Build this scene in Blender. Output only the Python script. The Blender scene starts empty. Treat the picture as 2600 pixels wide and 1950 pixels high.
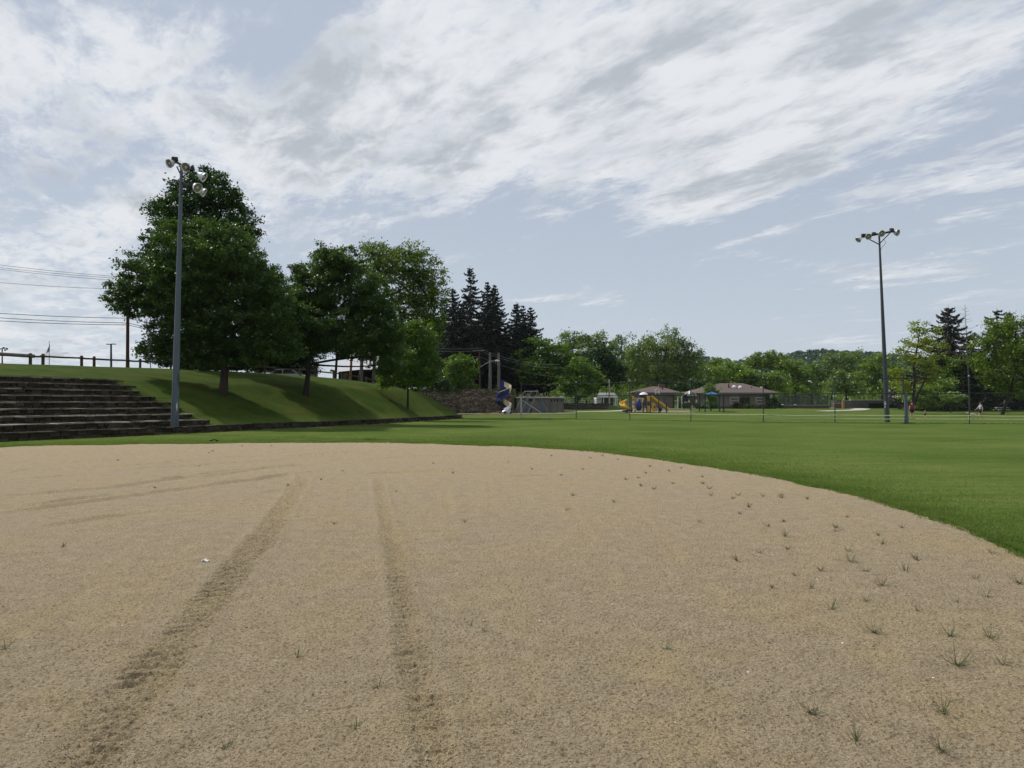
import bpy, bmesh, math, random
import numpy as np
from mathutils import Vector, Matrix, noise as mnoise

sc = bpy.context.scene
COL = sc.collection
R = math.radians
rng = np.random.default_rng(7)
random.seed(7)

# ------------------------------------------------------------------ camera, sky, sun, exposure
EYE = 1.6
FPX = 1953.0                      # focal length of the 2600 px wide photograph, in its pixels
PITCH = math.atan(49.0 / FPX)
cam = bpy.data.cameras.new("camera")
cam.sensor_width = 36.0
cam.lens = 36.0 * FPX / 2600.0
cam.clip_start = 0.05
cam.clip_end = 6000
camo = bpy.data.objects.new("camera", cam)
COL.objects.link(camo)
camo.location = (0, 0, EYE)
camo.rotation_euler = (R(90) + PITCH, 0, 0)
sc.camera = camo

SUN_EL = 48.0
SUN_AZ = -60.0                    # degrees from +Y, negative = to the left
sv = Vector((math.sin(R(SUN_AZ)) * math.cos(R(SUN_EL)), math.cos(R(SUN_AZ)) * math.cos(R(SUN_EL)), math.sin(R(SUN_EL))))
sl = bpy.data.lights.new("sun", 'SUN')
sl.energy = 3.7
sl.angle = R(0.6)
sl.color = (1.0, 0.955, 0.88)
so = bpy.data.objects.new("sun", sl)
COL.objects.link(so)
so.rotation_euler = (-sv).to_track_quat('-Z', 'Y').to_euler()

sc.view_settings.view_transform = 'Standard'
sc.view_settings.look = 'None'
sc.view_settings.exposure = 0.08
sc.view_settings.gamma = 1.0
sc.view_settings.use_curve_mapping = False
try:
    sc.cycles.max_bounces = 6
    sc.cycles.diffuse_bounces = 3
    sc.cycles.glossy_bounces = 2
    sc.cycles.transmission_bounces = 4
    sc.cycles.transparent_max_bounces = 12
    sc.cycles.volume_bounces = 0
except Exception:
    pass


class NT:
    """small node-tree writer"""
    def __init__(self, tree):
        self.t = tree
    def n(self, typ, **kw):
        nd = self.t.nodes.new(typ)
        for k, v in kw.items():
            if k.startswith('i_'):
                nd.inputs[k[2:].replace('_', ' ')].default_value = v
            else:
                setattr(nd, k, v)
        return nd
    def l(self, a, b):
        self.t.links.new(a, b)
    def put(self, sock, v):
        if hasattr(v, 'links'):
            self.l(v, sock)
        else:
            sock.default_value = v
    def math(self, op, a, b=0.0, c=None, clamp=False):
        nd = self.n('ShaderNodeMath', operation=op, use_clamp=clamp)
        self.put(nd.inputs[0], a)
        self.put(nd.inputs[1], b)
        if c is not None:
            self.put(nd.inputs[2], c)
        return nd.outputs[0]
    def vmath(self, op, a, b=None):
        nd = self.n('ShaderNodeVectorMath', operation=op)
        self.put(nd.inputs[0], a)
        if b is not None:
            self.put(nd.inputs[1], b)
        return nd.outputs[0]
    def noise(self, vec, scale, detail=4.0, rough=0.55, dist=0.0):
        nd = self.n('ShaderNodeTexNoise')
        nd.inputs['Scale'].default_value = scale
        nd.inputs['Detail'].default_value = detail
        nd.inputs['Roughness'].default_value = rough
        nd.inputs['Distortion'].default_value = dist
        if vec is not None:
            self.l(vec, nd.inputs['Vector'])
        return nd.outputs['Fac']
    def ramp(self, fac, stops, interp='LINEAR'):
        nd = self.n('ShaderNodeValToRGB')
        cr = nd.color_ramp
        cr.interpolation = interp
        while len(cr.elements) < len(stops):
            cr.elements.new(0.5)
        for e, (p, c) in zip(cr.elements, stops):
            e.position = p
            if not isinstance(c, (tuple, list)):
                c = (c, c, c)
            e.color = (c[0], c[1], c[2], 1)
        self.l(fac, nd.inputs[0])
        return nd.outputs[0]
    def mix(self, fac, a, b, blend='MIX'):
        nd = self.n('ShaderNodeMix', data_type='RGBA', blend_type=blend)
        self.put(nd.inputs[0], fac)
        for i, v in ((6, a), (7, b)):
            if isinstance(v, (tuple, list)):
                v = (v[0], v[1], v[2], 1)
            self.put(nd.inputs[i], v)
        return nd.outputs[2]


# ---- world: Nishita sky behind a broken sheet of altocumulus
w = bpy.data.worlds.new("World")
sc.world = w
w.use_nodes = True
w.node_tree.nodes.clear()
T = NT(w.node_tree)
out = T.n('ShaderNodeOutputWorld')
bg = T.n('ShaderNodeBackground')
bg.inputs['Strength'].default_value = 0.1
T.l(bg.outputs[0], out.inputs[0])
sky = T.n('ShaderNodeTexSky', sky_type='NISHITA')
sky.sun_disc = False
sky.sun_elevation = R(SUN_EL)
sky.sun_rotation = R(SUN_AZ)
sky.altitude = 200
sky.air_density = 1.0
sky.dust_density = 1.5
sky.ozone_density = 1.0
tc = T.n('ShaderNodeTexCoord')
sep = T.n('ShaderNodeSeparateXYZ')
T.l(tc.outputs['Generated'], sep.inputs[0])
dx, dy, dz = sep.outputs
dzc = T.math('MAXIMUM', dz, 0.0)
den = T.math('ADD', dzc, 0.07)
px_ = T.math('DIVIDE', dx, den)
py_ = T.math('DIVIDE', dy, den)
# cloud streets run along (0.46,-0.89): rotate to street axes
ca, sa = 0.84, 0.54
al = T.math('ADD', T.math('MULTIPLY', px_, sa), T.math('MULTIPLY', py_, -ca))
ac = T.math('ADD', T.math('MULTIPLY', px_, ca), T.math('MULTIPLY', py_, sa))
def cvec(sal, sac, z):
    c = T.n('ShaderNodeCombineXYZ')
    T.l(T.math('MULTIPLY', al, sal), c.inputs[0])
    T.l(T.math('MULTIPLY', ac, sac), c.inputs[1])
    c.inputs[2].default_value = z
    return c.outputs[0]
n_big = T.noise(cvec(0.45, 0.8, 3.1), 1.0, 3.0, 0.5, 0.3)
n_mid = T.noise(cvec(1.3, 2.7, 7.7), 1.0, 5.0, 0.58, 0.35)
n_rip = T.noise(cvec(4.2, 8.2, 21.3), 1.0, 8.0, 0.66, 0.35)
n_fin = T.noise(cvec(15.0, 22.0, 1.3), 1.0, 6.0, 0.7, 0.2)
n_shd = T.noise(cvec(1.5, 2.6, 12.9), 1.0, 5.0, 0.6, 0.3)
# where the sheet lies: gaussian patches given by bearing (x/y) and elevation (z/y)
bx = T.math('DIVIDE', dx, T.math('MAXIMUM', dy, 0.05))
bz = T.math('DIVIDE', dz, T.math('MAXIMUM', dy, 0.05))
def patch(cx, cz, rx, rz, amp, ang=0.0):
    c, s = math.cos(R(ang)), math.sin(R(ang))
    ux = T.math('SUBTRACT', bx, cx)
    uz = T.math('SUBTRACT', bz, cz)
    a = T.math('ADD', T.math('MULTIPLY', ux, c / rx), T.math('MULTIPLY', uz, s / rx))
    b = T.math('ADD', T.math('MULTIPLY', ux, -s / rz), T.math('MULTIPLY', uz, c / rz))
    q = T.math('ADD', T.math('MULTIPLY', a, a), T.math('MULTIPLY', b, b))
    return T.math('MULTIPLY', T.math('EXPONENT', T.math('MULTIPLY', q, -1.0)), amp)
cov = None
def addp(v):
    global cov
    cov = v if cov is None else T.math('ADD', cov, v)
def PB(px, py):
    return ((px - 1300) / FPX, (1024 - py) / FPX)
for (px, py, rx, ry, amp, ang) in [
        (1500, 200, 900, 230, 0.36, 12), (2050, 330, 420, 110, 0.20, 28), (130, 120, 380, 210, 0.36, 0), (2350, 120, 300, 140, 0.10, 20),
        (330, 450, 360, 120, 0.18, -10), (650, 340, 260, 120, 0.2, 20), (90, 600, 300, 80, 0.14, 0), (250, 720, 330, 120, 0.16, 0), (1000, 170, 250, 120, 0.14, 20),
        (640, 120, 110, 120, -0.30, -30), (20, 520, 90, 100, -0.16, 0), (2640, 200, 110, 260, -0.14, 0), (1500, 900, 1500, 170, -0.14, 0), (1900, 130, 900, 330, 0.14, 10), (1000, 420, 600, 120, 0.12, 10), (1800, 470, 500, 100, 0.10, 15), (430, 430, 100, 40, -0.14, 0),
        (1350, 640, 1000, 150, -0.20, 0), (1560, 500, 110, 50, -0.14, 20), (350, 235, 90, 40, -0.15, 30), (980, 520, 260, 60, -0.12, 0),
        (1450, 752, 120, 16, 0.34, 4), (1500, 765, 170, 14, 0.16, 0), (2130, 690, 180, 24, 0.30, 3), (2380, 690, 140, 14, 0.24, 3), (1340, 755, 100, 12, 0.16, 0),
        (2500, 440, 260, 70, 0.14, 25), (1900, 480, 260, 60, 0.10, 25), (2250, 560, 260, 50, -0.16, 10), (60, 850, 380, 100, 0.22, 0), (2150, 870, 200, 20, .14, 0)]:
    cx, cz = PB(px, py)
    addp(patch(cx, cz, rx / FPX, ry / FPX, amp, ang))
behind = T.math('MULTIPLY', T.math('LESS_THAN', dy, 0.0), 0.12)
cover = T.math('ADD', cov, behind)
dens = T.math('ADD', T.math('MULTIPLY', n_mid, 1.15), T.math('MULTIPLY', n_rip, 0.98))
dens = T.math('ADD', dens, T.math('MULTIPLY', n_fin, 0.36))
dens = T.math('ADD', dens, T.math('MULTIPLY', n_big, 0.30))
dens = T.math('ADD', dens, cover)
mask = T.n('ShaderNodeMapRange', interpolation_type='SMOOTHSTEP')
T.l(dens, mask.inputs[0])
mask.inputs[1].default_value = 1.36
mask.inputs[2].default_value = 1.74
# thick parts look greyer from below
core = T.n('ShaderNodeMapRange', interpolation_type='SMOOTHSTEP')
T.l(T.math('ADD', T.math('MULTIPLY', dens, 0.30), T.math('ADD', T.math('MULTIPLY', n_shd, 1.1), T.math('MULTIPLY', n_rip, 0.45))), core.inputs[0])
core.inputs[1].default_value = 1.20
core.inputs[2].default_value = 1.56
veilf = T.math('ADD', T.math('MULTIPLY', n_big, 0.16), 0.82, clamp=True)
hz = T.n('ShaderNodeMapRange')
T.l(dz, hz.inputs[0])
hz.inputs[1].default_value = 0.0
hz.inputs[2].default_value = 0.26
veil_c = T.mix(hz.outputs[0], (5.6, 6.3, 7.05), (4.5, 5.05, 6.0))
skyc = T.mix(veilf, sky.outputs[0], veil_c)
cloud_c = T.mix(core.outputs[0], (7.6, 7.82, 8.15), (4.5, 4.85, 5.3))
hi = T.math('MULTIPLY', mask.outputs[0], 0.95)
final = T.mix(hi, skyc, cloud_c)
T.l(final, bg.inputs[0])

# ------------------------------------------------------------------ helpers
def at(px, py, d):
    """world point seen at photograph pixel (px,py), at distance d straight ahead"""
    u = (px - 1300.0) / FPX
    v = (975.0 - py) / FPX
    y = math.cos(PITCH) - v * math.sin(PITCH)
    z = math.sin(PITCH) + v * math.cos(PITCH)
    k = d / y
    return Vector((u * k, d, EYE + z * k))
def gnd(px, py):
    p = at(px, py, 10.0)
    t = EYE / (EYE - p.z)
    return Vector((p.x * t, 10.0 * t, 0.0))
def mpp(d):
    return d / FPX          # metres per photograph pixel at distance d

def tag(o, label=None, cat=None, group=None, kind=None):
    if label: o['label'] = label
    if cat: o['category'] = cat
    if group: o['group'] = group
    if kind: o['kind'] = kind
    return o
def thing(name, loc, label, cat, group=None):
    o = bpy.data.objects.new(name, None)
    COL.objects.link(o)
    o.location = loc
    o.empty_display_size = 0.3
    return tag(o, label, cat, group)
def link_mesh(name, verts, faces, mat, parent=None, smooth=False):
    """verts (n,3) array in world coordinates; faces (m,k) array or list"""
    verts = np.asarray(verts, dtype=np.float32).reshape(-1, 3)
    off = np.zeros(3, dtype=np.float32)
    if parent is not None:
        p = parent
        while p is not None:
            off += np.array(p.location, dtype=np.float32)
            p = p.parent
    me = bpy.data.meshes.new(name)
    if isinstance(faces, np.ndarray):
        k = faces.shape[1]
        m = faces.shape[0]
        me.vertices.add(len(verts))
        me.vertices.foreach_set('co', (verts - off).ravel())
        me.loops.add(m * k)
        me.loops.foreach_set('vertex_index', faces.astype(np.int32).ravel())
        me.polygons.add(m)
        me.polygons.foreach_set('loop_start', np.arange(0, m * k, k, dtype=np.int32))
        me.polygons.foreach_set('loop_total', np.full(m, k, dtype=np.int32))
        me.update(calc_edges=True)
    else:
        me.from_pydata([tuple(v) for v in (verts - off)], [], [tuple(f) for f in faces])
        me.update()
    if smooth:
        me.polygons.foreach_set('use_smooth', np.ones(len(me.polygons), dtype=bool))
    if mat is not None:
        me.materials.append(mat)
    o = bpy.data.objects.new(name, me)
    COL.objects.link(o)
    if parent is not None:
        o.parent = parent
    return o

class MB:
    """collects shapes into one mesh"""
    def __init__(self):
        self.v = []
        self.f = []
    def box(self, c, s, rz=0.0, jit=0.0, taper=1.0, axes=None):
        hx, hy, hz_ = s[0] / 2, s[1] / 2, s[2] / 2
        n = len(self.v)
        cr, sr = math.cos(rz), math.sin(rz)
        for k in (-1, 1):
            tp = taper if k > 0 else 1.0
            for (i, j) in ((-1, -1), (1, -1), (1, 1), (-1, 1)):
                x, y, z = i * hx * tp, j * hy * tp, k * hz_
                if jit:
                    x += random.uniform(-jit, jit); y += random.uniform(-jit, jit); z += random.uniform(-jit, jit)
                if axes:
                    p = axes[0] * x + axes[1] * y + axes[2] * z
                    self.v.append((c[0] + p.x, c[1] + p.y, c[2] + p.z))
                else:
                    self.v.append((c[0] + x * cr - y * sr, c[1] + x * sr + y * cr, c[2] + z))
        for q in ((0, 3, 2, 1), (4, 5, 6, 7), (0, 1, 5, 4), (1, 2, 6, 5), (2, 3, 7, 6), (3, 0, 4, 7)):
            self.f.append(tuple(n + a for a in q))
        return self
    def beam(self, a, b, w_, h_=None, up=Vector((0, 0, 1))):
        a, b = Vector(a), Vector(b)
        h_ = h_ or w_
        d = (b - a)
        L = d.length
        if L < 1e-6: return self
        x = d / L
        if abs(x.dot(up)) > 0.98:
            up = Vector((0, 1, 0))
        y = up.cross(x).normalized()
        z = x.cross(y)
        return self.box((a + b) / 2, (L, w_, h_), axes=(x, y, z))
    def tube(self, pts, radii, seg=8, cap=True):
        pts = [Vector(p) for p in pts]
        if not hasattr(radii, '__len__'):
            radii = [radii] * len(pts)
        n0 = len(self.v)
        prev = None
        for i, p in enumerate(pts):
            if i == 0: t = pts[1] - pts[0]
            elif i == len(pts) - 1: t = pts[-1] - pts[-2]
            else: t = pts[i + 1] - pts[i - 1]
            t.normalize()
            if prev is None:
                ref = Vector((1, 0, 0)) if abs(t.x) < 0.8 else Vector((0, 1, 0))
                u = t.cross(ref).normalized()
            else:
                u = (prev - t * prev.dot(t))
                u = u.normalized() if u.length > 1e-6 else t.orthogonal().normalized()
            prev = u
            v = t.cross(u)
            for k in range(seg):
                a = 2 * math.pi * k / seg
                q = p + (u * math.cos(a) + v * math.sin(a)) * radii[i]
                self.v.append((q.x, q.y, q.z))
        for i in range(len(pts) - 1):
            for k in range(seg):
                a = n0 + i * seg + k
                b = n0 + i * seg + (k + 1) % seg
                self.f.append((a, b, b + seg, a + seg))
        if cap:
            self.f.append(tuple(n0 + k for k in range(seg))[::-1])
            m = n0 + (len(pts) - 1) * seg
            self.f.append(tuple(m + k for k in range(seg)))
        return self
    def lathe(self, prof, o=(0, 0, 0), axis=Vector((0, 0, 1)), seg=20):
        """prof: list of (radius, height along axis)"""
        axis = Vector(axis).normalized()
        u = axis.orthogonal().normalized()
        v = axis.cross(u)
        o = Vector(o)
        n0 = len(self.v)
        for (r, h) in prof:
            for k in range(seg):
                a = 2 * math.pi * k / seg
                q = o + axis * h + (u * math.cos(a) + v * math.sin(a)) * max(r, 1e-4)
                self.v.append((q.x, q.y, q.z))
        for i in range(len(prof) - 1):
            for k in range(seg):
                a = n0 + i * seg + k
                b = n0 + i * seg + (k + 1) % seg
                self.f.append((a, b, b + seg, a + seg))
        return self
    def poly(self, pts):
        n = len(self.v)
        self.v += [tuple(p) for p in pts]
        self.f.append(tuple(range(n, n + len(pts))))
        return self
    def prism(self, pts, ext):
        """closed prism: polygon pts swept by vector ext"""
        n = len(pts)
        n0 = len(self.v)
        ext = Vector(ext)
        self.v += [tuple(Vector(p)) for p in pts]
        self.v += [tuple(Vector(p) + ext) for p in pts]
        self.f.append(tuple(range(n0, n0 + n))[::-1])
        self.f.append(tuple(range(n0 + n, n0 + 2 * n)))
        for i in range(n):
            j = (i + 1) % n
            self.f.append((n0 + i, n0 + j, n0 + n + j, n0 + n + i))
        return self
    def build(self, name, mat, parent=None, smooth=False):
        return link_mesh(name, np.array(self.v), self.f, mat, parent, smooth)

def copy_tree(o, parent=None):
    c = o.copy()
    COL.objects.link(c)
    if parent is not None:
        c.parent = parent
    for ch in [x for x in COL.objects if x.parent == o]:
        copy_tree(ch, c)
    return c

# ------------------------------------------------------------------ materials
def new_mat(name):
    m = bpy.data.materials.new(name)
    m.use_nodes = True
    t = NT(m.node_tree)
    m.node_tree.nodes.clear()
    o = t.n('ShaderNodeOutputMaterial')
    return m, t, o
def surf(name, col, rough=0.7, var=0.18, scale=3.0, metal=0.0, bump=0.0, bscale=40.0, spec=0.3, col2=None, stretch=None):
    m, t, o = new_mat(name)
    b = t.n('ShaderNodeBsdfPrincipled')
    b.inputs['Roughness'].default_value = rough
    b.inputs['Metallic'].default_value = metal
    b.inputs['Specular IOR Level'].default_value = spec
    g = t.n('ShaderNodeNewGeometry')
    vec = g.outputs['Position']
    if stretch:
        vec = t.vmath('MULTIPLY', vec, stretch)
    nz = t.noise(vec, scale, 5.0, 0.6)
    c2 = col2 or tuple(c * (1 - var) for c in col)
    c1 = col if col2 else tuple(min(1, c * (1 + var)) for c in col)
    t.l(t.ramp(nz, [(0.3, c2), (0.7, c1)]), b.inputs['Base Color'])
    if bump:
        bn = t.n('ShaderNodeBump')
        bn.inputs['Strength'].default_value = 1.0
        bn.inputs['Distance'].default_value = bump
        t.l(t.noise(vec, bscale, 4.0, 0.6), bn.inputs['Height'])
        t.l(bn.outputs[0], b.inputs['Normal'])
    t.l(b.outputs[0], o.inputs[0])
    return m
def leaf_mat(name, cols, trans=0.35, big=0.25, tcol=1.6, gloss=.045):
    m, t, o = new_mat(name)
    g = t.n('ShaderNodeNewGeometry')
    rnd = g.outputs['Random Per Island']
    nz = t.noise(g.outputs['Position'], big, 2.0, 0.5)
    f = t.math('ADD', t.math('MULTIPLY', rnd, 0.55), t.math('MULTIPLY', t.math('SUBTRACT', nz, 0.5), 1.3))
    f = t.math('ADD', f, 0.22, clamp=True)
    c = t.ramp(f, [(0.0, cols[0]), (0.5, cols[1]), (1.0, cols[2])])
    d = t.n('ShaderNodeBsdfDiffuse')
    t.l(c, d.inputs[0])
    tr = t.n('ShaderNodeBsdfTranslucent')
    t.l(t.mix(1.0, c, (tcol, tcol * 1.0, tcol * 0.6), 'MULTIPLY'), tr.inputs[0])
    gl = t.n('ShaderNodeBsdfGlossy')
    gl.inputs['Roughness'].default_value = 0.4
    gl.inputs['Color'].default_value = (0.6, 0.65, 0.55, 1)
    mx = t.n('ShaderNodeMixShader')
    mx.inputs[0].default_value = trans
    t.l(d.outputs[0], mx.inputs[1]); t.l(tr.outputs[0], mx.inputs[2])
    m2 = t.n('ShaderNodeMixShader')
    m2.inputs[0].default_value = gloss
    t.l(mx.outputs[0], m2.inputs[1]); t.l(gl.outputs[0], m2.inputs[2])
    t.l(m2.outputs[0], o.inputs[0])
    return m

M = {}
M['maple'] = leaf_mat('maple_leaves', [(0.0215, 0.0474, 0.0071), (0.0431, 0.0879, 0.0119), (0.082, 0.1436, 0.019)], 0.36, gloss=.07)
M['linden'] = leaf_mat('linden_leaves', [(0.015, 0.0364, 0.0072), (0.027, 0.0644, 0.0108), (0.048, 0.098, 0.0168)], 0.26)
M['locust'] = leaf_mat('locust_leaves', [(0.0549, 0.0935, 0.0101), (0.0986, 0.1588, 0.0164), (0.1646, 0.2242, 0.0253)], 0.35)
M['young'] = leaf_mat('young_maple_leaves', [(0.0465, 0.0949, 0.0103), (0.0887, 0.1639, 0.0161), (0.1479, 0.2329, 0.023)], 0.35)
M['spring'] = leaf_mat('fresh_green_leaves', [(0.0835, 0.1507, 0.0187), (0.153, 0.2433, 0.0312), (0.2506, 0.3476, 0.0468)], 0.35)
M['willow'] = leaf_mat('willow_leaves', [(0.078, 0.1209, 0.0312), (0.1337, 0.1915, 0.0499), (0.2005, 0.262, 0.0702)], 0.3)
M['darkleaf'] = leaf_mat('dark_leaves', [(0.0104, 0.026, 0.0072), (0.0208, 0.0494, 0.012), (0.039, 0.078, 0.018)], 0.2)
M['wood_mass'] = leaf_mat('distant_woods', [(0.0156, 0.042, 0.0256), (0.0286, 0.07, 0.04), (0.0455, 0.098, 0.048)], 0.15, big=0.03)
M['midtree'] = leaf_mat('mid_green_leaves', [(0.0612, 0.1112, 0.0156), (0.117, 0.19, 0.0281), (0.1894, 0.2666, 0.0406)], 0.3)
M['olive'] = leaf_mat('olive_leaves', [(0.0757, 0.1229, 0.0312), (0.1247, 0.1918, 0.0499), (0.1894, 0.2655, 0.0702)], 0.3)
M['yellow'] = leaf_mat('yellow_green_leaves', [(0.1002, 0.1411, 0.0156), (0.1782, 0.2318, 0.0234), (0.3119, 0.3224, 0.0312)], 0.4)
M['pale'] = leaf_mat('pale_green_leaves', [(0.1155, 0.1705, 0.052), (0.1815, 0.248, 0.078), (0.2475, 0.31, 0.104)], 0.35)
M['spruce'] = leaf_mat('spruce_needles', [(0.0038, 0.0096, 0.0058), (0.0077, 0.0182, 0.0096), (0.0144, 0.0288, 0.0144)], 0.05)
M['spruce_brown'] = leaf_mat('tired_spruce_needles', [(.010, .018, .010), (.018, .028, .014), (.045, .030, .018)], 0.05)
M['barberry'] = leaf_mat('dark_red_leaves', [(.03, .012, .014), (.05, .02, .02), (.08, .03, .03)], 0.25)
M['shrub'] = leaf_mat('shrub_leaves', [(.02, .04, .01), (.04, .075, .015), (.075, .11, .02)], 0.25)
M['bark'] = surf('bark', (.035, .028, .022), 0.9, 0.35, 6, bump=0.02, bscale=18, stretch=(1, 1, .25))
M['bark_grey'] = surf('grey_bark', (.13, .12, .11), 0.9, 0.3, 6, bump=0.02, bscale=18, stretch=(1, 1, .25))
M['bark_pale'] = surf('pale_bark', (.3, .28, .24), 0.9, 0.3, 6)
M['galv'] = surf('galvanised_steel', (.075, .098, .125), 0.5, 0.16, 5, metal=0.15, spec=0.5, stretch=(3, 3, .6))
M['galv_dark'] = surf('weathered_steel', (.05, .055, .065), 0.55, 0.2, 5, metal=0.2, spec=0.4)
M['fence_dark'] = surf('fence_steel', (.05, .062, .062), 0.55, 0.25, 3, metal=0.2)
M['fence_silver'] = surf('fence_silver_steel', (.36, .38, .37), 0.5, 0.15, 3, metal=0.3)
M['wire'] = surf('black_cable', (.02, .022, .024), 0.6, 0.1, 3)
M['powerwire'] = surf('aluminium_cable', (.16, .17, .18), 0.5, 0.1, 3)
M['tape'] = surf('pale_yellow_fence_cap', (.46, .50, .26), 0.5, 0.12, 2)
M['white'] = surf('white_paint', (.72, .74, .75), 0.45, 0.08, 6)
M['offwhite'] = surf('off_white_paint', (.55, .55, .52), 0.6, 0.12, 3)
M['lampback'] = surf('spun_aluminium', (.62, .63, .65), 0.35, 0.15, 9, metal=0.35, spec=0.5)
M['lens'] = surf('lamp_glass', (.20, .19, .15), 0.12, 0.25, 9, spec=0.6)
M['bulb'] = surf('lamp_bulb', (.55, .5, .42), 0.3, 0.1, 5)
M['black'] = surf('black_metal', (.018, .018, .022), 0.5, 0.2, 5)
M['telepole'] = surf('creosoted_pole', (.075, .035, .024), 0.9, 0.3, 5, stretch=(3, 3, .4), bump=.01)
M['oldpole'] = surf('orange_brown_pole', (.20, .10, .055), 0.9, 0.35, 4, stretch=(3, 3, .5))
M['rail'] = surf('weathered_wood', (.075, .06, .045), 0.95, 0.35, 5, bump=.008, bscale=30)
M['railgrey'] = surf('grey_weathered_log', (.17, .15, .13), 0.95, 0.3, 5, bump=.008, bscale=30)
M['concrete'] = surf('concrete', (.42, .40, .35), 0.9, 0.12, 2, bump=.004)
M['concrete_dk'] = surf('stained_concrete', (.075, .07, .062), 0.9, 0.3, 1.2)
M['roof_brown'] = surf('brown_shingles', (.115, .085, .075), 0.9, 0.2, 5, stretch=(1, 1, 6))
M['roof_grey'] = surf('grey_shingles', (.24, .24, .235), 0.9, 0.2, 5)
M['roof_metal'] = surf('pale_metal_roof', (.46, .46, .47), 0.5, 0.05, 1, spec=0.4)
M['tan_wall'] = surf('tan_block_wall', (.20, .165, .125), 0.9, 0.14, 4)
M['grey_wall'] = surf('grey_rendered_wall', (.15, .135, .115), 0.9, 0.25, 1.5)
M['grey_door'] = surf('blue_grey_door', (.10, .115, .14), 0.6, 0.1, 2)
M['dark_open'] = surf('dark_recess', (.012, .012, .014), 0.9, 0.1, 2)
M['window'] = surf('dark_glass', (.02, .028, .03), 0.1, 0.2, 1, spec=0.6)
M['brown_door'] = surf('brown_door', (.09, .055, .04), 0.7, 0.15, 3)
M['yellow_pl'] = surf('yellow_plastic', (.60, .34, .025), 0.4, 0.08, 3)
M['purple_pl'] = surf('purple_steel', (.05, .03, .065), 0.45, 0.15, 3)
M['blue_pl'] = surf('blue_plastic', (.012, .022, .11), 0.4, 0.15, 3)
M['blue_dk'] = surf('dark_blue_steel', (.012, .018, .05), 0.5, 0.15, 3)
M['tan_pl'] = surf('tan_plastic', (.50, .38, .20), 0.4, 0.1, 3)
M['swing'] = surf('dull_galvanised_tube', (.17, .18, .185), 0.55, 0.15, 3, metal=0.3)
M['cream'] = surf('cream_paint', (.62, .55, .36), 0.4, 0.1, 3)
M['steel'] = surf('polished_slide_steel', (.75, .76, .78), 0.28, 0.05, 3, metal=0.8, spec=0.5)
M['red_brick'] = surf('red_brick', (.16, .085, .07), 0.9, 0.2, 6)
M['mulch'] = surf('wood_chip_surface', (.20, .16, .12), 0.95, 0.3, 8, bump=.02)
M['timber'] = surf('yellow_timber', (.35, .22, .10), 0.85, 0.2, 3)
M['carwhite'] = surf('white_car_paint', (.70, .71, .73), 0.25, 0.03, 1, spec=0.6)
M['carsilver'] = surf('silver_car_paint', (.42, .44, .47), 0.25, 0.03, 1, metal=0.4, spec=0.6)
M['rubber'] = surf('tyre_rubber', (.02, .02, .02), 0.8, 0.1, 4)
M['skin'] = surf('skin', (.48, .29, .21), 0.6, 0.06, 6)
M['hair_br'] = surf('brown_hair', (.045, .028, .018), 0.7, 0.2, 20)
M['hair_bl'] = surf('light_hair', (.32, .20, .10), 0.7, 0.2, 20)
M['red_cloth'] = surf('red_cloth', (.22, .028, .03), 0.9, 0.15, 12)
M['navy_cloth'] = surf('dark_navy_cloth', (.02, .02, .035), 0.9, 0.15, 12)
M['grey_cloth'] = surf('pale_grey_cloth', (.36, .34, .37), 0.9, 0.1, 12)
M['pink_cloth'] = surf('pink_cloth', (.40, .16, .18), 0.9, 0.1, 12)
M['fur'] = surf('pale_fur', (.52, .44, .31), 0.9, 0.15, 12)
M['bird'] = surf('black_plumage', (.012, .012, .016), 0.6, 0.2, 30)
M['paper'] = surf('white_litter', (.75, .72, .66), 0.8, 0.1, 30)
M['leash'] = surf('dark_leash', (.03, .02, .02), 0.8, 0.1, 30)

M['canopy'] = leaf_mat('blue_fabric', [(.12, .28, .72), (.13, .30, .76), (.14, .32, .8)], .6, tcol=1.15, gloss=.01)
def stone_mat(name, cols, scale, stretch=(1, 1, 2.2), bump=.05, mortar=(.02, .018, .015)):
    m, t, o = new_mat(name)
    b = t.n('ShaderNodeBsdfPrincipled')
    b.inputs['Roughness'].default_value = 0.95
    b.inputs['Specular IOR Level'].default_value = 0.15
    g = t.n('ShaderNodeNewGeometry')
    vec = t.vmath('MULTIPLY', g.outputs['Position'], stretch)
    wob = t.n('ShaderNodeTexNoise'); wob.inputs['Scale'].default_value = scale * 0.8
    t.l(vec, wob.inputs['Vector'])
    vec2 = t.vmath('ADD', vec, t.vmath('MULTIPLY', wob.outputs['Color'], (.35 / scale,) * 3))
    vo = t.n('ShaderNodeTexVoronoi', feature='F1')
    vo.inputs['Scale'].default_value = scale
    t.l(vec2, vo.inputs['Vector'])
    ve = t.n('ShaderNodeTexVoronoi', feature='DISTANCE_TO_EDGE')
    ve.inputs['Scale'].default_value = scale
    t.l(vec2, ve.inputs['Vector'])
    sx = t.n('ShaderNodeSeparateXYZ'); t.l(vo.outputs['Color'], sx.inputs[0])
    c = t.ramp(sx.outputs[0], [(0.0, cols[0]), (0.5, cols[1]), (1.0, cols[2])])
    c = t.mix(t.math('MULTIPLY', t.noise(g.outputs['Position'], 14.0, 4.0), 0.5), c, cols[0])
    em = t.ramp(ve.outputs[0], [(0.0, 0.0), (0.09, 1.0)])
    c = t.mix(em, mortar, c)
    t.l(c, b.inputs['Base Color'])
    bn = t.n('ShaderNodeBump')
    bn.inputs['Distance'].default_value = bump
    t.l(t.math('ADD', em, t.math('MULTIPLY', t.noise(g.outputs['Position'], 20.0, 4.0), 0.4)), bn.inputs['Height'])
    t.l(bn.outputs[0], b.inputs['Normal'])
    t.l(b.outputs[0], o.inputs[0])
    return m
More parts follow.
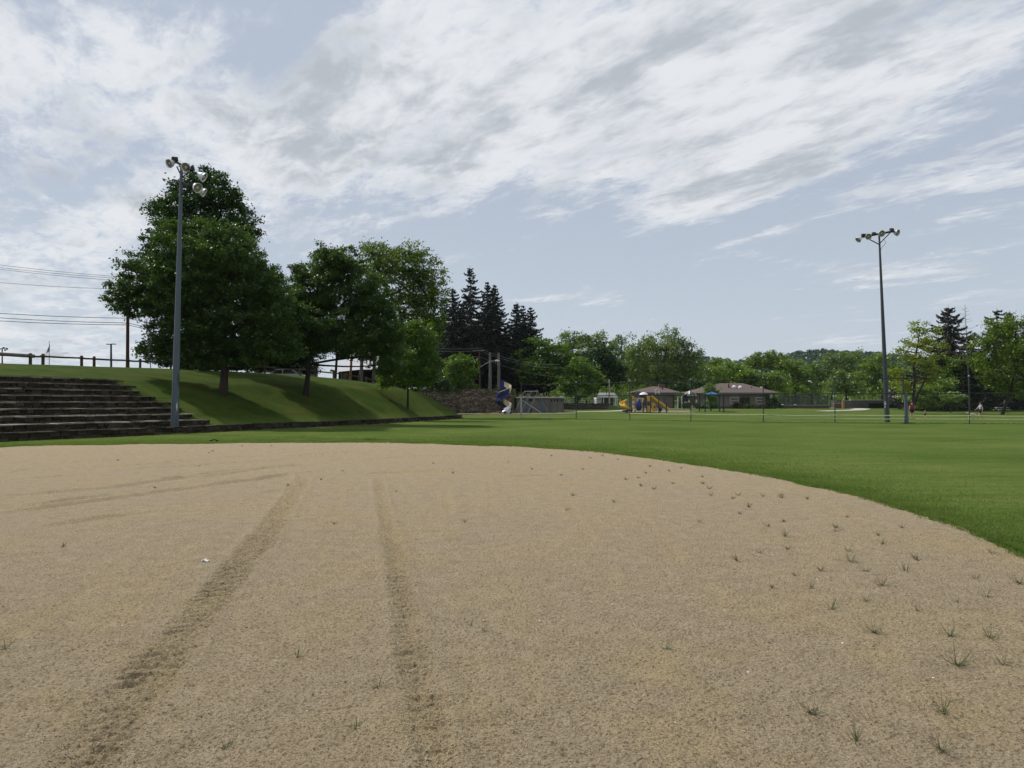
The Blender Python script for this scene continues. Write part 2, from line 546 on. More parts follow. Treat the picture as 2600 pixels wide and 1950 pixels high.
M['rubble'] = stone_mat('rubble_stone', [(.08, .066, .048), (.20, .165, .12), (.33, .28, .205)], 2.2)
M['rubble_dark'] = stone_mat('dark_rubble_stone', [(.05, .045, .04), (.085, .075, .065), (.12, .105, .09)], 2.2)
M['brickwall'] = stone_mat('low_brick_wall', [(.12, .08, .07), (.16, .11, .09), (.2, .15, .12)], 4.0, (1, 1, 3), .01)

def drystone(name, c0, c1, c2):
    """per-stone tint for walls built of separate blocks"""
    m, t, o = new_mat(name)
    b = t.n('ShaderNodeBsdfPrincipled')
    b.inputs['Roughness'].default_value = 0.95
    b.inputs['Specular IOR Level'].default_value = 0.15
    g = t.n('ShaderNodeNewGeometry')
    c = t.ramp(g.outputs['Random Per Island'], [(0, c0), (.5, c1), (1, c2)])
    nz = t.noise(g.outputs['Position'], 9.0, 5.0, 0.65)
    c = t.mix(t.ramp(nz, [(.35, 0.0), (.7, 1.0)]), c, t.mix(0.55, c, (.03, .03, .02)))
    t.l(c, b.inputs['Base Color'])
    bn = t.n('ShaderNodeBump'); bn.inputs['Distance'].default_value = .02
    t.l(t.noise(g.outputs['Position'], 16.0, 5.0, 0.7), bn.inputs['Height'])
    t.l(bn.outputs[0], b.inputs['Normal'])
    t.l(b.outputs[0], o.inputs[0])
    return m
M['drystone'] = drystone('fieldstone', (.022, .016, .012), (.042, .031, .023), (.085, .068, .052))
M['capmid'] = drystone('sunlit_capstone', (.10, .085, .065), (.17, .15, .12), (.27, .24, .20))  # lighter than the step faces: lit cap edges put into the colour
M['tread'] = surf('weedy_gravel_tread', (.13, .115, .06), 0.95, 0.3, 1.2, col2=(.045, .06, .018), bump=.02, bscale=12)
M['capstone'] = drystone('sunlit_pale_capstone', (.16, .14, .11), (.26, .235, .19), (.42, .39, .33))  # palest caps, carrying the sunlit tread edges in their colour
M['weed'] = leaf_mat('weed_blades', [(.04, .055, .018), (.065, .08, .03), (.11, .11, .05)], .2, big=3)
M['crumb'] = leaf_mat('soil', [(.24, .18, .12), (.36, .28, .19), (.50, .42, .30)], 0.0, big=1.5, gloss=.0)

# ------------------------------------------------------------------ terrain shape
def sstep(a, b, x):
    t = np.clip((x - a) / (b - a), 0, 1)
    return t * t * (3 - 2 * t)
WALL_PIX = [(0, 1122), (120, 1116.5), (250, 1111), (443, 1103), (600, 1094), (760, 1086), (900, 1080), (1010, 1073.5), (1100, 1067.5), (1178, 1062.5)]
WALL = [np.array([-33.0, -6.0]), np.array([-28.6, 12.0]), np.array([-25.0, 23.0])] + [np.array(gnd(*p)[:2]) for p in WALL_PIX]
END = [np.array([-5.6, 85.0]), np.array([-8.5, 91.0]), np.array([-14.0, 100.0]), np.array([-20.0, 109.0]), np.array([-24.0, 119.6])]
FRONT = WALL + END
INSIDE = FRONT + [np.array([-500.0, 119.6]), np.array([-500.0, -200.0]), np.array([-60.0, -200.0])]
def seg_dist(x, y, pts):
    best = np.full(x.shape, 1e9)
    for a, b in zip(pts[:-1], pts[1:]):
        d = b - a
        L2 = d @ d
        t = np.clip(((x - a[0]) * d[0] + (y - a[1]) * d[1]) / L2, 0, 1)
        q = np.hypot(x - a[0] - t * d[0], y - a[1] - t * d[1])
        best = np.minimum(best, q)
    return best
def in_poly(x, y, pts):
    ins = np.zeros(x.shape, bool)
    n = len(pts)
    for i in range(n):
        x0, y0 = pts[i]; x1, y1 = pts[(i + 1) % n]
        c = ((y0 > y) != (y1 > y)) & (x < (x1 - x0) * (y - y0) / ((y1 - y0) + 1e-12) + x0)
        ins ^= c
    return ins
PT = [0, .12, .6, 3.0, 7.2, 10, 13, 18, 24, 34, 60]
PZ = [0, 0, .34, 1.30, 2.90, 3.30, 3.66, 4.12, 4.42, 4.55, 4.6]
def tread_limit(t):          # rightmost photograph column of each stone step, as a function of depth into the bank
    return np.interp(t, [0, .9, 1.8, 2.7, 3.6, 4.5, 5.4, 6.3, 7.2, 8.2], [620, 520, 480, 452, 420, 385, 352, 325, 294, 285])
def H(x, y):
    x = np.asarray(x, float); y = np.asarray(y, float)
    t = seg_dist(x, y, FRONT)
    ins = in_poly(x, y, INSIDE)
    t = np.where(ins, t, -1)
    # the bank gets steeper towards its far end
    f = np.interp(np.where(t > 0, t * (1 + .6 * sstep(46, 76, y)), t), PT, PZ)
    # the bank's nose is lower at its far end
    nose = sstep(74, 92, y) * np.clip(1 - (t / 30), 0, 1)
    f = f * (1 - 0.12 * nose)
    pxl = 1300 + FPX * x / np.maximum(y, 1)
    car = (t > .45) & (t < 8.0) & (pxl < tread_limit(t) - 6) & (y < 60)
    f = np.where(car, f - .42, f)
    h = f
    far = .6 * sstep(105, 142, y) * sstep(-2, 4, x)
    ridge = (1.5 - .6) * sstep(133.3, 133.9, y) * (1 - sstep(16, 21, x)) * sstep(-1, 0.4, x)
    h = np.where(x > -2, np.maximum(h, far + ridge), h)
    plat = 3.85 * sstep(119.9, 120.5, y) * (1 - sstep(0.5, 1.2, x))
    h = np.maximum(h, plat)
    return h
def Hs(x, y):
    return float(H(np.array([x]), np.array([y]))[0])
def hit(px, py, dmin=4.0, dmax=900.0):
    """first ground point seen through a photograph pixel"""
    ds = np.concatenate([np.arange(dmin, 200, .1), np.arange(200, dmax, 2.0)])
    p1 = at(px, py, 1.0)
    X = p1.x * ds; Z = EYE + (p1.z - EYE) * ds
    hh = H(X, ds)
    k = np.nonzero(Z <= hh)[0]
    i = k[0] if len(k) else len(ds) - 1
    return Vector((X[i], ds[i], float(hh[i])))
def on(px, d):
    """ground point in photograph column px at distance d"""
    x = (px - 1300) / FPX * d
    return Vector((x, d, Hs(x, d)))

# infield outline (photograph pixels where dirt meets grass), closed behind the camera
EDGE_PIX = [(-260, 1149), (-120, 1141), (0, 1136), (150, 1132), (300, 1129), (450, 1127.5), (600, 1126), (760, 1125.2), (900, 1125), (1000, 1126),
            (1100, 1128), (1200, 1130.5), (1300, 1134), (1400, 1140.5), (1500, 1148), (1600, 1159), (1700, 1172), (1800, 1187), (1900, 1203),
            (2000, 1222), (2100, 1243), (2200, 1268), (2300, 1296), (2400, 1330), (2500, 1368), (2600, 1415)]
EDGE = [np.array(gnd(*p)[:2]) for p in EDGE_PIX]
EDGE += [np.array(p) for p in [(4.6, 5.4), (3.6, 2.6), (1.8, -1.0), (-1.5, -4.5), (-6.5, -7.0), (-12.5, -7.0), (-18.0, -3.5), (-22.0, 3.0), (-24.0, 11.0), (-24.2, 19.0)]]
def edge_radius(th):
    """distance from the camera to the infield's edge for bearings th (0 = straight ahead, + = right)"""
    out_ = np.zeros_like(th)
    P = EDGE + [EDGE[0]]
    for a, b in zip(P[:-1], P[1:]):
        sx, sy = np.sin(th), np.cos(th)
        ex, ey = b - a
        det = sx * (-ey) + sy * ex
        r = (a[0] * (-ey) + a[1] * ex) / np.where(abs(det) < 1e-9, 1e-9, det)
        u = (sx * a[1] - sy * a[0]) / np.where(abs(det) < 1e-9, 1e-9, det)
        ok = (u >= -1e-6) & (u <= 1 + 1e-6) & (r > 0)
        out_ = np.where(ok & (r > out_), r, out_)
    return out_

# ---- value noise in numpy
_perm = rng.random((256, 256))
def vnoise(x, y):
    xi = np.floor(x).astype(int); yi = np.floor(y).astype(int)
    xf = x - xi; yf = y - yi
    xf = xf * xf * (3 - 2 * xf); yf = yf * yf * (3 - 2 * yf)
    a = _perm[xi & 255, yi & 255]; b = _perm[(xi + 1) & 255, yi & 255]
    c = _perm[xi & 255, (yi + 1) & 255]; d = _perm[(xi + 1) & 255, (yi + 1) & 255]
    return (a * (1 - xf) + b * xf) * (1 - yf) + (c * (1 - xf) + d * xf) * yf - .5
def fbm(x, y, o=4):
    s = 0; a = 1.0; f = 1.0
    for i in range(o):
        s = s + a * vnoise(x * f + 17.3 * i, y * f + 5.1 * i); a *= .5; f *= 2.03
    return s

# ---- ground sheet
def axis(parts):
    o = []
    for a, b, s in parts:
        o += list(np.arange(a, b, s))
    o.append(parts[-1][1])
    return np.array(o)
gx = axis([(-2500, -300, 200), (-300, -90, 15), (-90, -52, 3), (-52, 6, .42), (6, 60, 1.5), (60, 300, 12), (300, 2500, 200)])
gy = axis([(-400, -20, 40), (-20, 18, 2.0), (18, 126, .42), (126, 150, .8), (150, 260, 8), (260, 700, 40), (700, 4200, 350)])
GX, GY = np.meshgrid(gx, gy)
GZ = H(GX.ravel(), GY.ravel()).reshape(GX.shape)
GZ = GZ + .035 * fbm(GX / 3.0, GY / 3.0, 3) * (GZ > .3)
# slightly dished below the infield sheet
dirt_in = in_poly(GX.ravel(), GY.ravel(), EDGE).reshape(GX.shape)
dd = seg_dist(GX.ravel(), GY.ravel(), EDGE + [EDGE[0]]).reshape(GX.shape)
GZ = np.where(dirt_in & (dd > 2.5), GZ - .15, GZ)
nx, ny = len(gx), len(gy)
idx = np.arange(nx * ny).reshape(ny, nx)
quads = np.stack([idx[:-1, :-1], idx[:-1, 1:], idx[1:, 1:], idx[1:, :-1]], -1).reshape(-1, 4)

m, t, o = new_mat('mown_grass')
b = t.n('ShaderNodeBsdfPrincipled'); b.inputs['Roughness'].default_value = 0.9; b.inputs['Specular IOR Level'].default_value = 0.02
g = t.n('ShaderNodeNewGeometry'); pos = g.outputs['Position']
n1 = t.noise(pos, .16, 5.0, .6, .4)
n2 = t.noise(t.vmath('MULTIPLY', pos, (.35, 1.6, 1)), 1.0, 5.0, .65)
n3 = t.noise(pos, 7.0, 6.0, .7)
n4 = t.noise(pos, 38.0, 4.0, .7)
f = t.math('ADD', t.math('MULTIPLY', n1, .55), t.math('MULTIPLY', n2, .5))
c = t.ramp(f, [(.36, (.064, .106, .018)), (.5, (.102, .146, .029)), (.64, (.158, .188, .048))])
c = t.mix(t.ramp(n3, [(.38, 0.0), (.60, 1.0)]), t.mix(.42, c, (.025, .055, .010)), c)
c = t.mix(t.math('MULTIPLY', t.ramp(n4, [(.35, 1.0), (.6, 0.0)]), .45), c, (.018, .042, .008))
# the bank is drier and browner than the field
sz = t.n('ShaderNodeSeparateXYZ'); t.l(pos, sz.inputs[0])
hill = t.n('ShaderNodeMapRange'); t.l(sz.outputs[2], hill.inputs[0]); hill.inputs[1].default_value = .25; hill.inputs[2].default_value = .9
leftm = t.n('ShaderNodeMapRange'); t.l(sz.outputs[0], leftm.inputs[0]); leftm.inputs[1].default_value = 2; leftm.inputs[2].default_value = -3
hm = t.math('MULTIPLY', hill.outputs[0], leftm.outputs[0])
dry = t.ramp(t.noise(pos, .55, 5.0, .65, .6), [(.36, (.026, .050, .007)), (.5, (.042, .066, .010)), (.66, (.066, .074, .016))])
c = t.mix(t.math('MULTIPLY', hm, .92), c, dry)
bare = t.math('MULTIPLY', t.ramp(t.noise(pos, .42, 6.0, .7, .8), [(.63, 0.0), (.70, 1.0)]), hm)
c = t.mix(t.math('MULTIPLY', bare, .8), c, (.07, .05, .03))
t.l(c, b.inputs['Base Color'])
bn = t.n('ShaderNodeBump'); bn.inputs['Distance'].default_value = .045; bn.inputs['Strength'].default_value = .8
t.l(t.math('ADD', t.math('MULTIPLY', n3, .6), t.math('MULTIPLY', n4, .5)), bn.inputs['Height'])
t.l(bn.outputs[0], b.inputs['Normal'])
t.l(b.outputs[0], o.inputs[0])
M['lawn'] = m
ground = link_mesh('ground', np.stack([GX.ravel(), GY.ravel(), GZ.ravel()], 1), quads, m, None, True)
tag(ground, kind='structure')

# ---- infield: bare dirt with tyre tracks, ruts and crumbs in real relief
def pixline(pts):
    return [np.array(gnd(*p)[:2]) for p in pts]
def along(x, y, pts):
    best = np.full(x.shape, 1e9); s_at = np.zeros(x.shape); side = np.zeros(x.shape); s0 = 0.0
    for a, b_ in zip(pts[:-1], pts[1:]):
        d = b_ - a; L = np.hypot(*d)
        tt = np.clip(((x - a[0]) * d[0] + (y - a[1]) * d[1]) / (L * L), 0, 1)
        q = np.hypot(x - a[0] - tt * d[0], y - a[1] - tt * d[1])
        sd = ((x - a[0]) * d[1] - (y - a[1]) * d[0]) / L
        m_ = q < best
        best = np.where(m_, q, best); s_at = np.where(m_, s0 + tt * L, s_at); side = np.where(m_, sd, side)
        s0 += L
    return best, s_at, side, s0
TRACKS = [  # centre line, half width, lug depth
    (pixline([(60, 2250), (259, 1880), (360, 1760), (440, 1655), (525, 1545), (600, 1455), (664, 1380), (712, 1310), (752, 1250), (775, 1212)]), .17, .036),
    (pixline([(1150, 2150), (1085, 1830), (1046, 1645), (1024, 1530), (1004, 1430), (985, 1340), (968, 1262), (962, 1215)]), .115, .018)]
RUTS = [pixline(q) for q in (
    [(-60, 1316), (0, 1307), (140, 1289), (280, 1271), (420, 1250), (560, 1232), (700, 1213), (830, 1195)],
    [(-60, 1270), (0, 1264), (150, 1252), (300, 1240), (420, 1222), (540, 1203), (650, 1191)],
    [(0, 1220), (120, 1214), (260, 1203)], [(0, 1240), (100, 1232)],
    [(250, 1198), (420, 1188), (560, 1180), (700, 1170), (860, 1155)],
    [(380, 1172), (520, 1166), (660, 1160), (800, 1156), (960, 1143)],
    [(60, 1178), (220, 1174), (330, 1166)], [(260, 1160), (400, 1152), (560, 1149)],
    [(80, 1157), (200, 1150)], [(700, 1163), (860, 1150), (1040, 1146)], [(0, 1206), (90, 1190)], [(1080, 1195), (1220, 1191)], [(880, 1208), (1040, 1200), (1190, 1199)],
    [(450, 1240), (640, 1224), (760, 1200)], [(1000, 1156), (1090, 1150)], [(0, 1296), (160, 1276), (330, 1252)], [(300, 1230), (520, 1212), (700, 1188)], [(100, 1196), (300, 1186), (520, 1170)], [(500, 1206), (660, 1192), (820, 1178)], [(560, 1146), (760, 1141), (980, 1136)], [(900, 1170), (1060, 1160), (1200, 1158)], [(150, 1145), (330, 1141)], [(620, 1262), (760, 1240)], [(1250, 1215), (1420, 1207)], [(60, 1350), (260, 1318), (420, 1300)])]
TAN = [(pixline([(2220, 1669), (2300, 1730), (2380, 1790), (2450, 1850)]), .16), (pixline([(1660, 1690), (1800, 1830)]), .22), (pixline([(2540, 1420), (2420, 1385)]), .5),
       (pixline([(1010, 1370), (1020, 1450)]), .14), (pixline([(1740, 1880), (1860, 1960)]), .3), (pixline([(60, 1800), (180, 1880)]), .25)]
hf = R(38)
th = np.concatenate([np.linspace(-R(180), -hf, 90, endpoint=False), np.linspace(-hf, hf, 1200, endpoint=False), np.linspace(hf, R(180), 91)])
Rm = edge_radius(th)
wob = .05 * fbm(th * 60, th * 0 + 3.3, 4) + .10 * fbm(th * 11, th * 0 + 1.3, 3)
Rm = Rm * (1 + .04 * fbm(th * 25, th * 0 + 2.2, 4)) + wob * np.clip(Rm / 12, .5, 2)
NR = 940
kk = np.linspace(0, 1, NR)
r0 = 2.7
RR = 1.0 / (1.0 / r0 + (1.0 / Rm[None, :] - 1.0 / r0) * kk[:, None])
inner = np.array([.25, .7, 1.3, 2.0])
RR = np.vstack([np.repeat(inner[:, None], len(th), 1), RR])
DX = RR * np.sin(th)[None, :]; DY = RR * np.cos(th)[None, :]
x = DX.ravel(); y = DY.ravel(); r = np.hypot(x, y)
edge_f = np.clip((np.repeat(Rm[None, :], RR.shape[0], 0).ravel() - r) / .5, 0, 1)
hgt = .012 * fbm(x / .9, y / .9, 3) + .007 * fbm(x / .16, y / .16, 3)
fine = fbm(x / .045, y / .045, 3)
crumb = np.clip(vnoise(x / .022, y / .022) * 2 - .25, 0, 1)
near = np.clip(9.0 / np.maximum(r, .1), 0, 1)
tanm = np.zeros_like(x); loose_rut_shade = np.zeros_like(x)
hgt = hgt + .0065 * fine * near + .013 * crumb * near
for pts, hw, dep in TRACKS:
    q, s, side, L = along(x, y, pts)
    w_ = hw * (1 + .3 * vnoise(s / .8, s * 0 + 9))
    body = np.exp(-(q / w_) ** 4) * np.clip((L - s) / 1.5, 0, 1)
    lug = np.sin(2 * np.pi * (s / .125 + .5 * np.abs(side) / .2) + .8 * fbm(x / .3, y / .3, 2))
    gate = np.clip(fbm(x / .35, y / .5, 3) * 1.6 + .85, .15, 1)
    hgt = hgt + body * (-.22 * dep + dep * .80 * lug * gate + dep * .7 * fbm(x / .07, y / .045, 3))
    hgt = hgt + .010 * np.exp(-((q - w_ * 1.15) / .06) ** 2)
    tanm = np.maximum(tanm, body * .55)
    loose_rut_shade = np.maximum(loose_rut_shade, body * .7)
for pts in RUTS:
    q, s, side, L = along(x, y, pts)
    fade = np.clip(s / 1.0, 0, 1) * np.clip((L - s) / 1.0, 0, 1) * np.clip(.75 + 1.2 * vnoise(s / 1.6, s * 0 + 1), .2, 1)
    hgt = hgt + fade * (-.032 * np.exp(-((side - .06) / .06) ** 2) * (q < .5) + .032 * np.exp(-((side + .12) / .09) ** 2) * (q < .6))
    loose_rut_shade = np.maximum(loose_rut_shade, 1.2 * fade * np.exp(-((side - .05) / .045) ** 2) * (q < .6))  # shadow line of each rut painted into the soil colour, besides the relief
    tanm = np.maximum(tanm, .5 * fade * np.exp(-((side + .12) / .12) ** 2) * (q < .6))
for pts, hw in TAN:
    q, s, side, L = along(x, y, pts)
    tanm = np.maximum(tanm, np.exp(-(q / hw) ** 2) * np.clip(.7 + 1.5 * fbm(x / .3, y / .3, 3), 0, 1))
for pts, hw in [(pixline(q), .07) for q in ([(1230, 1180), (1290, 1450), (1370, 1950)], [(1420, 1230), (1560, 1500), (1800, 1950)], [(1130, 1200), (1160, 1500), (1230, 1950)],
        [(880, 1215), (800, 1450), (640, 1950)], [(560, 1290), (380, 1500), (-60, 1900)], [(1560, 1240), (1800, 1500), (2180, 1900)], [(480, 1300), (250, 1480), (-100, 1720)])]:
    q, s, side, L = along(x, y, pts)
    brk = np.clip(.4 + 1.6 * fbm(s / 1.2, s * 0 + hw * 50, 2), 0, 1)
    hgt = hgt + brk * (-.006 * np.exp(-(q / .05) ** 2) + .005 * np.exp(-((q - .11) / .05) ** 2))
    tanm = np.maximum(tanm, .75 * brk * np.exp(-(q / .14) ** 2))
hgt = (hgt + .02) * edge_f ** .5 + .006
hgt = np.maximum(hgt, .004)
hgt_keep = hgt.copy()
nr_, nt_ = RR.shape
idx = np.arange(nr_ * nt_).reshape(nr_, nt_)
quads = np.stack([idx[:-1, :-1], idx[1:, :-1], idx[1:, 1:], idx[:-1, 1:]], -1).reshape(-1, 4)
quads = quads[:, ::-1].copy()
m, t, o = new_mat('infield_dirt')
b = t.n('ShaderNodeBsdfPrincipled'); b.inputs['Roughness'].default_value = 0.95; b.inputs['Specular IOR Level'].default_value = 0.1
g = t.n('ShaderNodeNewGeometry'); pos = g.outputs['Position']
att = t.n('ShaderNodeAttribute', attribute_name='tan'); att2 = t.n('ShaderNodeAttribute', attribute_name='loose')  # 'loose' holds loose track soil and the painted shade of the ruts
pat = t.noise(pos, .55, 5.0, .62, .8)
mid = t.noise(pos, 5.0, 5.0, .65)
grain = t.noise(pos, 60.0, 3.0, .7)
grit = t.n('ShaderNodeTexVoronoi'); grit.inputs['Scale'].default_value = 170.0; t.l(pos, grit.inputs['Vector'])
grey = t.ramp(mid, [(.3, (.330, .259, .164)), (.7, (.425, .340, .222))])
tan_ = t.ramp(mid, [(.3, (.355, .276, .152)), (.7, (.445, .352, .202))])
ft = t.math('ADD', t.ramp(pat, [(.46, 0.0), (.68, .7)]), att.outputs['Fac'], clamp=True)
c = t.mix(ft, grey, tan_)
c = t.mix(t.ramp(grain, [(.34, .8), (.5, 0.0)]), c, (.10, .078, .053))
c = t.mix(t.ramp(grain, [(.56, 0.0), (.70, .6)]), c, (.44, .37, .28))
sg = t.n('ShaderNodeSeparateXYZ'); t.l(grit.outputs['Color'], sg.inputs[0])
c = t.mix(t.math('MULTIPLY', t.math('GREATER_THAN', sg.outputs[0], .985), .7), c, (.55, .50, .42))
c = t.mix(t.math('MULTIPLY', t.math('LESS_THAN', sg.outputs[1], .07), .5), c, (.05, .04, .03))
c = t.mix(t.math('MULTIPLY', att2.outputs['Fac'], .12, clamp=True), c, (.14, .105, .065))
t.l(c, b.inputs['Base Color'])
bn = t.n('ShaderNodeBump'); bn.inputs['Distance'].default_value = .026
hh_ = t.math('ADD', t.math('MULTIPLY', t.noise(pos, 45.0, 5.0, .75), 1.2), t.math('MULTIPLY', grain, .5))
t.l(hh_, bn.inputs['Height'])
t.l(bn.outputs[0], b.inputs['Normal'])
t.l(b.outputs[0], o.inputs[0])
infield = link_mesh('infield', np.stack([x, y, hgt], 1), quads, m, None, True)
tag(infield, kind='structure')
for nm, arr in (('tan', tanm), ('loose', loose_rut_shade)):
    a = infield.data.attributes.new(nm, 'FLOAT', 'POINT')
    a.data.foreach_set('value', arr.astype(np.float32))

# ---- grass blades: short turf near the camera and the taller fringe along the infield edge
def blades(px_, py_, pz_, hgt_, wid_, lean=.5, seed=1):
    """one bent blade (two triangles as a quad strip) per point; returns verts, faces (tri)"""
    rg = np.random.default_rng(seed)
    n = len(px_)
    a = rg.random(n) * 2 * np.pi
    la = rg.random(n) * 2 * np.pi
    ll = lean * rg.random(n) * hgt_
    wx, wy = np.cos(a) * wid_ / 2, np.sin(a) * wid_ / 2
    tx, ty = np.cos(la) * ll, np.sin(la) * ll
    v = np.zeros((n, 5, 3), np.float32)
    v[:, 0] = np.stack([px_ - wx, py_ - wy, pz_], 1)
    v[:, 1] = np.stack([px_ + wx, py_ + wy, pz_], 1)
    v[:, 2] = np.stack([px_ + wx * .8 + tx * .35, py_ + wy * .8 + ty * .35, pz_ + hgt_ * .6], 1)
    v[:, 3] = np.stack([px_ - wx * .8 + tx * .35, py_ - wy * .8 + ty * .35, pz_ + hgt_ * .6], 1)
    v[:, 4] = np.stack([px_ + tx, py_ + ty, pz_ + hgt_ * .95], 1)
    b0 = np.arange(n)[:, None] * 5
    f = np.concatenate([b0 + np.array([[0, 1, 2]]), b0 + np.array([[0, 2, 3]]), b0 + np.array([[3, 2, 4]])], 0)
    return v.reshape(-1, 3), f
M['blade'] = leaf_mat('grass_blades', [(.072, .120, .026), (.112, .168, .040), (.17, .215, .070)], .45, big=.8, gloss=.015)
M['blade_dark'] = leaf_mat('fence_line_grass', [(.045, .075, .014), (.065, .105, .02), (.10, .14, .035)], .4, big=.8)
N = 330000
tb = rng.uniform(-R(40), R(60), N)
re = edge_radius(tb)
u_ = rng.random(N)
rb = re * (1 + .015) + (1 / (1 / 1.0 - u_ * .97) - 1) * .42 * np.clip(re / 14, .5, 1.2)
bxx, byy = rb * np.sin(tb), rb * np.cos(tb)
ok = (rb < 60) & (byy < 44) & ~in_poly(bxx, byy, INSIDE)
tb, rb, bxx, byy = tb[ok], rb[ok], bxx[ok], byy[ok]
ee = rb - edge_radius(tb)
hh2 = rng.uniform(.018, .042, len(rb)) * (1 + 1.3 * np.exp(-ee / .2) * (vnoise(bxx * 2.2, byy * 2.2) + .6)) * (.7 + .6 * rng.random(len(rb)))
ww = np.clip(.0035 + rb * .00035, .004, .02)
v, f = blades(bxx, byy, np.full(len(rb), -.003), hh2, ww, .9, 2)
# stray tufts creeping out over the dirt
nt2 = 1500
tb2 = rng.uniform(-R(40), R(42), nt2)
rb2 = edge_radius(tb2) - np.abs(rng.normal(size=nt2)) * .16 - .02
cl = rng.integers(5, 16, nt2)
kx = np.repeat(np.arange(nt2), cl)
sx2 = (rb2 * np.sin(tb2))[kx] + rng.normal(size=len(kx)) * .022; sy2 = (rb2 * np.cos(tb2))[kx] + rng.normal(size=len(kx)) * .022
v2, f2 = blades(sx2, sy2, np.full(len(kx), .01), rng.uniform(.02, .075, len(kx)), np.clip(.003 + rb2[kx] * .0003, .003, .012), 1.1, 9)
f2 = f2 + len(v)
v = np.concatenate([v, v2]); f = np.concatenate([f, f2])
grass = link_mesh('grass', v, f, M['blade'])
tag(grass, 'short mown turf around the bare dirt infield, shaggier at its edge', 'grass', kind='stuff')

# ------------------------------------------------------------------ stone retaining wall and stone seating steps
def resample(pts, step):
    pts = [np.asarray(p, float) for p in pts]
    L = [0]
    for a, b_ in zip(pts[:-1], pts[1:]): L.append(L[-1] + np.hypot(*(b_ - a)))
    s = np.arange(0, L[-1], step)
    P = np.array(pts)
    xs = np.interp(s, L, P[:, 0]); ys = np.interp(s, L, P[:, 1])
    return np.stack([xs, ys], 1)
def smooth_line(P, k=9):
    ker = np.ones(k) / k
    Q = P.copy()
    for j in (0, 1):
        e = np.pad(P[:, j], k // 2, mode='edge')
        Q[:, j] = np.convolve(e, ker, 'valid')
    return Q
WL = smooth_line(resample(WALL[1:], .3), 21)
TG = np.gradient(WL, axis=0); TG /= np.hypot(TG[:, 0], TG[:, 1])[:, None]
NL = np.stack([-TG[:, 1], TG[:, 0]], 1)           # points into the bank
WS = np.concatenate([[0], np.cumsum(np.hypot(*np.diff(WL, axis=0).T))])
def wall_pt(s, off):
    x_ = np.interp(s, WS, WL[:, 0]); y_ = np.interp(s, WS, WL[:, 1])
    nx_ = np.interp(s, WS, NL[:, 0]); ny_ = np.interp(s, WS, NL[:, 1])
    q = math.hypot(nx_, ny_)
    return x_ + nx_ / q * off, y_ + ny_ / q * off, math.atan2(-nx_ / q, ny_ / q) if False else math.atan2(-(nx_ / q), (ny_ / q))
def stone_course(mb, s0, s1, off, z0, z1, depth, cap=None):
    """rows of separate rough blocks from s0 to s1 along the wall line"""
    z = z0
    rows = max(1, int(round((z1 - z0) / .17)))
    for r_ in range(rows):
        hgt_ = (z1 - z0) / rows
        s = s0 + random.uniform(0, .2)
        while s < s1:
            L = random.uniform(.22, .62)
            x_, y_, a_ = wall_pt(s + L / 2, off + depth / 2 + random.uniform(-.035, .035))
            mb.box((x_, y_, z + hgt_ / 2 + random.uniform(-.01, .01)), (L - .025, depth, hgt_ - .012), a_, jit=.016)
            s += L
        z += hgt_
    if cap:
        s = s0
        while s < s1:
            L = random.uniform(.35, .9)
            x_, y_, a_ = wall_pt(s + L / 2, off + depth / 2 + random.uniform(-.05, .03))
            cap.box((x_, y_, z1 + random.uniform(.0, .025)), (L - .01, depth + .08, .055), a_, jit=.02)
            s += L
def pxcol(x_, y_): return 1300 + FPX * x_ / max(y_, .1)

wall_root = thing('retaining_wall', (WL[0][0], WL[0][1], 0), 'long low dry stone wall along the foot of the grass bank', 'wall')
mbw, mbc = MB(), MB()
stone_course(mbw, 0, WS[-1] - .1, 0, -.05, .33, .36, mbc)
# the last metres of wall stand a little higher
mbw.build('stonework', M['drystone'], wall_root)
mbc.build('capping_stones', M['drystone'], wall_root)
ter = thing('stone_terrace', (WL[60][0], WL[60][1], 0), 'eight stone seating steps cut into the bank left of the tall light pole', 'terrace seats')
ENDC = {1: 528, 2: 482, 3: 452, 4: 418, 5: 380, 6: 350, 7: 323, 8: 291}
for i in range(1, 9):
    off = .9 * i
    z0, z1 = .33 * i - .02, .35 + .33 * i
    # end of this step: where the offset line reaches its photograph column
    s_end = 0
    for s in np.arange(2, WS[-1], .1):
        x_, y_, a_ = wall_pt(s, off)
        if y_ > 6 and pxcol(x_, y_) > ENDC[i]:
            s_end = s; break
    s_beg = 6.0 + .2 * i
    mb, cp = MB(), MB()
    stone_course(mb, s_beg, s_end, off, z0, z1 - .03, .3, cp)
    # uneven tread of gravel and weeds behind the blocks
    tr = MB()
    n_ = int((s_end - s_beg) / .35)
    prev = None
    for k in range(n_ + 1):
        s = s_beg + (s_end - s_beg) * k / n_
        a0 = wall_pt(s, off + .24); a1 = wall_pt(s, off + .95)
        j = random.uniform(-.02, .02)
        cur = [(a0[0], a0[1], z1 - .012 + j), (a1[0], a1[1], z1 + .03 + j), (a1[0], a1[1], z1 - .3), (a0[0], a0[1], z1 - .3)]
        if prev:
            for q in range(4):
                tr.poly([prev[q], cur[q], cur[(q + 1) % 4], prev[(q + 1) % 4]])
        else:
            tr.poly(cur)
        prev = cur
    tr.poly(prev[::-1])
    st = mb.build('stone_step', M['drystone'], ter)
    tr.build('tread', M['tread'], st)
    cp.build('capping_stones', M['capstone'] if i in (1, 2) else M['capmid'], st)
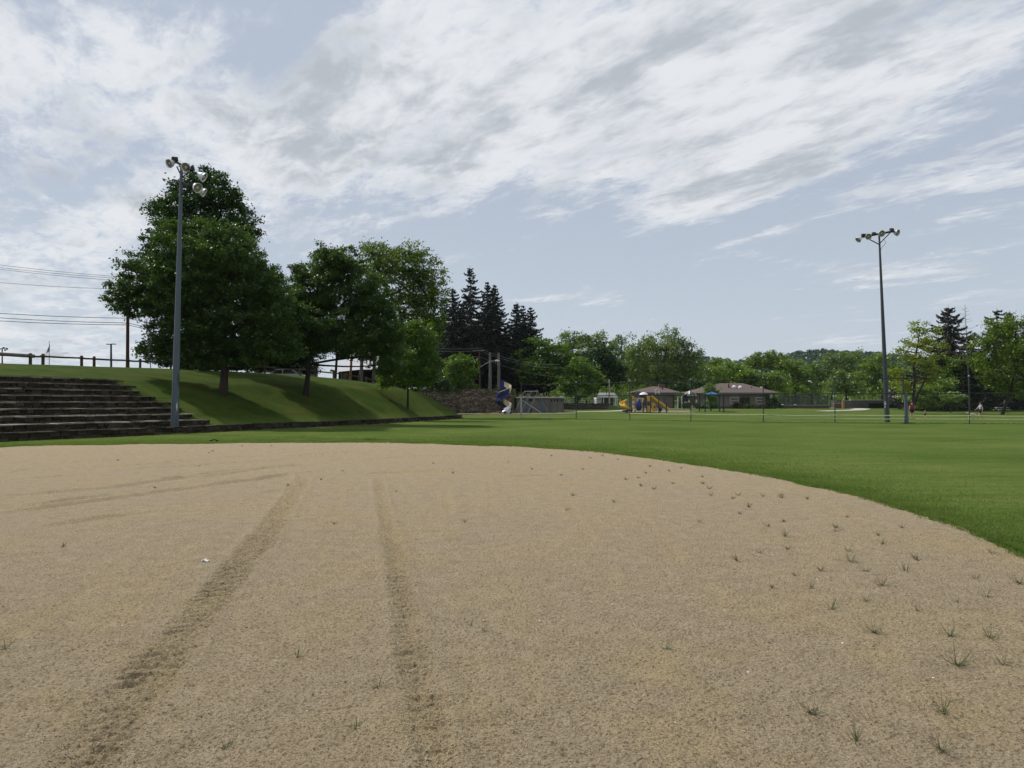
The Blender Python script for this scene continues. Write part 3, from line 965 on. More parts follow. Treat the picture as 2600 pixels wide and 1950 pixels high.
# first tread between the retaining wall and the first step
tr = MB(); prev = None
for s in np.arange(6, WS[-1] - 20, .4):
    a0 = wall_pt(s, .33); a1 = wall_pt(s, .95)
    if pxcol(a0[0], a0[1]) > 640: break
    cur = [(a0[0], a0[1], .335), (a1[0], a1[1], .37 + random.uniform(-.02, .02)), (a1[0], a1[1], .1), (a0[0], a0[1], .1)]
    if prev:
        for q in range(4):
            tr.poly([prev[q], cur[q], cur[(q + 1) % 4], prev[(q + 1) % 4]])
    prev = cur
tr.build('tread', M['tread'], ter)

# tufts along the steps and wall foot (uncountable small weeds)
WX = []
for i in range(0, 9):
    for s in np.arange(6.5, 40, .035):
        if random.random() < .55:
            a = wall_pt(s, .9 * i - random.uniform(.02, .25) if i else -random.uniform(.0, .12))
            if i and pxcol(a[0], a[1]) > ENDC[i]: break
            WX.append((a[0], a[1], (.35 + .33 * (i - 1)) if i > 0 else -.01))
WX = np.array(WX)
v, f = blades(WX[:, 0], WX[:, 1], WX[:, 2], rng.uniform(.04, .16, len(WX)), np.full(len(WX), .02), .8, 4)
sw = link_mesh('step_weeds', v, f, M['blade_dark'])
tag(sw, 'scrubby weeds growing along the stone seating steps', 'weeds', kind='stuff')

# rubble wall holding up the spruce plateau
def rubble_wall(name, pts, base, tops, thick, mat, label):
    root = thing(name, (pts[0][0], pts[0][1], base), label, 'wall')
    mb = MB()
    n = 60
    P = resample([np.array(p) for p in pts], .5)
    K = len(P)
    L0 = [0] + list(np.cumsum([math.hypot(*(np.array(b_) - np.array(a))) for a, b_ in zip(pts[:-1], pts[1:])]))
    rows = 10
    grid = []
    for i_, p in enumerate(P):
        s = i_ * .5
        top = np.interp(s, [q[0] for q in tops], [q[1] for q in tops]) + random.uniform(-.07, .07)
        col_ = []
        for r_ in range(rows + 1):
            z = base - .2 + (top - base + .2) * r_ / rows
            col_.append((p[0] + random.uniform(-.05, .05), p[1] + random.uniform(-.09, .09), z))
        grid.append(col_)
    for i_ in range(K - 1):
        for r_ in range(rows):
            mb.poly([grid[i_][r_], grid[i_ + 1][r_], grid[i_ + 1][r_ + 1], grid[i_][r_ + 1]])
        a, b_ = grid[i_][rows], grid[i_ + 1][rows]
        mb.poly([a, b_, (b_[0], b_[1] + thick, b_[2]), (a[0], a[1] + thick, a[2])])
    for e in (0, K - 1):
        c_ = grid[e]
        mb.poly([c_[0], (c_[0][0], c_[0][1] + thick, c_[0][2]), (c_[rows][0], c_[rows][1] + thick, c_[rows][2]), c_[rows]])
    mb.build('stonework', mat, root)
    return root
rubble_wall('rubble_wall', [(-28, 119.2), (-13, 119.0), (-8.2, 119.4), (-8.1, 118.6), (0.3, 118.6)], 0,
            [(0, 3.9), (15, 3.85), (19.2, 3.3), (19.9, 3.0), (20.5, 3.0), (21.5, 3.85), (28, 3.75), (30, 3.6)], 1.3, M['rubble'],
            'tall rough rubble stone wall below the dark spruces, behind the spiral slide')
rubble_wall('stone_wall', [(9.0, 133.0), (16.4, 133.2), (17.8, 135.2)], 0.25, [(0, 1.62), (7, 1.6), (10, 1.5)], 1.1, M['rubble_dark'],
            'low dark stone wall beside the light path, right of the bathhouse')

# ------------------------------------------------------------------ lawn details: paths
def strip(name, pts, width, mat, lift=.012):
    """pts: ground points (x, y); a ribbon draped on the ground"""
    P = smooth_line(resample([np.array(p) for p in pts], .8), 5)
    Tn = np.gradient(P, axis=0); Tn /= np.hypot(Tn[:, 0], Tn[:, 1])[:, None]
    vs, fs = [], []
    for i_, (p, tn) in enumerate(zip(P, Tn)):
        for sgn in (-1, 1):
            q = (p[0] - tn[1] * sgn * width / 2, p[1] + tn[0] * sgn * width / 2)
            vs.append((q[0], q[1], Hs(q[0], q[1]) + lift + .02))
        if i_:
            k = 2 * i_
            fs.append((k - 2, k - 1, k + 1, k))
    o_ = link_mesh(name, np.array(vs), [f[::-1] for f in fs], mat)
    o_.data.update()
    tag(o_, kind='structure')
    return o_
strip('path', [(8.0, 120.5), (12.5, 121.5), (16.0, 124.0), (19.5, 129.0), (21.5, 136.5), (30, 143.2), (52, 144.5)], 2.0, M['concrete'])
strip('path', [(49.5, 124.0), (58, 129.5), (63, 138), (67, 150), (68, 166)], 2.6, M['concrete'])
def pad(name, pts, mat, lift=.03):
    n = len(pts)
    vs = [(p[0], p[1], Hs(p[0], p[1]) + lift) for p in pts]
    o_ = link_mesh(name, np.array(vs), [tuple(range(n))], mat)
    tag(o_, kind='structure')
pad('play_area_surface', [(-10.5, 110), (-9, 108.6), (4, 109.5), (9.5, 114), (10, 120.3), (1.0, 119.9), (1.0, 118.4), (-10.5, 118.0)], M['mulch'])
pad('playground_surface', [(16.8, 118.5), (28, 117.5), (29, 126), (23, 128.5), (18, 127)], M['mulch'])

# ------------------------------------------------------------------ trees
def leaf_quads(C, size, up=.35, droop=0.0, seed=0, aspect=.62):
    """diamond leaves at centres C"""
    rg = np.random.default_rng(seed)
    n = len(C)
    nrm = rg.normal(size=(n, 3)); nrm[:, 2] = np.abs(nrm[:, 2]) + up
    nrm /= np.linalg.norm(nrm, axis=1)[:, None]
    a = rg.normal(size=(n, 3)); a[:, 2] -= droop
    a -= nrm * (a * nrm).sum(1)[:, None]
    a /= np.linalg.norm(a, axis=1)[:, None] + 1e-9
    b_ = np.cross(nrm, a)
    s = (size * rg.uniform(.65, 1.35, n))[:, None]
    v = np.stack([C - a * s * .6, C + b_ * s * aspect * .55 + a * s * .05, C + a * s * .6, C - b_ * s * aspect * .55 + a * s * .05], 1)
    f = np.arange(n * 4).reshape(n, 4)
    return v.reshape(-1, 3).astype(np.float32), f
def limb(mb, a, b_, r0_, r1_, bend=.12, seg=7, n=5, sag=0.0):
    a, b_ = Vector(a), Vector(b_)
    d = b_ - a
    off = Vector((random.uniform(-1, 1), random.uniform(-1, 1), random.uniform(-.3, .6))) * d.length * bend
    pts, rad = [], []
    for k in range(n + 1):
        s = k / n
        p = a.lerp(b_, s) + off * math.sin(math.pi * s) + Vector((0, 0, sag * math.sin(math.pi * s)))
        pts.append(p); rad.append(r0_ + (r1_ - r0_) * s ** .8)
    mb.tube(pts, rad, seg, cap=False)
    return pts
def make_tree(name, label, base, d, lobes, mat, trunk_r, leaf=.2, dens=1.0, group=None, cat='tree', bark='bark', fork=None,
              clump=.9, per=46, trunks=None, twig=True, depth=.9, fill=.42, flat=.6, droop=0.0, seed=None, up=.35, leaf_cap=90000, spread=.42):
    """lobes in photograph pixels (cx, cy, rx, ry[, depth offset m]) seen at distance d; base = world point"""
    sd = seed if seed is not None else (hash(label) & 0xffff)
    sd = sum(ord(ch) * (i_ + 1) for i_, ch in enumerate(label)) % 99991
    rg = np.random.default_rng(sd)
    random.seed(sd)
    base = Vector(base)
    root = thing(name, base, label, cat, group)
    L3 = []
    for lb in lobes:
        c = at(lb[0], lb[1], d)
        rx, rz = lb[2] * mpp(d), lb[3] * mpp(d)
        dy_ = lb[4] if len(lb) > 4 else rg.uniform(-.25, .25) * rx
        L3.append((np.array([c.x, c.y + dy_, c.z]), np.array([rx, rx * depth, rz])))
    # clump centres
    Cs = []
    vols = np.array([l[1][0] * l[1][1] * l[1][2] for l in L3])
    for (c, rr), vol in zip(L3, vols):
        area = (rr[0] * rr[2] + rr[0] * rr[1] + rr[1] * rr[2]) / 3
        n = max(8, int(area * 5.2 * dens / (clump * clump)))
        u = rg.normal(size=(n, 3)); u /= np.linalg.norm(u, axis=1)[:, None]
        rad = rg.random(n) ** fill
        p = c + u * rad[:, None] * rr * .93
        # ragged outline: the odd clump sticks out
        stick = rg.random(n) < .20
        p = p + u * (stick * rg.uniform(.1, .75, n) * clump * 1.2)[:, None]
        Cs.append(p)
    C = np.concatenate(Cs)
    # leaves in flattened clumps
    nl = int(min(leaf_cap * 1.5, len(C) * per))
    k = rg.integers(0, len(C), nl)
    cs = clump * rg.uniform(.55, 1.25, len(C))
    u = rg.normal(size=(nl, 3)) * spread
    P = C[k] + u * cs[k][:, None] * np.array([1, 1, flat])
    P[:, 2] -= droop * np.abs(rg.normal(size=nl)) * cs[k]
    P = P[P[:, 2] > base.z + .15]
    v, f = leaf_quads(P, leaf, seed=sd, droop=droop * 2, up=up)
    link_mesh('crown', v, f, mat, root)
    # wood
    mb = MB()
    top = max(L3, key=lambda l: l[0][2])
    cz = np.average([l[0][2] for l in L3], weights=vols)
    cx = np.average([l[0][0] for l in L3], weights=vols); cy = np.average([l[0][1] for l in L3], weights=vols)
    low = min(l[0][2] - l[1][2] for l in L3)
    fk = Vector((base.x + (cx - base.x) * .35, base.y, max(base.z + 1.2, min(low + .25 * (cz - low), cz)))) if fork is None else Vector(fk_at(fork, d))
    tr_pts = [base - Vector((0, 0, .25)), base + Vector((0, 0, .12)), base.lerp(fk, .35), base.lerp(fk, .7), fk]
    tr_r = [trunk_r * 1.5, trunk_r * 1.22, trunk_r, trunk_r * .9, trunk_r * .82]
    if trunks is None:
        mb.tube(tr_pts, tr_r, 10)
    starts = [fk]
    if trunks:
        starts = []
        for (tx, ty) in trunks:
            e = at(tx, ty, d)
            limb(mb, base - Vector((0, 0, .2)), e, trunk_r, trunk_r * .6, .04, 8, 6)
            starts.append(e)
    leader = Vector(top[0]) + Vector((0, 0, top[1][2] * .35))
    s0_ = min(starts, key=lambda s: (s - leader).length)
    main = limb(mb, s0_, leader, trunk_r * .7, trunk_r * .12, .05, 8, 7)
    for (c, rr) in L3:
        st = min(starts + main[1:5], key=lambda s: (s - Vector(c)).length + (3 if s.z > c[2] else 0))
        pts = limb(mb, st, c, trunk_r * .42, trunk_r * .16, .12, 7, 5)
        if twig:
            near_ = [p for p in C if ((abs(p - c) / rr) ** 2).sum() < 1.3]
            random.shuffle(near_)
            for p in near_[:max(5, min(26, int(len(near_) * .3)))]:
                s_ = min(pts[2:], key=lambda q: (q - Vector(p)).length)
                limb(mb, s_, p, trunk_r * .13, trunk_r * .03, .1, 4, 3)
    mb.build('trunk', M[bark], root, smooth=True)
    return root
def fk_at(fork, d):
    return at(fork[0], fork[1], d)

# --- the big trees on the bank
b1 = hit(567, 1002)
D1 = b1.y
make_tree('maple_tree', 'largest broad dark maple on the bank, thick trunk just right of the tall light pole', b1, D1,
          [(480, 640, 105, 80), (420, 720, 120, 85), (560, 660, 115, 90), (640, 730, 90, 90), (370, 760, 80, 60), (480, 800, 110, 80), (600, 830, 100, 75), (320, 735, 45, 30),
           (560, 600, 70, 45), (430, 590, 60, 45), (440, 870, 70, 40), (690, 790, 50, 75), (500, 900, 60, 25), (395, 890, 45, 28), (640, 890, 60, 35), (345, 680, 60, 32), (690, 745, 30, 45), (520, 735, 90, 70), (700, 835, 60, 66), (705, 890, 55, 38), (690, 800, 60, 66, 3.0), (630, 710, 70, 66, 2.5), (560, 900, 70, 30), (300, 765, 35, 26)],
          M['maple'], .26, leaf=.15, dens=1.5, fork=(572, 905), clump=.62, per=80, spread=.36, fill=.40, leaf_cap=150000, depth=1.15)
b1b = on(520, 66)
make_tree('linden_tree', 'tallest tree on the bank, dark and conical, rising behind the big maple', b1b, 66,
          [(520, 455, 45, 35), (490, 480, 60, 40), (560, 500, 60, 60), (480, 540, 95, 55), (590, 560, 60, 70), (540, 600, 110, 70), (410, 560, 38, 28), (425, 520, 40, 25),
           (385, 605, 22, 30), (370, 640, 30, 30), (620, 620, 50, 70), (500, 700, 130, 90), (540, 800, 130, 90), (520, 880, 90, 40)],
          M['linden'], .32, leaf=.19, dens=1.5, clump=.8, per=70, spread=.36, fill=.38, leaf_cap=110000, depth=1.15)
b2 = hit(776, 1004)
make_tree('maple_tree', 'round dark maple on the bank forking low, second trunk right of the light pole', b2, b2.y,
          [(835, 680, 80, 55), (900, 740, 90, 75), (800, 740, 80, 65), (760, 800, 70, 70), (940, 820, 75, 80), (850, 830, 100, 70), (970, 900, 50, 55), (760, 700, 30, 30),
           (900, 878, 80, 36), (745, 860, 55, 50), (990, 850, 38, 50), (830, 650, 40, 22), (1000, 915, 22, 40), (805, 865, 60, 30), (735, 770, 50, 50), (725, 830, 55, 55), (705, 785, 26, 45), (700, 880, 40, 40), (980, 925, 36, 30), (960, 780, 50, 60), (880, 670, 60, 40), (735, 800, 60, 65, -2.5)],
          M['maple'], .20, leaf=.15, dens=1.6, fork=(785, 925), clump=.62, per=80, spread=.36, fill=.42, leaf_cap=130000, depth=1.15)
b3 = hit(1035, 1038)
make_tree('maple_tree', 'small fresh green maple with a slim straight trunk at the end of the grass bank', b3, b3.y,
          [(1040, 840, 45, 32), (1010, 880, 55, 45), (1080, 880, 42, 50), (1050, 920, 70, 50), (1000, 950, 42, 34), (1095, 935, 32, 40), (1050, 968, 55, 24), (975, 975, 22, 18)],
          M['young'], .10, leaf=.17, dens=1.5, clump=.6, per=60, fork=(1036, 985), leaf_cap=70000)
make_tree('locust_tree', 'tall airy yellow green locust rising between the round maple and the spruces', on(1010, 84), 84,
          [(960, 650, 62, 38), (1010, 690, 75, 50), (1080, 690, 55, 50), (1100, 740, 42, 45), (1040, 640, 45, 30), (1050, 760, 85, 55), (1060, 830, 65, 60), (960, 710, 50, 50), (1100, 800, 35, 60), (1000, 870, 70, 60), (1085, 880, 30, 50), (935, 630, 22, 14)],
          M['locust'], .3, leaf=.2, dens=1.7, clump=.85, per=52, fill=.5, fork=(1020, 800), leaf_cap=80000)
make_tree('bush', 'small dark leafy bush at the top of the bank behind the big maple trunk', on(518, 62), 62,
          [(505, 932, 18, 14), (530, 934, 15, 12), (516, 944, 22, 8)], M['linden'], .05, leaf=.16, dens=1.2, clump=.4, per=40, cat='bush', twig=False)
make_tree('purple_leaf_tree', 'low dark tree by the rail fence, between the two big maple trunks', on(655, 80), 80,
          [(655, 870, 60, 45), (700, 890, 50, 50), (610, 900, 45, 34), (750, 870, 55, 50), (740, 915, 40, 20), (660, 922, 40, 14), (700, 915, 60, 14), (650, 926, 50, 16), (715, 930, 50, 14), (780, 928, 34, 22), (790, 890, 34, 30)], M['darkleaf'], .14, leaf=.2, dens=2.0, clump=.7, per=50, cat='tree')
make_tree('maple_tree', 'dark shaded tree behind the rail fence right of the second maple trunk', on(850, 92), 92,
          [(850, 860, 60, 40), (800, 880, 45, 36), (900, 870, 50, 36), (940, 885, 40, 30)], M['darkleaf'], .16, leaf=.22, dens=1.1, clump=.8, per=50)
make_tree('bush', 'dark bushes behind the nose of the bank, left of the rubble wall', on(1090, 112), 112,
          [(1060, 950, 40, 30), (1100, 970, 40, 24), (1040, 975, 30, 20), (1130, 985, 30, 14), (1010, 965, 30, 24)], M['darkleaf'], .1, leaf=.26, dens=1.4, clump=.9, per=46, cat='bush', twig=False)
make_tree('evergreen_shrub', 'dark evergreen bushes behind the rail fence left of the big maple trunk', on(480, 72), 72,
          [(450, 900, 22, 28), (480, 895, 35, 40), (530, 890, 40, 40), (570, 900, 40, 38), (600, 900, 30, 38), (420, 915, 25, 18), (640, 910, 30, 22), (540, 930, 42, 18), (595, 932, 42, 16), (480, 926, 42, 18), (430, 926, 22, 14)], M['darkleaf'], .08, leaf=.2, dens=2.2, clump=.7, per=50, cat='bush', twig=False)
make_tree('small_tree', 'bright green bushy tree on top of the rubble wall, left of the street lamp', on(1165, 121), 121,
          [(1150, 925, 28, 25), (1175, 920, 30, 22), (1195, 940, 22, 22), (1165, 955, 42, 28), (1185, 985, 30, 22), (1145, 965, 30, 28), (1205, 1000, 14, 14), (1130, 985, 22, 16)],
          M['young'], .12, leaf=.26, dens=1.5, clump=.9, per=50, leaf_cap=45000)
# --- behind the bathhouse and along the low wall
make_tree('maple_tree', 'light green tree with several forked stems standing right of the spruces', on(1387, 140), 140,
          [(1375, 885, 38, 28), (1340, 915, 38, 30), (1415, 900, 42, 32), (1440, 925, 32, 28), (1380, 935, 60, 30), (1325, 930, 25, 22), (1350, 960, 40, 20), (1425, 955, 38, 22)],
          M['young'], .16, leaf=.34, dens=1.5, clump=1.1, per=48, trunks=[(1372, 958), (1389, 940), (1406, 955)], leaf_cap=50000)
make_tree('maple_tree', 'light green tree with drooping skirts in front of the white roofed shelter', on(1466, 136), 136,
          [(1465, 930, 30, 24), (1490, 950, 36, 24), (1450, 965, 40, 22), (1500, 975, 34, 20), (1470, 990, 44, 18), (1515, 965, 18, 18), (1440, 990, 18, 16)],
          M['young'], .14, leaf=.3, dens=1.4, clump=1.0, per=48, leaf_cap=45000)
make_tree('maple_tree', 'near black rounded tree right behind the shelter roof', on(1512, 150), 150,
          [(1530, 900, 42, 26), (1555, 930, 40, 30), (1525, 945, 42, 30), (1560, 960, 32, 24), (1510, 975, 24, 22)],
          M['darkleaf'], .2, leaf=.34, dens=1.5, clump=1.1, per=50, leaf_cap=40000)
make_tree('poplar_tree', 'tall pale green tree, loose topped, left of the willow', on(1460, 190), 190,
          [(1445, 860, 30, 22), (1480, 870, 42, 24), (1520, 865, 34, 22), (1500, 895, 60, 28), (1440, 895, 30, 28), (1470, 920, 60, 30)],
          M['olive'], .3, leaf=.42, dens=1.3, clump=1.5, per=46, leaf_cap=45000)
make_tree('poplar_tree', 'narrow pale topped tree in the gap left of the willow', on(1580, 230), 230,
          [(1578, 862, 22, 14), (1560, 880, 18, 14), (1585, 895, 40, 24), (1590, 930, 40, 30)],
          M['olive'], .3, leaf=.5, dens=1.3, clump=1.8, per=46, leaf_cap=30000)
make_tree('willow_tree', 'huge spreading willow behind the left brown roofed pavilion', on(1668, 175), 175,
          [(1700, 858, 30, 26), (1735, 865, 20, 24), (1645, 865, 34, 22), (1620, 880, 28, 18), (1680, 890, 60, 34), (1740, 900, 36, 34), (1620, 915, 45, 34), (1770, 905, 24, 24), (1650, 945, 60, 36), (1720, 945, 60, 36), (1600, 955, 34, 34), (1765, 940, 24, 34), (1690, 960, 70, 26)],
          M['willow'], .5, leaf=.4, dens=1.25, clump=1.4, per=50, flat=.9, droop=.7, trunks=[(1668, 950), (1685, 945)], leaf_cap=80000)
FAR = [  # name, label, px, d, lobes, material
    ('maple_tree', 'leafy tree between the willow and the wide brown roof', 1800, 185, [(1795, 945, 34, 26), (1815, 925, 22, 16), (1785, 975, 40, 22), (1825, 965, 30, 24)], 'midtree'),
    ('maple_tree', 'low dark tree behind the gap between the two brown roofed pavilions', 1745, 165, [(1745, 985, 36, 22), (1775, 985, 26, 20), (1720, 990, 20, 16)], 'darkleaf'),
    ('horse_chestnut_tree', 'wide bright crown rising directly behind the wide brown roof, left half', 1860, 175, [(1850, 935, 36, 18), (1880, 945, 34, 20), (1830, 955, 34, 18), (1865, 965, 48, 18), (1900, 960, 26, 20)], 'spring'),
    ('horse_chestnut_tree', 'dark rounded crown behind the right half of the wide brown roof', 1945, 175, [(1935, 955, 34, 16), (1965, 960, 30, 18), (1945, 980, 42, 20), (1985, 985, 22, 16), (1915, 975, 24, 18)], 'midtree'),
    ('locust_tree', 'high flat topped yellow green locust above the wide brown roof', 1945, 215, [(1945, 905, 38, 14), (1975, 912, 30, 14), (1915, 915, 30, 14), (1945, 925, 58, 16), (1990, 930, 26, 16)], 'locust'),
    ('locust_tree', 'dense mid green tree right of the wide brown roof, behind the court screen', 2020, 190, [(2010, 925, 28, 18), (2030, 945, 38, 22), (2000, 960, 34, 24), (2040, 975, 34, 24), (2010, 990, 44, 16)], 'midtree'),
    ('maple_tree', 'green tree behind the white curved street lamp', 2060, 200, [(2055, 935, 24, 16), (2070, 960, 28, 22), (2060, 985, 34, 18)], 'midtree'),
    ('oak_tree', 'olive topped tree above the path sign', 2110, 200, [(2105, 920, 26, 18), (2130, 912, 30, 20), (2165, 905, 28, 20), (2130, 940, 44, 22), (2090, 950, 26, 20)], 'olive'),
    ('oak_tree', 'shady olive tree right of the path, over the bridge wall', 2150, 175, [(2150, 955, 40, 20), (2130, 980, 36, 20), (2170, 985, 34, 22), (2110, 975, 24, 18)], 'olive'),
    ('birch_tree', 'pale green tree with a thin leaning white trunk beside the bridge', 2215, 158, [(2215, 930, 30, 22), (2235, 950, 28, 26), (2200, 960, 30, 24), (2220, 985, 36, 20), (2235, 915, 16, 14)], 'midtree'),
    ('oak_tree', 'olive tree immediately left of the right light pole, below the ridge', 2240, 200, [(2235, 915, 26, 16), (2255, 935, 28, 22), (2200, 925, 24, 16), (2265, 960, 24, 24)], 'olive'),
]
for (nm, lab, px, d, lobes, mt) in FAR:
    if nm == 'birch_tree':
        make_tree(nm, lab, hit(2213, 1034), 158, lobes, M[mt], .16, leaf=.36, dens=1.3, clump=1.2, per=44, bark='bark_pale', fork=(2217, 985), leaf_cap=30000, group='trees beyond the far lawn')
    else:
        make_tree(nm, lab, on(px, d), d, lobes, M[mt], .25, leaf=.4, dens=1.35, clump=1.35, per=46, leaf_cap=32000, group='trees beyond the far lawn')
# --- right hand group
b4 = hit(2313, 1037)
make_tree('ash_tree', 'open yellow green tree with a forked dark trunk, just right of the right light pole', on(2313, 112), 112,
          [(2335, 840, 30, 26), (2315, 870, 28, 26), (2360, 870, 38, 32), (2290, 890, 18, 14), (2330, 910, 48, 28), (2285, 945, 30, 32), (2300, 985, 34, 30), (2362, 925, 26, 24), (2365, 965, 28, 20)],
          M['yellow'], .26, leaf=.26, dens=1.0, clump=1.0, per=40, fill=.6, trunks=[(2320, 925), (2352, 960)], leaf_cap=45000)
make_tree('maple_tree', 'dark leafy undergrowth tree behind the man in red', on(2370, 125), 125,
          [(2340, 1000, 38, 26), (2380, 1005, 40, 26), (2360, 1025, 50, 14), (2420, 1015, 34, 20), (2400, 980, 34, 26)], M['midtree'], .15, leaf=.3, dens=1.5, clump=1.0, per=50, leaf_cap=40000, twig=False)
make_tree('maple_tree', 'pale twiggy young tree with two light tufts, left of the fence post by the woman', on(2412, 116), 116,
          [(2398, 1003, 12, 8), (2418, 1005, 14, 9), (2437, 1003, 12, 12), (2408, 1012, 16, 7), (2430, 1014, 10, 8)], M['pale'], .06, leaf=.22, dens=1.6, clump=.6, per=30, leaf_cap=9000)
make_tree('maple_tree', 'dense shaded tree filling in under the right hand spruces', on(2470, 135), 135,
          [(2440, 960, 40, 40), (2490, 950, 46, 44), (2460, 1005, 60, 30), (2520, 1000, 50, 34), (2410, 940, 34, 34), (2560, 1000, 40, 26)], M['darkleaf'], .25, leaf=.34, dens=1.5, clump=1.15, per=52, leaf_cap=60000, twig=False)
make_tree('maple_tree', 'mid green tree in front of the right hand spruces, right of the yellow green ash', on(2420, 128), 128,
          [(2395, 915, 26, 20), (2425, 925, 26, 18), (2410, 945, 34, 20)], M['midtree'], .2, leaf=.3, dens=1.4, clump=1.1, per=46, leaf_cap=28000)
make_tree('locust_tree', 'big feathery locust filling the right edge, branches sweeping over the woman', on(2545, 108), 108,
          [(2540, 830, 50, 30), (2585, 820, 44, 30), (2500, 860, 45, 30), (2560, 880, 70, 40), (2620, 870, 60, 50), (2500, 920, 45, 30), (2560, 940, 70, 36), (2640, 940, 60, 50), (2520, 975, 40, 26), (2600, 990, 60, 24), (2670, 850, 50, 50)],
          M['locust'], .2, leaf=.26, dens=1.3, clump=1.1, per=50, fork=(2585, 930), leaf_cap=90000, droop=.2)
make_tree('maple_tree', 'tall tree just outside the right edge behind the feathery locust', on(2740, 120), 120,
          [(2740, 880, 70, 60), (2780, 940, 70, 60), (2700, 960, 50, 50)], M['midtree'], .3, leaf=.35, dens=1.2, clump=1.3, per=44, leaf_cap=30000)

# --- conifers
def spruce(name, label, base, top, width, mat=None, group=None, bare=.12, dens=1.0, droopy=.35, trunk='bark_grey', keep=1.0, tr=.28, expo=.85):
    sd = sum(ord(ch) * (i_ + 3) for i_, ch in enumerate(label)) % 99991
    rg = np.random.default_rng(sd); random.seed(sd)
    base, top = Vector(base), Vector(top)
    root = thing(name, base, label, 'spruce tree', group)
    Ht = top.z - base.z
    mb = MB()
    lean = (top - base)
    pts = [base - Vector((0, 0, .3))] + [base + lean * k for k in (.02, .3, .6, .85, 1.0)]
    mb.tube(pts, [tr * 1.4, tr * 1.15, tr * .85, tr * .5, tr * .2, .03], 9)
    Cn = []
    zz = bare
    while zz < .992:
        env = (1 - zz) ** expo * width * .95 * (1.0 if zz > bare + .12 else .75 + (zz - bare) * 2)
        nb = int(max(4, 7 * dens * (1 - zz * .35)))
        a0_ = rg.uniform(0, 6.28)
        for j in range(nb):
            if rg.random() > keep: continue
            a = a0_ + 2 * np.pi * j / nb + rg.normal() * .25
            L = env * rg.uniform(.5, 1.18) + .22
            o_ = base + lean * (zz + rg.uniform(-.006, .006))
            dr = droopy * L * rg.uniform(.7, 1.3)
            e_up = .25 * L if zz > .85 else 0
            tip = o_ + Vector((math.cos(a) * L, math.sin(a) * L, -dr + e_up))
            P = []
            for k in range(6):
                s = k / 5
                p = o_.lerp(tip, s); p.z += -.35 * dr * math.sin(math.pi * s) + .20 * L * s ** 3
                P.append(p)
            if L > .6: mb.tube(P, [tr * .16 * (1 - .8 * k / 5) for k in range(6)], 4, cap=False)
            n = int(max(10, L * 62))
            s = rg.random(n) ** .7
            pa = np.array([tuple(p) for p in P])
            q = np.stack([np.interp(s, np.linspace(0, 1, 6), pa[:, c_]) for c_ in range(3)], 1)
            side = rg.normal(size=n) * (.10 * L * (1 - s * .6) + .05)
            hang = np.abs(rg.normal(size=n)) * .13 + np.abs(side) * .25
            q += np.stack([-math.sin(a) * side, math.cos(a) * side, -hang], 1)
            Cn.append(q)
        zz += max(.014, .50 / Ht)
    P = np.concatenate(Cn)
    v, f = leaf_quads(P, .25, up=.1, droop=.9, seed=sd, aspect=.5)
    link_mesh('crown', v, f, mat or M['spruce'], root)
    mb.build('trunk', M[trunk], root, smooth=True)
    return root
DS = 142
def sp(label, pb, pt, w_px, d=DS, **kw):
    b_ = on(pb, d); t_ = at(pt[0], pt[1], d)
    return spruce('spruce_tree', label, b_, t_, w_px * mpp(d), **kw)
G = 'dark spruces in a row on the plateau'
sp('tallest ragged dark spruce, its broken double top highest of the row', 1200, (1193, 674), 120, group=G, dens=1.0, keep=.85, bare=.20, tr=.34)
sp('dark spruce left of the tallest, against the airy locust', 1152, (1150, 727), 100, d=140, group=G, bare=.16)
sp('shorter dark spruce half hidden at the left end of the row', 1118, (1128, 752), 95, d=146, group=G, bare=.14)
sp('dense dark spruce just right of the tallest one', 1243, (1237, 716), 110, d=146, group=G, bare=.2, dens=1.2)
sp('dark spruce with a bushy top, third from the right end of the row', 1268, (1255, 722), 105, d=150, group=G, bare=.2, dens=1.2)
sp('narrow dark spruce, second step down on the right side of the row', 1312, (1311, 766), 95, d=143, group=G, bare=.18, dens=1.15)
sp('short dark spruce near the right end of the row', 1334, (1328, 775), 90, d=147, group=G, bare=.2)
sp('rightmost dark spruce of the row, lowest and widest reaching', 1352, (1347, 778), 105, d=144, group=G, bare=.22, tr=.3)
sp('dark spruce filling the row below the tallest top, slightly behind', 1222, (1216, 800), 120, d=156, group=G, bare=.2)
sp('dark spruce filling the row behind the right step, slightly behind', 1285, (1284, 830), 120, d=158, group=G, bare=.2)
sp('dark spruce closing the left end of the row, low behind the airy locust', 1095, (1100, 800), 110, d=150, group=G, bare=.12)
sp('dark spruce filling the row between the tallest and the left one, behind', 1172, (1174, 770), 120, d=154, group=G, bare=.14)
G2 = 'spruces at the right edge'
spruce('spruce_tree', 'broad spruce with browning left branches, right of the right light pole', on(2412, 132), at(2408, 776, 132), 190 * mpp(132), M['spruce_brown'], G2, bare=.05, dens=1.2, expo=.78)
spruce('spruce_tree', 'dark spruce top rising behind the feathery locust', on(2528, 135), at(2531, 782, 135), 175 * mpp(135), M['spruce_brown'], G2, bare=.05, keep=.8, expo=.78)
spruce('spruce_tree', 'small spruce tip showing at the upper right behind the locust', on(2566, 140), at(2563, 788, 140), 90 * mpp(140), M['spruce'], G2, bare=.05)
sp('dark lower spruce between the two big right hand conifers', 2470, (2468, 850), 110, d=138, group=G2, bare=.05)
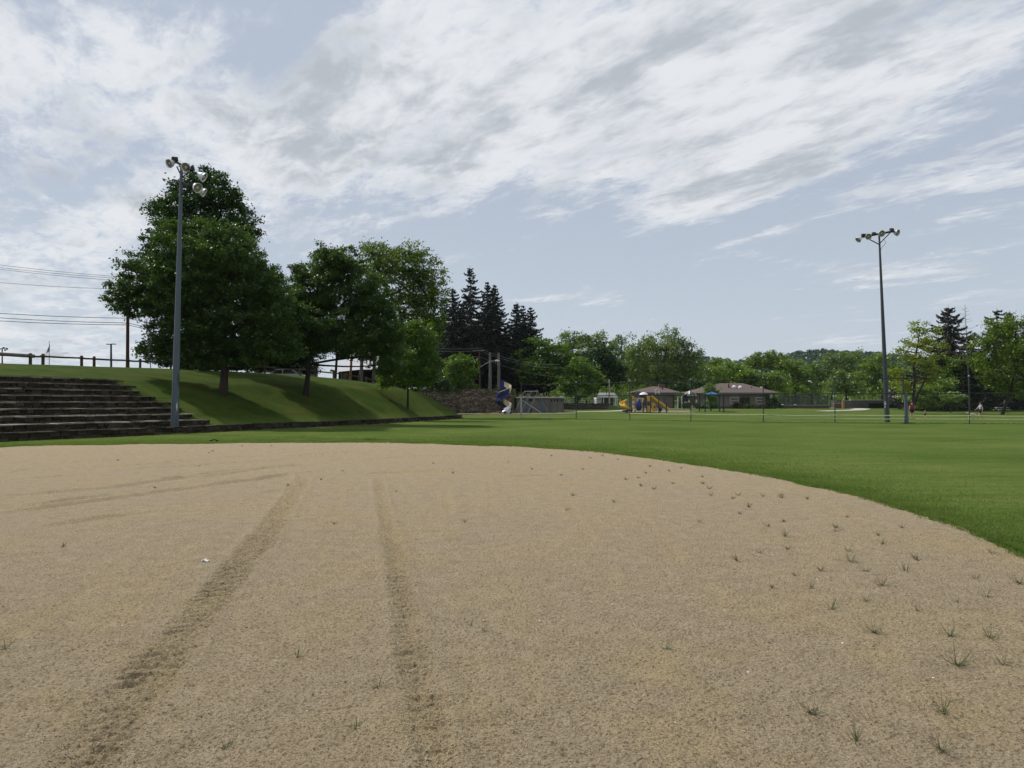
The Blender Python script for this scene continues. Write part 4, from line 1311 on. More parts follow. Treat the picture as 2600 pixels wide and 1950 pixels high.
# bare dead conifer
base = on(2462, 126); topv = at(2450, 772, 126)
root = thing('dead_tree', base, 'bare grey dead conifer standing between the two big right hand spruces', 'dead tree')
mb = MB(); random.seed(3)
mb.tube([base, base.lerp(topv, .5), topv], [.16, .09, .02], 8)
mb.build('trunk', M['bark_grey'], root)
mb = MB()
for k in range(60):
    z = .35 + .63 * k / 60
    o_ = base.lerp(topv, z); a = random.uniform(0, 6.28); L = (1.05 - z) * 7.0 * random.uniform(.5, 1)
    e = o_ + Vector((math.cos(a) * L, math.sin(a) * L * .7, L * .28))
    mb.tube([o_, o_.lerp(e, .5) - Vector((0, 0, .12 * L)), e], [.028, .02, .012], 4, cap=False)
mb.build('branches', M['bark_grey'], root)

# --- wooded ridge on the horizon
RIDGE = [(1180, 935), (1300, 932), (1500, 920), (1620, 905), (1700, 900), (1790, 905), (1850, 912), (1890, 914), (1940, 910), (1990, 900), (2025, 891), (2090, 887), (2150, 892), (2210, 892), (2260, 898), (2320, 905), (2450, 912), (2700, 916), (3000, 925)]
def ridge_y(px): return np.interp(px, [p[0] for p in RIDGE], [p[1] for p in RIDGE])
DR = 950
hx = np.arange(1100, 3400, 12)
rows = np.linspace(0, 1, 22)
vs = []
for s in rows:
    for p in hx:
        d = 330 + (DR - 330) * s
        q = at(p, ridge_y(p), DR)
        zt = q.z - 7
        prof = s ** 1.25
        edge_ = np.clip((p - 1100) / 160, 0, 1)
        X = (p - 1300) / FPX * d
        vs.append((X, d, .6 + (zt - .6) * prof * edge_ + 6 * math.sin(p * .02 + s * 9) * prof * (1 - s)))
for p in hx:
    q = at(p, ridge_y(p), DR)
    vs.append((q.x * 1.25, DR + 260, -20))
vs = np.array(vs)
nr2, nc2 = len(rows) + 1, len(hx)
idx = np.arange(nr2 * nc2).reshape(nr2, nc2)
q4 = np.stack([idx[:-1, :-1], idx[:-1, 1:], idx[1:, 1:], idx[1:, :-1]], -1).reshape(-1, 4)
hill_o = link_mesh('hill', vs, q4, surf('hill_floor', (.02, .035, .02), .95, .2, .05), None, True)
tag(hill_o, kind='structure')
rg = np.random.default_rng(11)
NC = 5200
hp = rg.uniform(1120, 3300, NC); hs = rg.random(NC) ** .55
d = 330 + (DR - 330) * hs
zt = np.array([at(p, ridge_y(p), DR).z - 7 for p in hp])
zc = .6 + (zt - .6) * hs ** 1.25 * np.clip((hp - 1100) / 160, 0, 1)
cx_ = (hp - 1300) / FPX * d
rc = rg.uniform(3.2, 6.2, NC)
per = 46
k = np.repeat(np.arange(NC), per)
u = rg.normal(size=(len(k), 3)); u /= np.linalg.norm(u, axis=1)[:, None]; u[:, 2] = np.abs(u[:, 2]) * 1.0
P = np.stack([cx_[k], d[k], zc[k] + 2.5], 1) + u * rc[k][:, None] * rg.uniform(.75, 1.05, len(k))[:, None]
v, f = leaf_quads(P, 2.3, up=.6, seed=5, aspect=.8)
fw = link_mesh('distant_woods', v, f, M['wood_mass'])
tag(fw, 'blue green forest covering the long low ridge on the horizon', 'forest', kind='stuff')
# low hedge-like woodland closing the view behind the far trees
rg = np.random.default_rng(12)
NC = 700
hp = rg.uniform(1330, 2950, NC); d = rg.uniform(215, 300, NC)
cx_ = (hp - 1300) / FPX * d; rc = rg.uniform(1.8, 4.2, NC)
topy = np.interp(hp, [1330, 1560, 1620, 1800, 1900, 2100, 2300, 2950], [930, 925, 930, 950, 955, 960, 950, 930]) + rg.uniform(0, 60, NC)
zc = EYE + (1024 - topy) / FPX * d
zc = zc * rg.random(NC) ** .35
k = np.repeat(np.arange(NC), 70)
u = rg.normal(size=(len(k), 3)) * .55
P = np.stack([cx_[k], d[k], np.maximum(zc[k], .8)], 1) + u * rc[k][:, None]
P = P[P[:, 2] > .6]
v, f = leaf_quads(P, .8, up=.4, seed=6, aspect=.7)
hw_ = link_mesh('background_woodland', v, f, M['midtree'])
tag(hw_, 'continuous green woodland closing the view behind the separate far trees', 'woodland', kind='stuff')

# ------------------------------------------------------------------ light poles
def floodlight(parent, pos, aim, dia, arm_to=None, ballast=True):
    """spun reflector bell; the open glass end looks along aim"""
    pos = Vector(pos); aim = Vector(aim).normalized()
    r_ = dia / 2
    mb = MB()
    prof = [(.14 * dia, -.78 * dia), (.2 * dia, -.74 * dia), (.22 * dia, -.6 * dia), (.34 * dia, -.45 * dia), (.44 * dia, -.25 * dia), (.49 * dia, -.08 * dia), (r_, 0), (r_ * 1.05, .0), (r_ * 1.05, .04), (r_ * .97, .04), (.45 * dia, -.1 * dia), (.38 * dia, -.28 * dia), (.2 * dia, -.45 * dia), (.02, -.5 * dia)]
    mb.lathe(prof, pos, aim, 24)
    f_ = mb.build('floodlight', M['lampback'], parent, smooth=True)
    g_ = MB().lathe([(.001, -.02), (r_ * .96, -.02)], pos, aim, 24)
    g_.build('lens', M['lens'], f_)
    bl = MB().lathe([(.001, -.26 * dia), (.12 * dia, -.2 * dia), (.15 * dia, -.06 * dia), (.1 * dia, .01), (.001, .02)], pos, aim, 12)
    bl.build('bulb', M['bulb'], f_, smooth=True)
    bk = pos - aim * .74 * dia
    if arm_to is not None:
        a = Vector(arm_to)
        y_ = MB()
        y_.tube([bk, bk + (a - bk) * .5 + Vector((0, 0, -.03)), a], .045, 8)
        y_.build('yoke', M['black'], f_)
        if ballast:
            bx_ = MB()
            bx_.box(a + Vector((0, 0, .12)), (.34, .22, .17), .3, taper=.85)
            bx_.build('ballast_box', M['black'], f_)
    return f_

# left pole
LB = gnd(443, 1101.5); DL = LB.y
top = at(461, 424, DL)
lp = thing('light_pole', LB, 'tall grey steel floodlight pole standing before the stone steps, five lamps on top', 'light pole')
mb = MB()
n_ = 14
mb.tube([LB + (top - LB) * k / n_ for k in range(n_ + 1)], [.205 - (.205 - .075) * k / n_ for k in range(n_ + 1)], 10)
mb.lathe([(.075, 0), (.085, .02), (.06, .07), (.001, .09)], top, (0, 0, 1), 10)
mb.build('pole', M['galv'], lp)
cb = MB()
def Lp(px, py, dd_=0.0): return at(px, py, DL + dd_)
# service conduit and sticker marks on the shaft
q0 = at(449.5, 1101, DL - .2); q1 = at(449.5, 1062, DL - .2)
cb.tube([q0, q1], .022, 6); cb.tube([at(445.5, 1101, DL - .2), at(446, 1063, DL - .2)], .012, 6)
cb.box(at(449.5, 1058, DL - .22), (.10, .08, .10))
cb.build('conduit', M['galv'], lp)
cb = MB(); cb.tube([at(455.5, 985, DL - .14), at(453, 950, DL - .14)], .02, 6); cb.build('conduit', M['black'], lp)
st = MB()
for (px, py, w_, h_) in ((449, 1032, .055, .24), (447.5, 1031, .02, .2), (450, 1024, .03, .10), (449, 1041, .03, .12)):
    q = at(px, py, DL - .215)
    st.box(q, (w_, .012, h_), .1)
st.build('sticker', M['offwhite'], lp)
ar = MB()
up0, up1 = Lp(444, 409, .5), Lp(486, 434, -.5)
ar.beam(up0, up1, .11, .11)
lo0, lo1 = Lp(441, 457, .5), Lp(489, 474, -.5)
ar.beam(lo0, lo1, .11, .11)
ar.beam(Lp(449, 423, .3), Lp(459, 444), .05); ar.beam(Lp(480, 436, -.3), Lp(463, 450), .05)
ar.beam(Lp(480, 478, -.3), Lp(459, 497), .06); ar.beam(Lp(447, 463, .3), Lp(457, 485), .05)
ar.build('crossarm', M['black'], lp)
floodlight(lp, Lp(430, 415, .2), (-.45, -.8, -.42), .46, up0)
floodlight(lp, Lp(472, 425, -.6), (-.05, -.93, -.36), .47, Lp(468, 424, -.1), ballast=False)
floodlight(lp, Lp(518, 450, -.4), (.9, .05, -.50), .50, up1)
floodlight(lp, Lp(502, 477, -.6), (.72, -.42, -.45), .50, lo1)
floodlight(lp, Lp(518, 489, .0), (.88, .15, -.50), .46, Lp(487, 476, -.3))

# right pole
RB = hit(2253, 1072); RB = gnd(2253, 1072); DRt = RB.y
top = at(2232, 591, DRt)
rp = thing('light_pole', RB, 'tall slim floodlight pole on the right beyond the grass, four lamps across its top', 'light pole')
mb = MB()
mb.tube([RB + (top - RB) * k / n_ for k in range(n_ + 1)], [.215 - (.215 - .07) * k / n_ for k in range(n_ + 1)], 10)
mb.build('pole', M['galv_dark'], rp)
def Rp(px, py, dd_=0.0): return at(px, py, DRt + dd_)
ar = MB()
a0, a1 = Rp(2188, 602, .3), Rp(2270, 587, -.3)
ar.beam(a0, a1, .15, .15)
ar.beam(Rp(2208, 608, .1), Rp(2231, 620), .07); ar.beam(Rp(2261, 590, -.1), Rp(2234, 618), .07)
ar.build('crossarm', M['black'], rp)
cb = MB()
cb.tube([Rp(2241, 607), Rp(2247, 611), Rp(2249, 617), Rp(2244, 623), Rp(2239, 628), Rp(2236, 636)], .018, 6, cap=False)
cb.build('cable', M['black'], rp)
st = MB()
for (px, py, w_, h_) in ((2247, 1021, .10, .14), (2247.5, 1025, .15, .2), (2247, 1033, .07, .2)):
    st.box(at(px, py, DRt - .235), (w_, .012, h_))
st.build('sticker', M['offwhite'], rp)
floodlight(rp, Rp(2179, 609, .1), (-.75, -.15, -.64), .50, Rp(2192, 600, .3))
floodlight(rp, Rp(2205, 601, -.3), (-.15, -.93, -.33), .50, Rp(2199, 600, .2))
floodlight(rp, Rp(2239, 593, -.4), (.02, -.95, -.30), .54, Rp(2219, 596, .0))
floodlight(rp, Rp(2279, 591, -.3), (.50, -.80, -.34), .54, Rp(2264, 586, -.2))

# ------------------------------------------------------------------ tall field fence
FP = [(-.2, 80.9), (.96, 80.6), (6.45, 77.3), (11.15, 72.8), (15.85, 68.2), (21.0, 64.3), (26.1, 62.2), (31.1, 60.7), (35.6, 59.9), (41.0, 58.8), (46.5, 57.8)]
fr = thing('chain_link_fence', (FP[1][0], FP[1][1], 0), 'tall thin wire fence crossing the grass with dark cables and pale yellow lower rails', 'fence')
FP = FP[1:]
HF = 3.62
def post(mb, p, h, r_):
    z = Hs(*p)
    mb.tube([(p[0], p[1], z - .1), (p[0], p[1], z + h)], r_, 8)
for i, p in enumerate(FP):
    if i == 0:
        mb = MB(); post(mb, p, 2.45, .085); o_ = mb.build('post', M['fence_silver'], fr)
        mb = MB(); mb.tube([(p[0], p[1], 2.4), (p[0], p[1], 3.75)], .045, 8); mb.build('post', M['fence_dark'], fr)
    elif i == 6:
        mb = MB()
        mb.tube([(p[0], p[1], -.1), (p[0] - .05, p[1], 2.4)], [.17, .12], 8)
        mb.build('post', M['galv'], fr)
        mb = MB(); mb.tube([(p[0] - .10, p[1], 2.35), (p[0] - .22, p[1], 2.6), (p[0] - .22, p[1], 3.95)], .055, 8)
        mb.build('post', M['galv_dark'], fr)
        mb = MB(); mb.box((p[0] - .1, p[1] - .2, .1), (.8, .5, .03)); mb.build('base_plate', M['galv'], fr)
    else:
        mb = MB(); post(mb, p, 3.7, .042); mb.build('post', M['fence_dark'], fr)
        mb = MB(); mb.lathe([(.001, .0), (.07, .0), (.06, .06), (.001, .1)], (p[0], p[1], 3.7), (0, 0, 1), 8); mb.build('post_cap', M['fence_silver'], fr)
def catenary(a, b_, sag, n=8):
    a, b_ = Vector(a), Vector(b_)
    return [a.lerp(b_, k / n) - Vector((0, 0, sag * 4 * (k / n) * (1 - k / n))) for k in range(n + 1)]
for (z, r_, sag, mt, nm, i0) in ((3.6, .028, .06, 'wire', 'top_cable', 0), (2.38, .040, .03, 'wire', 'middle_cable', 0), (.64, .034, .05, 'tape', 'rail', 2), (.36, .034, .02, 'tape', 'rail', 4)):
    pts = []
    for a, b_ in zip(FP[i0:-1], FP[i0 + 1:]):
        c_ = catenary((a[0], a[1] - .07, z), (b_[0], b_[1] - .07, z), sag * random.uniform(.4, 1.3))
        pts += c_ if not pts else c_[1:]
    mb = MB(); mb.tube(pts, r_, 6); mb.build(nm, M[mt], fr)
# diagonal brace at the corner
mb = MB(); mb.tube([(FP[0][0], FP[0][1], 2.0), (FP[0][0] + 2.9, FP[0][1] - .8, .03)], .035, 6); mb.build('brace', M['fence_silver'], fr)
m, t, o = new_mat('wire_netting')
g = t.n('ShaderNodeNewGeometry')
s3 = t.n('ShaderNodeSeparateXYZ'); t.l(g.outputs['Position'], s3.inputs[0])
u_ = t.math('ADD', t.math('MULTIPLY', s3.outputs[0], .9), s3.outputs[2])
v_ = t.math('SUBTRACT', t.math('MULTIPLY', s3.outputs[0], .9), s3.outputs[2])
def lines(q):
    fr_ = t.math('FRACT', t.math('MULTIPLY', q, 14.0))
    return t.math('LESS_THAN', fr_, .02)
mk = t.math('MAXIMUM', lines(u_), lines(v_))
b = t.n('ShaderNodeBsdfPrincipled'); b.inputs['Base Color'].default_value = (.22, .24, .24, 1); b.inputs['Roughness'].default_value = .6
tr_ = t.n('ShaderNodeBsdfTransparent'); mx = t.n('ShaderNodeMixShader')
t.l(mk, mx.inputs[0]); t.l(tr_.outputs[0], mx.inputs[1]); t.l(b.outputs[0], mx.inputs[2]); t.l(mx.outputs[0], o.inputs[0])
M['mesh'] = m
mb = MB()
for a, b_ in zip(FP[:-1], FP[1:]):
    mb.poly([(a[0], a[1] - .03, .03), (b_[0], b_[1] - .03, .03), (b_[0], b_[1] - .03, 2.36), (a[0], a[1] - .03, 2.36)])
mb.build('netting', M['mesh'], fr)
# unmown grass under the fence
WX = []
for a, b_ in zip(FP[:-1], FP[1:]):
    L = math.hypot(b_[0] - a[0], b_[1] - a[1])
    for _ in range(int(L * 170)):
        s = random.random(); q = random.gauss(0, .14)
        if vnoise(np.array([(a[0] + b_[0] * s) * .9]), np.array([s * L * .7]))[0] < -.45: continue
        WX.append((a[0] + (b_[0] - a[0]) * s + q * .3, a[1] + (b_[1] - a[1]) * s + q, 0, random.uniform(.03, .10) * (2.6 if random.random() < .03 else 1)))
WX = np.array(WX)
v, f = blades(WX[:, 0], WX[:, 1], WX[:, 2], WX[:, 3], np.full(len(WX), .022), .7, 8)
tag(link_mesh('fence_line_grass', v, f, M['blade']), 'unmown darker grass along the foot of the wire fence', 'grass', kind='stuff')

# ------------------------------------------------------------------ wooden rail fence on the crest
rf = thing('rail_fence', on(76, 55), 'weathered post and single rail wooden fence along the top of the bank', 'fence')
RP = [(-60, 52, .86), (-30, 53, .86), (76, 55, .84), (108, 56.2, .84), (206, 58.5, .84), (238, 59.6, .84), (325, 61.8, .84), (355, 63, .84), (433, 65.5, .84), (470, 67, .84), (545, 69, .84), (577, 70, .84), (628, 72, .84), (672, 73.5, .86), (697, 74.5, .84), (763, 76.5, .84), (800, 78, .84), (868, 81, .86), (880, 82, .84), (912, 83, .84), (930, 84, .84), (958, 85, .86)]
tops = []
for i, (px, d_, h_) in enumerate(RP):
    p = on(px, d_)
    w_ = .19 if i < 6 else .17
    mb = MB(); mb.box(p + Vector((0, 0, h_ / 2 - .1)), (w_, w_, h_ + .1), .35, jit=.008, taper=.94)
    mb.build('post', M['rail'], rf)
    tops.append(p + Vector((0, 0, h_ * .70)))
for i in range(len(tops) - 1):
    a, b_ = tops[i], tops[i + 1]
    if i in (17, 19): continue
    mb = MB()
    if i < 2:
        mb.tube([a - (b_ - a) * .12 + Vector((0, 0, .05)), b_ + (b_ - a) * (.1 if i == 1 else .02)], .13, 8)
        mb.build('rail', M['railgrey'], rf)
    else:
        d_ = (b_ - a).normalized() * .14
        off = Vector((0, -.12, random.uniform(-.03, .03)))
        mb.tube([a - d_ + off, a.lerp(b_, .5) + off - Vector((0, 0, .02)), b_ + d_ * .6 + off], [.075, .07, .062], 7)
        mb.build('rail', M['rail'], rf)

# ------------------------------------------------------------------ utility poles and wires
def pole(name, label, px, d, top_y, r_, mat, lean_px=0, cat='utility pole'):
    b_ = on(px, d); t_ = at(px + lean_px, top_y, d)
    root = thing(name, b_, label, cat)
    mb = MB(); mb.tube([b_ - Vector((0, 0, .2)), b_.lerp(t_, .5), t_], [r_ * 1.1, r_, r_ * .8], 10)
    mb.build('pole', M[mat], root)
    return root, b_, t_
pr, pb, pt_ = pole('utility_pole', 'red brown wooden utility pole behind the rail fence at the left of the maple', 323, 68, 700, .135, 'telepole', 2)
mb = MB(); mb.beam(at(312, 712, 67.8), at(338, 710, 67.8), .12); mb.build('crossarm', M['telepole'], pr)
for (y0, y1, sag, nm) in ((662, 712, .25, 'a'), (671, 716, .25, 'b'), (674, 722, .25, 'c'), (716, 742, .3, 'd')):
    mb = MB(); mb.tube(catenary(at(-260, y0 - 28, 60), at(325, y1 - 8, 68), sag, 14), .018, 5)
    tag(mb.build('overhead_wire', M['powerwire']), {662: 'topmost thin overhead wire running left from the tree', 671: 'second thin overhead wire from the top at left', 674: 'third thin overhead wire, close below the second', 716: 'single thin overhead wire below the upper three at left'}[y0], 'wire', 'overhead wires at left')
for (y0, y1) in ((789, 808), (800, 820), (810, 825)):
    mb = MB(); mb.tube(catenary(at(-260, y0 - 14, 60), at(323, y1, 68), .2, 14) + catenary(at(323, y1, 68), at(700, y1 + 60, 95), .3, 10)[1:], .026, 5)
    tag(mb.build('overhead_wire', M['wire']), {789: 'upper of the three dark cables meeting the brown utility pole', 800: 'middle dark cable meeting the brown utility pole', 810: 'lowest dark cable meeting the brown utility pole'}[y0], 'wire', 'overhead wires at left')
r_, b_, t_ = pole('street_lamp', 'dark twin armed parking lamp behind the rail fence, left of the brown utility pole', 282, 100, 874, .13, 'black', cat='street lamp')
mb = MB(); mb.box(t_ + Vector((-.32, 0, 0)), (.5, .3, .1)); mb.box(t_ + Vector((.32, 0, .02)), (.5, .3, .1)); mb.build('lamp_head', M['black'], r_)
r_, b_, t_ = pole('street_lamp', 'dark multi arm pole at the far left edge behind the log rail', 5.5, 110, 886, .10, 'black', cat='street lamp')
mb = MB()
mb.beam(at(-6, 886, 110), at(17, 884, 110), .10)
for px, py in ((9, 883), (13, 889), (-2, 888), (18, 886)): mb.box(at(px, py, 110), (.22, .22, .22), .5)
mb.build('lamp_head', M['black'], r_)
r_, b_, t_ = pole('sign_post', 'grey road sign seen from behind, just left of the light pole above the fence', 382, 76, 902, .04, 'black', cat='road sign')
mb = MB(); mb.box(at(379, 909, 76), (.26, .03, .34)); mb.box(at(387, 909, 76), (.22, .03, .34)); mb.build('sign_plate', M['railgrey'], r_)

# flag
fb = on(124.5, 90)
fl = thing('flagpole', fb, 'small drooping stars and stripes flag on a thin pole behind the rail fence', 'flag')
mb = MB(); mb.tube([fb, at(125, 866, 90)], [.05, .03], 6); mb.build('pole', M['fence_silver'], fl)
m, t, o = new_mat('striped_flag')
b = t.n('ShaderNodeBsdfPrincipled'); b.inputs['Roughness'].default_value = .8
at_ = t.n('ShaderNodeAttribute', attribute_name='uvx'); at2 = t.n('ShaderNodeAttribute', attribute_name='uvy')
stripe = t.math('GREATER_THAN', t.math('FRACT', t.math('MULTIPLY', at2.outputs['Fac'], 6.5)), .5)
c = t.mix(stripe, (.33, .03, .04), (.68, .66, .68))
canton = t.math('MULTIPLY', t.math('LESS_THAN', at_.outputs['Fac'], .4), t.math('LESS_THAN', at2.outputs['Fac'], .54))
sx_ = t.math('ABSOLUTE', t.math('SUBTRACT', t.math('FRACT', t.math('MULTIPLY', at_.outputs['Fac'], 15)), .5))
sy_ = t.math('ABSOLUTE', t.math('SUBTRACT', t.math('FRACT', t.math('MULTIPLY', at2.outputs['Fac'], 9)), .5))
star = t.math('LESS_THAN', t.math('ADD', sx_, sy_), .3)
c = t.mix(canton, c, t.mix(star, (.015, .02, .07), (.6, .6, .65)))
t.l(c, b.inputs['Base Color']); t.l(b.outputs[0], o.inputs[0])
nu, nv = 24, 16
vs, ux, uy = [], [], []
hoist_t = at(125.2, 874, 90)
for i in range(nu + 1):
    for j in range(nv + 1):
        u, v = i / nu, j / nv
        # limp cloth: the fly hangs down and folds back towards the pole
        x_ = -.52 * u * (.35 + .65 * v) + .14 * math.sin(5 * u + 2.2 * v) * u ** .5
        z_ = -.80 * v - .72 * u
        y_ = .12 * math.sin(u * 9 + v * 1.2)
        vs.append((hoist_t.x + x_ * .9, hoist_t.y + y_, hoist_t.z + z_)); ux.append(u); uy.append(v)
idx = np.arange((nu + 1) * (nv + 1)).reshape(nu + 1, nv + 1)
q4 = np.stack([idx[:-1, :-1], idx[1:, :-1], idx[1:, 1:], idx[:-1, 1:]], -1).reshape(-1, 4)
fo = link_mesh('flag_cloth', np.array(vs), q4, m, fl, True)
for nm, arr in (('uvx', ux), ('uvy', uy)):
    a = fo.data.attributes.new(nm, 'FLOAT', 'POINT'); a.data.foreach_set('value', np.array(arr, np.float32))

# poles and wires by the spruces
pr, pb, pt_ = pole('utility_pole', 'thin utility pole with a pale crossarm in front of the dark spruces', 1219, 126, 884, .12, 'telepole', -2)
mb = MB(); mb.beam(at(1200, 891, 125.8), at(1231, 889.5, 125.8), .16); mb.build('crossarm', M['railgrey'], pr)
for (y0, y1, x1, y2) in ((878, 884, 1420, 925), (886, 890, 1440, 935), (905, 905, 1440, 958)):
    mb = MB(); mb.tube(catenary(at(1060, y0, 122), at(1217, y1, 126), .3) + catenary(at(1217, y1, 126), at(x1, y2, 128), .8)[1:], .02, 4)
    tag(mb.build('overhead_wire', M['powerwire']), {878: 'top wire across the dark spruces at the crossarm pole', 886: 'second wire across the dark spruces at the crossarm pole', 905: 'lowest wire crossing the dark spruces below the crossarm'}[y0], 'wire', 'wires in front of the spruces')
sb = on(1221.5, 124)
slm = thing('street_lamp', at(1222, 931, 124) * 1.0, 'street lamp on a long curved arm in front of the spruce trunks', 'street lamp')
mb = MB(); mb.tube([at(1220, 932, 125.9), at(1232, 924, 124.5), at(1246, 917, 124), at(1260, 915.5, 124)], .045, 6); mb.build('arm', M['fence_silver'], slm)
mb = MB(); mb.lathe([(.001, -.35), (.12, -.3), (.17, 0), (.10, .35), (.001, .42)], at(1262, 916, 124), (1, 0, 0), 10); mb.build('lamp_head', M['offwhite'], slm)
for px, d_, lab in ((1244, 133, 'pale grey bare trunk below the spruces, left of the pair'), (1266, 133, 'pale grey bare trunk below the spruces, right of the pair, nearest the slide')):
    b_ = on(px, d_); root = thing('tree_trunk', b_, lab, 'tree trunk', 'bare trunks by the slide')
    mb = MB(); mb.tube([b_ - Vector((0, 0, .2)), b_ + Vector((0, 0, .3)), b_ + Vector((.05, 0, 3)), b_ + Vector((.0, 0, 6.5))], [.42, .30, .26, .2], 10); mb.build('trunk', M['bark_grey'], root)
for px, d_, lab, mt, rr, ty in ((894, 86, 'orange brown pole behind the rail fence, between the maples', 'oldpole', .13, 880), (921, 88, 'left grey trunk behind the rail fence, before the pale roof', 'bark_grey', .20, 860), (953, 88.5, 'right grey trunk behind the rail fence, before the pale roof', 'bark_grey', .19, 850)):
    b_ = on(px - 5, d_); root = thing('tree_trunk' if mt != 'oldpole' else 'utility_pole', b_, lab, 'tree trunk' if mt != 'oldpole' else 'utility pole')
    t_ = at(px, ty, d_)
    mb = MB(); mb.tube([b_ - Vector((0, 0, .2)), b_ + Vector((0, 0, .4)), b_.lerp(t_, .5), t_], [rr * 1.5, rr * 1.1, rr, rr * .8], 10); mb.build('trunk' if mt != 'oldpole' else 'pole', M[mt], root)

# ------------------------------------------------------------------ buildings on the plateau
def hip(mb, x0, x1, y0, y1, z0, z1, rx0, rx1, over=.0):
    """hip roof, ridge along x from rx0 to rx1 at the middle depth"""
    ym = (y0 + y1) / 2
    a = [(x0, y0, z0), (x1, y0, z0), (x1, y1, z0), (x0, y1, z0)]
    r0_, r1_ = (rx0, ym, z1), (rx1, ym, z1)
    mb.poly([a[0], a[1], r1_, r0_]); mb.poly([a[2], a[3], r0_, r1_]); mb.poly([a[1], a[2], r1_]); mb.poly([a[3], a[0], r0_]); mb.poly(a[::-1])
def X(px, d): return (px - 1300) / FPX * d
def Z(py, d): return at(1300, py, d).z
M['pavshade'] = surf('eave_shade_boards', (.028, .02, .016), .9, .3, 3)  # wall colour near black, to carry the shade under the eaves
# pale roofed building behind the rail fence
d_ = 98; g0 = Hs(X(880, d_), d_)
bp = thing('pavilion', (X(880, d_), d_, g0), 'pale metal roofed pavilion on the bank top seen between the maples', 'building')
mb = MB()
hip(mb, X(838, d_), X(1010, d_), d_, d_ + 14, Z(938, d_) , Z(905, d_ + 6), X(860, d_), X(900, d_))
mb.poly([(X(873, d_) , d_ - 3.2, Z(944, d_ - 3.2)), (X(920, d_), d_ - .2, Z(938, d_)), (X(900, d_), d_ + 5, Z(920, d_)), (X(862, d_), d_ + 5, Z(918, d_)), (X(838, d_), d_ - .2, Z(936, d_))])
mb.build('roof', M['roof_metal'], bp)
mb = MB(); mb.box((X(922, d_), d_ + 7, (Z(940, d_) + g0) / 2), (7.0, 11, Z(940, d_) - g0)); mb.build('wall', M['pavshade'], bp)
for px in (845, 872, 912, 960, 985):
    mb = MB(); mb.box((X(px, d_), d_ + .4, (Z(940, d_) + g0) / 2), (.22, .22, Z(940, d_) - g0)); mb.build('post', M['railgrey'], bp)
mb = MB(); mb.beam((X(838, d_), d_ - .05, Z(939, d_) - .12), (X(1010, d_), d_ - .05, Z(939, d_) - .12), .08, .22); mb.build('fascia', M['black'], bp)
d_ = 100; g0 = Hs(X(670, d_), d_)
bp = thing('house', (X(670, d_), d_, g0), 'white roofed low house behind the rail fence, left of the white car', 'building')
mb = MB()
mb.poly([(X(630, d_), d_, Z(950, d_)), (X(705, d_), d_, Z(952, d_)), (X(705, d_), d_ + 6, Z(932, d_)), (X(672, d_), d_ + 6, Z(934, d_)), (X(655, d_), d_ + 3, Z(940, d_)), (X(632, d_), d_ + 3, Z(944, d_))])
mb.poly([(X(660, d_), d_ - 1, Z(949, d_)), (X(770, d_), d_ - 1, Z(952, d_)), (X(770, d_), d_ + 8, Z(934, d_)), (X(690, d_), d_ + 8, Z(931, d_))])
mb.build('roof', M['roof_metal'], bp)
mb = MB(); mb.box((X(700, d_), d_ + 5, g0 + 1.3), (X(765, d_) - X(640, d_), 8, 2.4)); mb.build('wall', M['grey_wall'], bp)
mb = MB(); mb.beam((X(658, d_), d_ - 1.05, Z(950.5, d_)), (X(770, d_), d_ - 1.05, Z(953.5, d_)), .06, .24); mb.build('fascia', M['black'], bp)

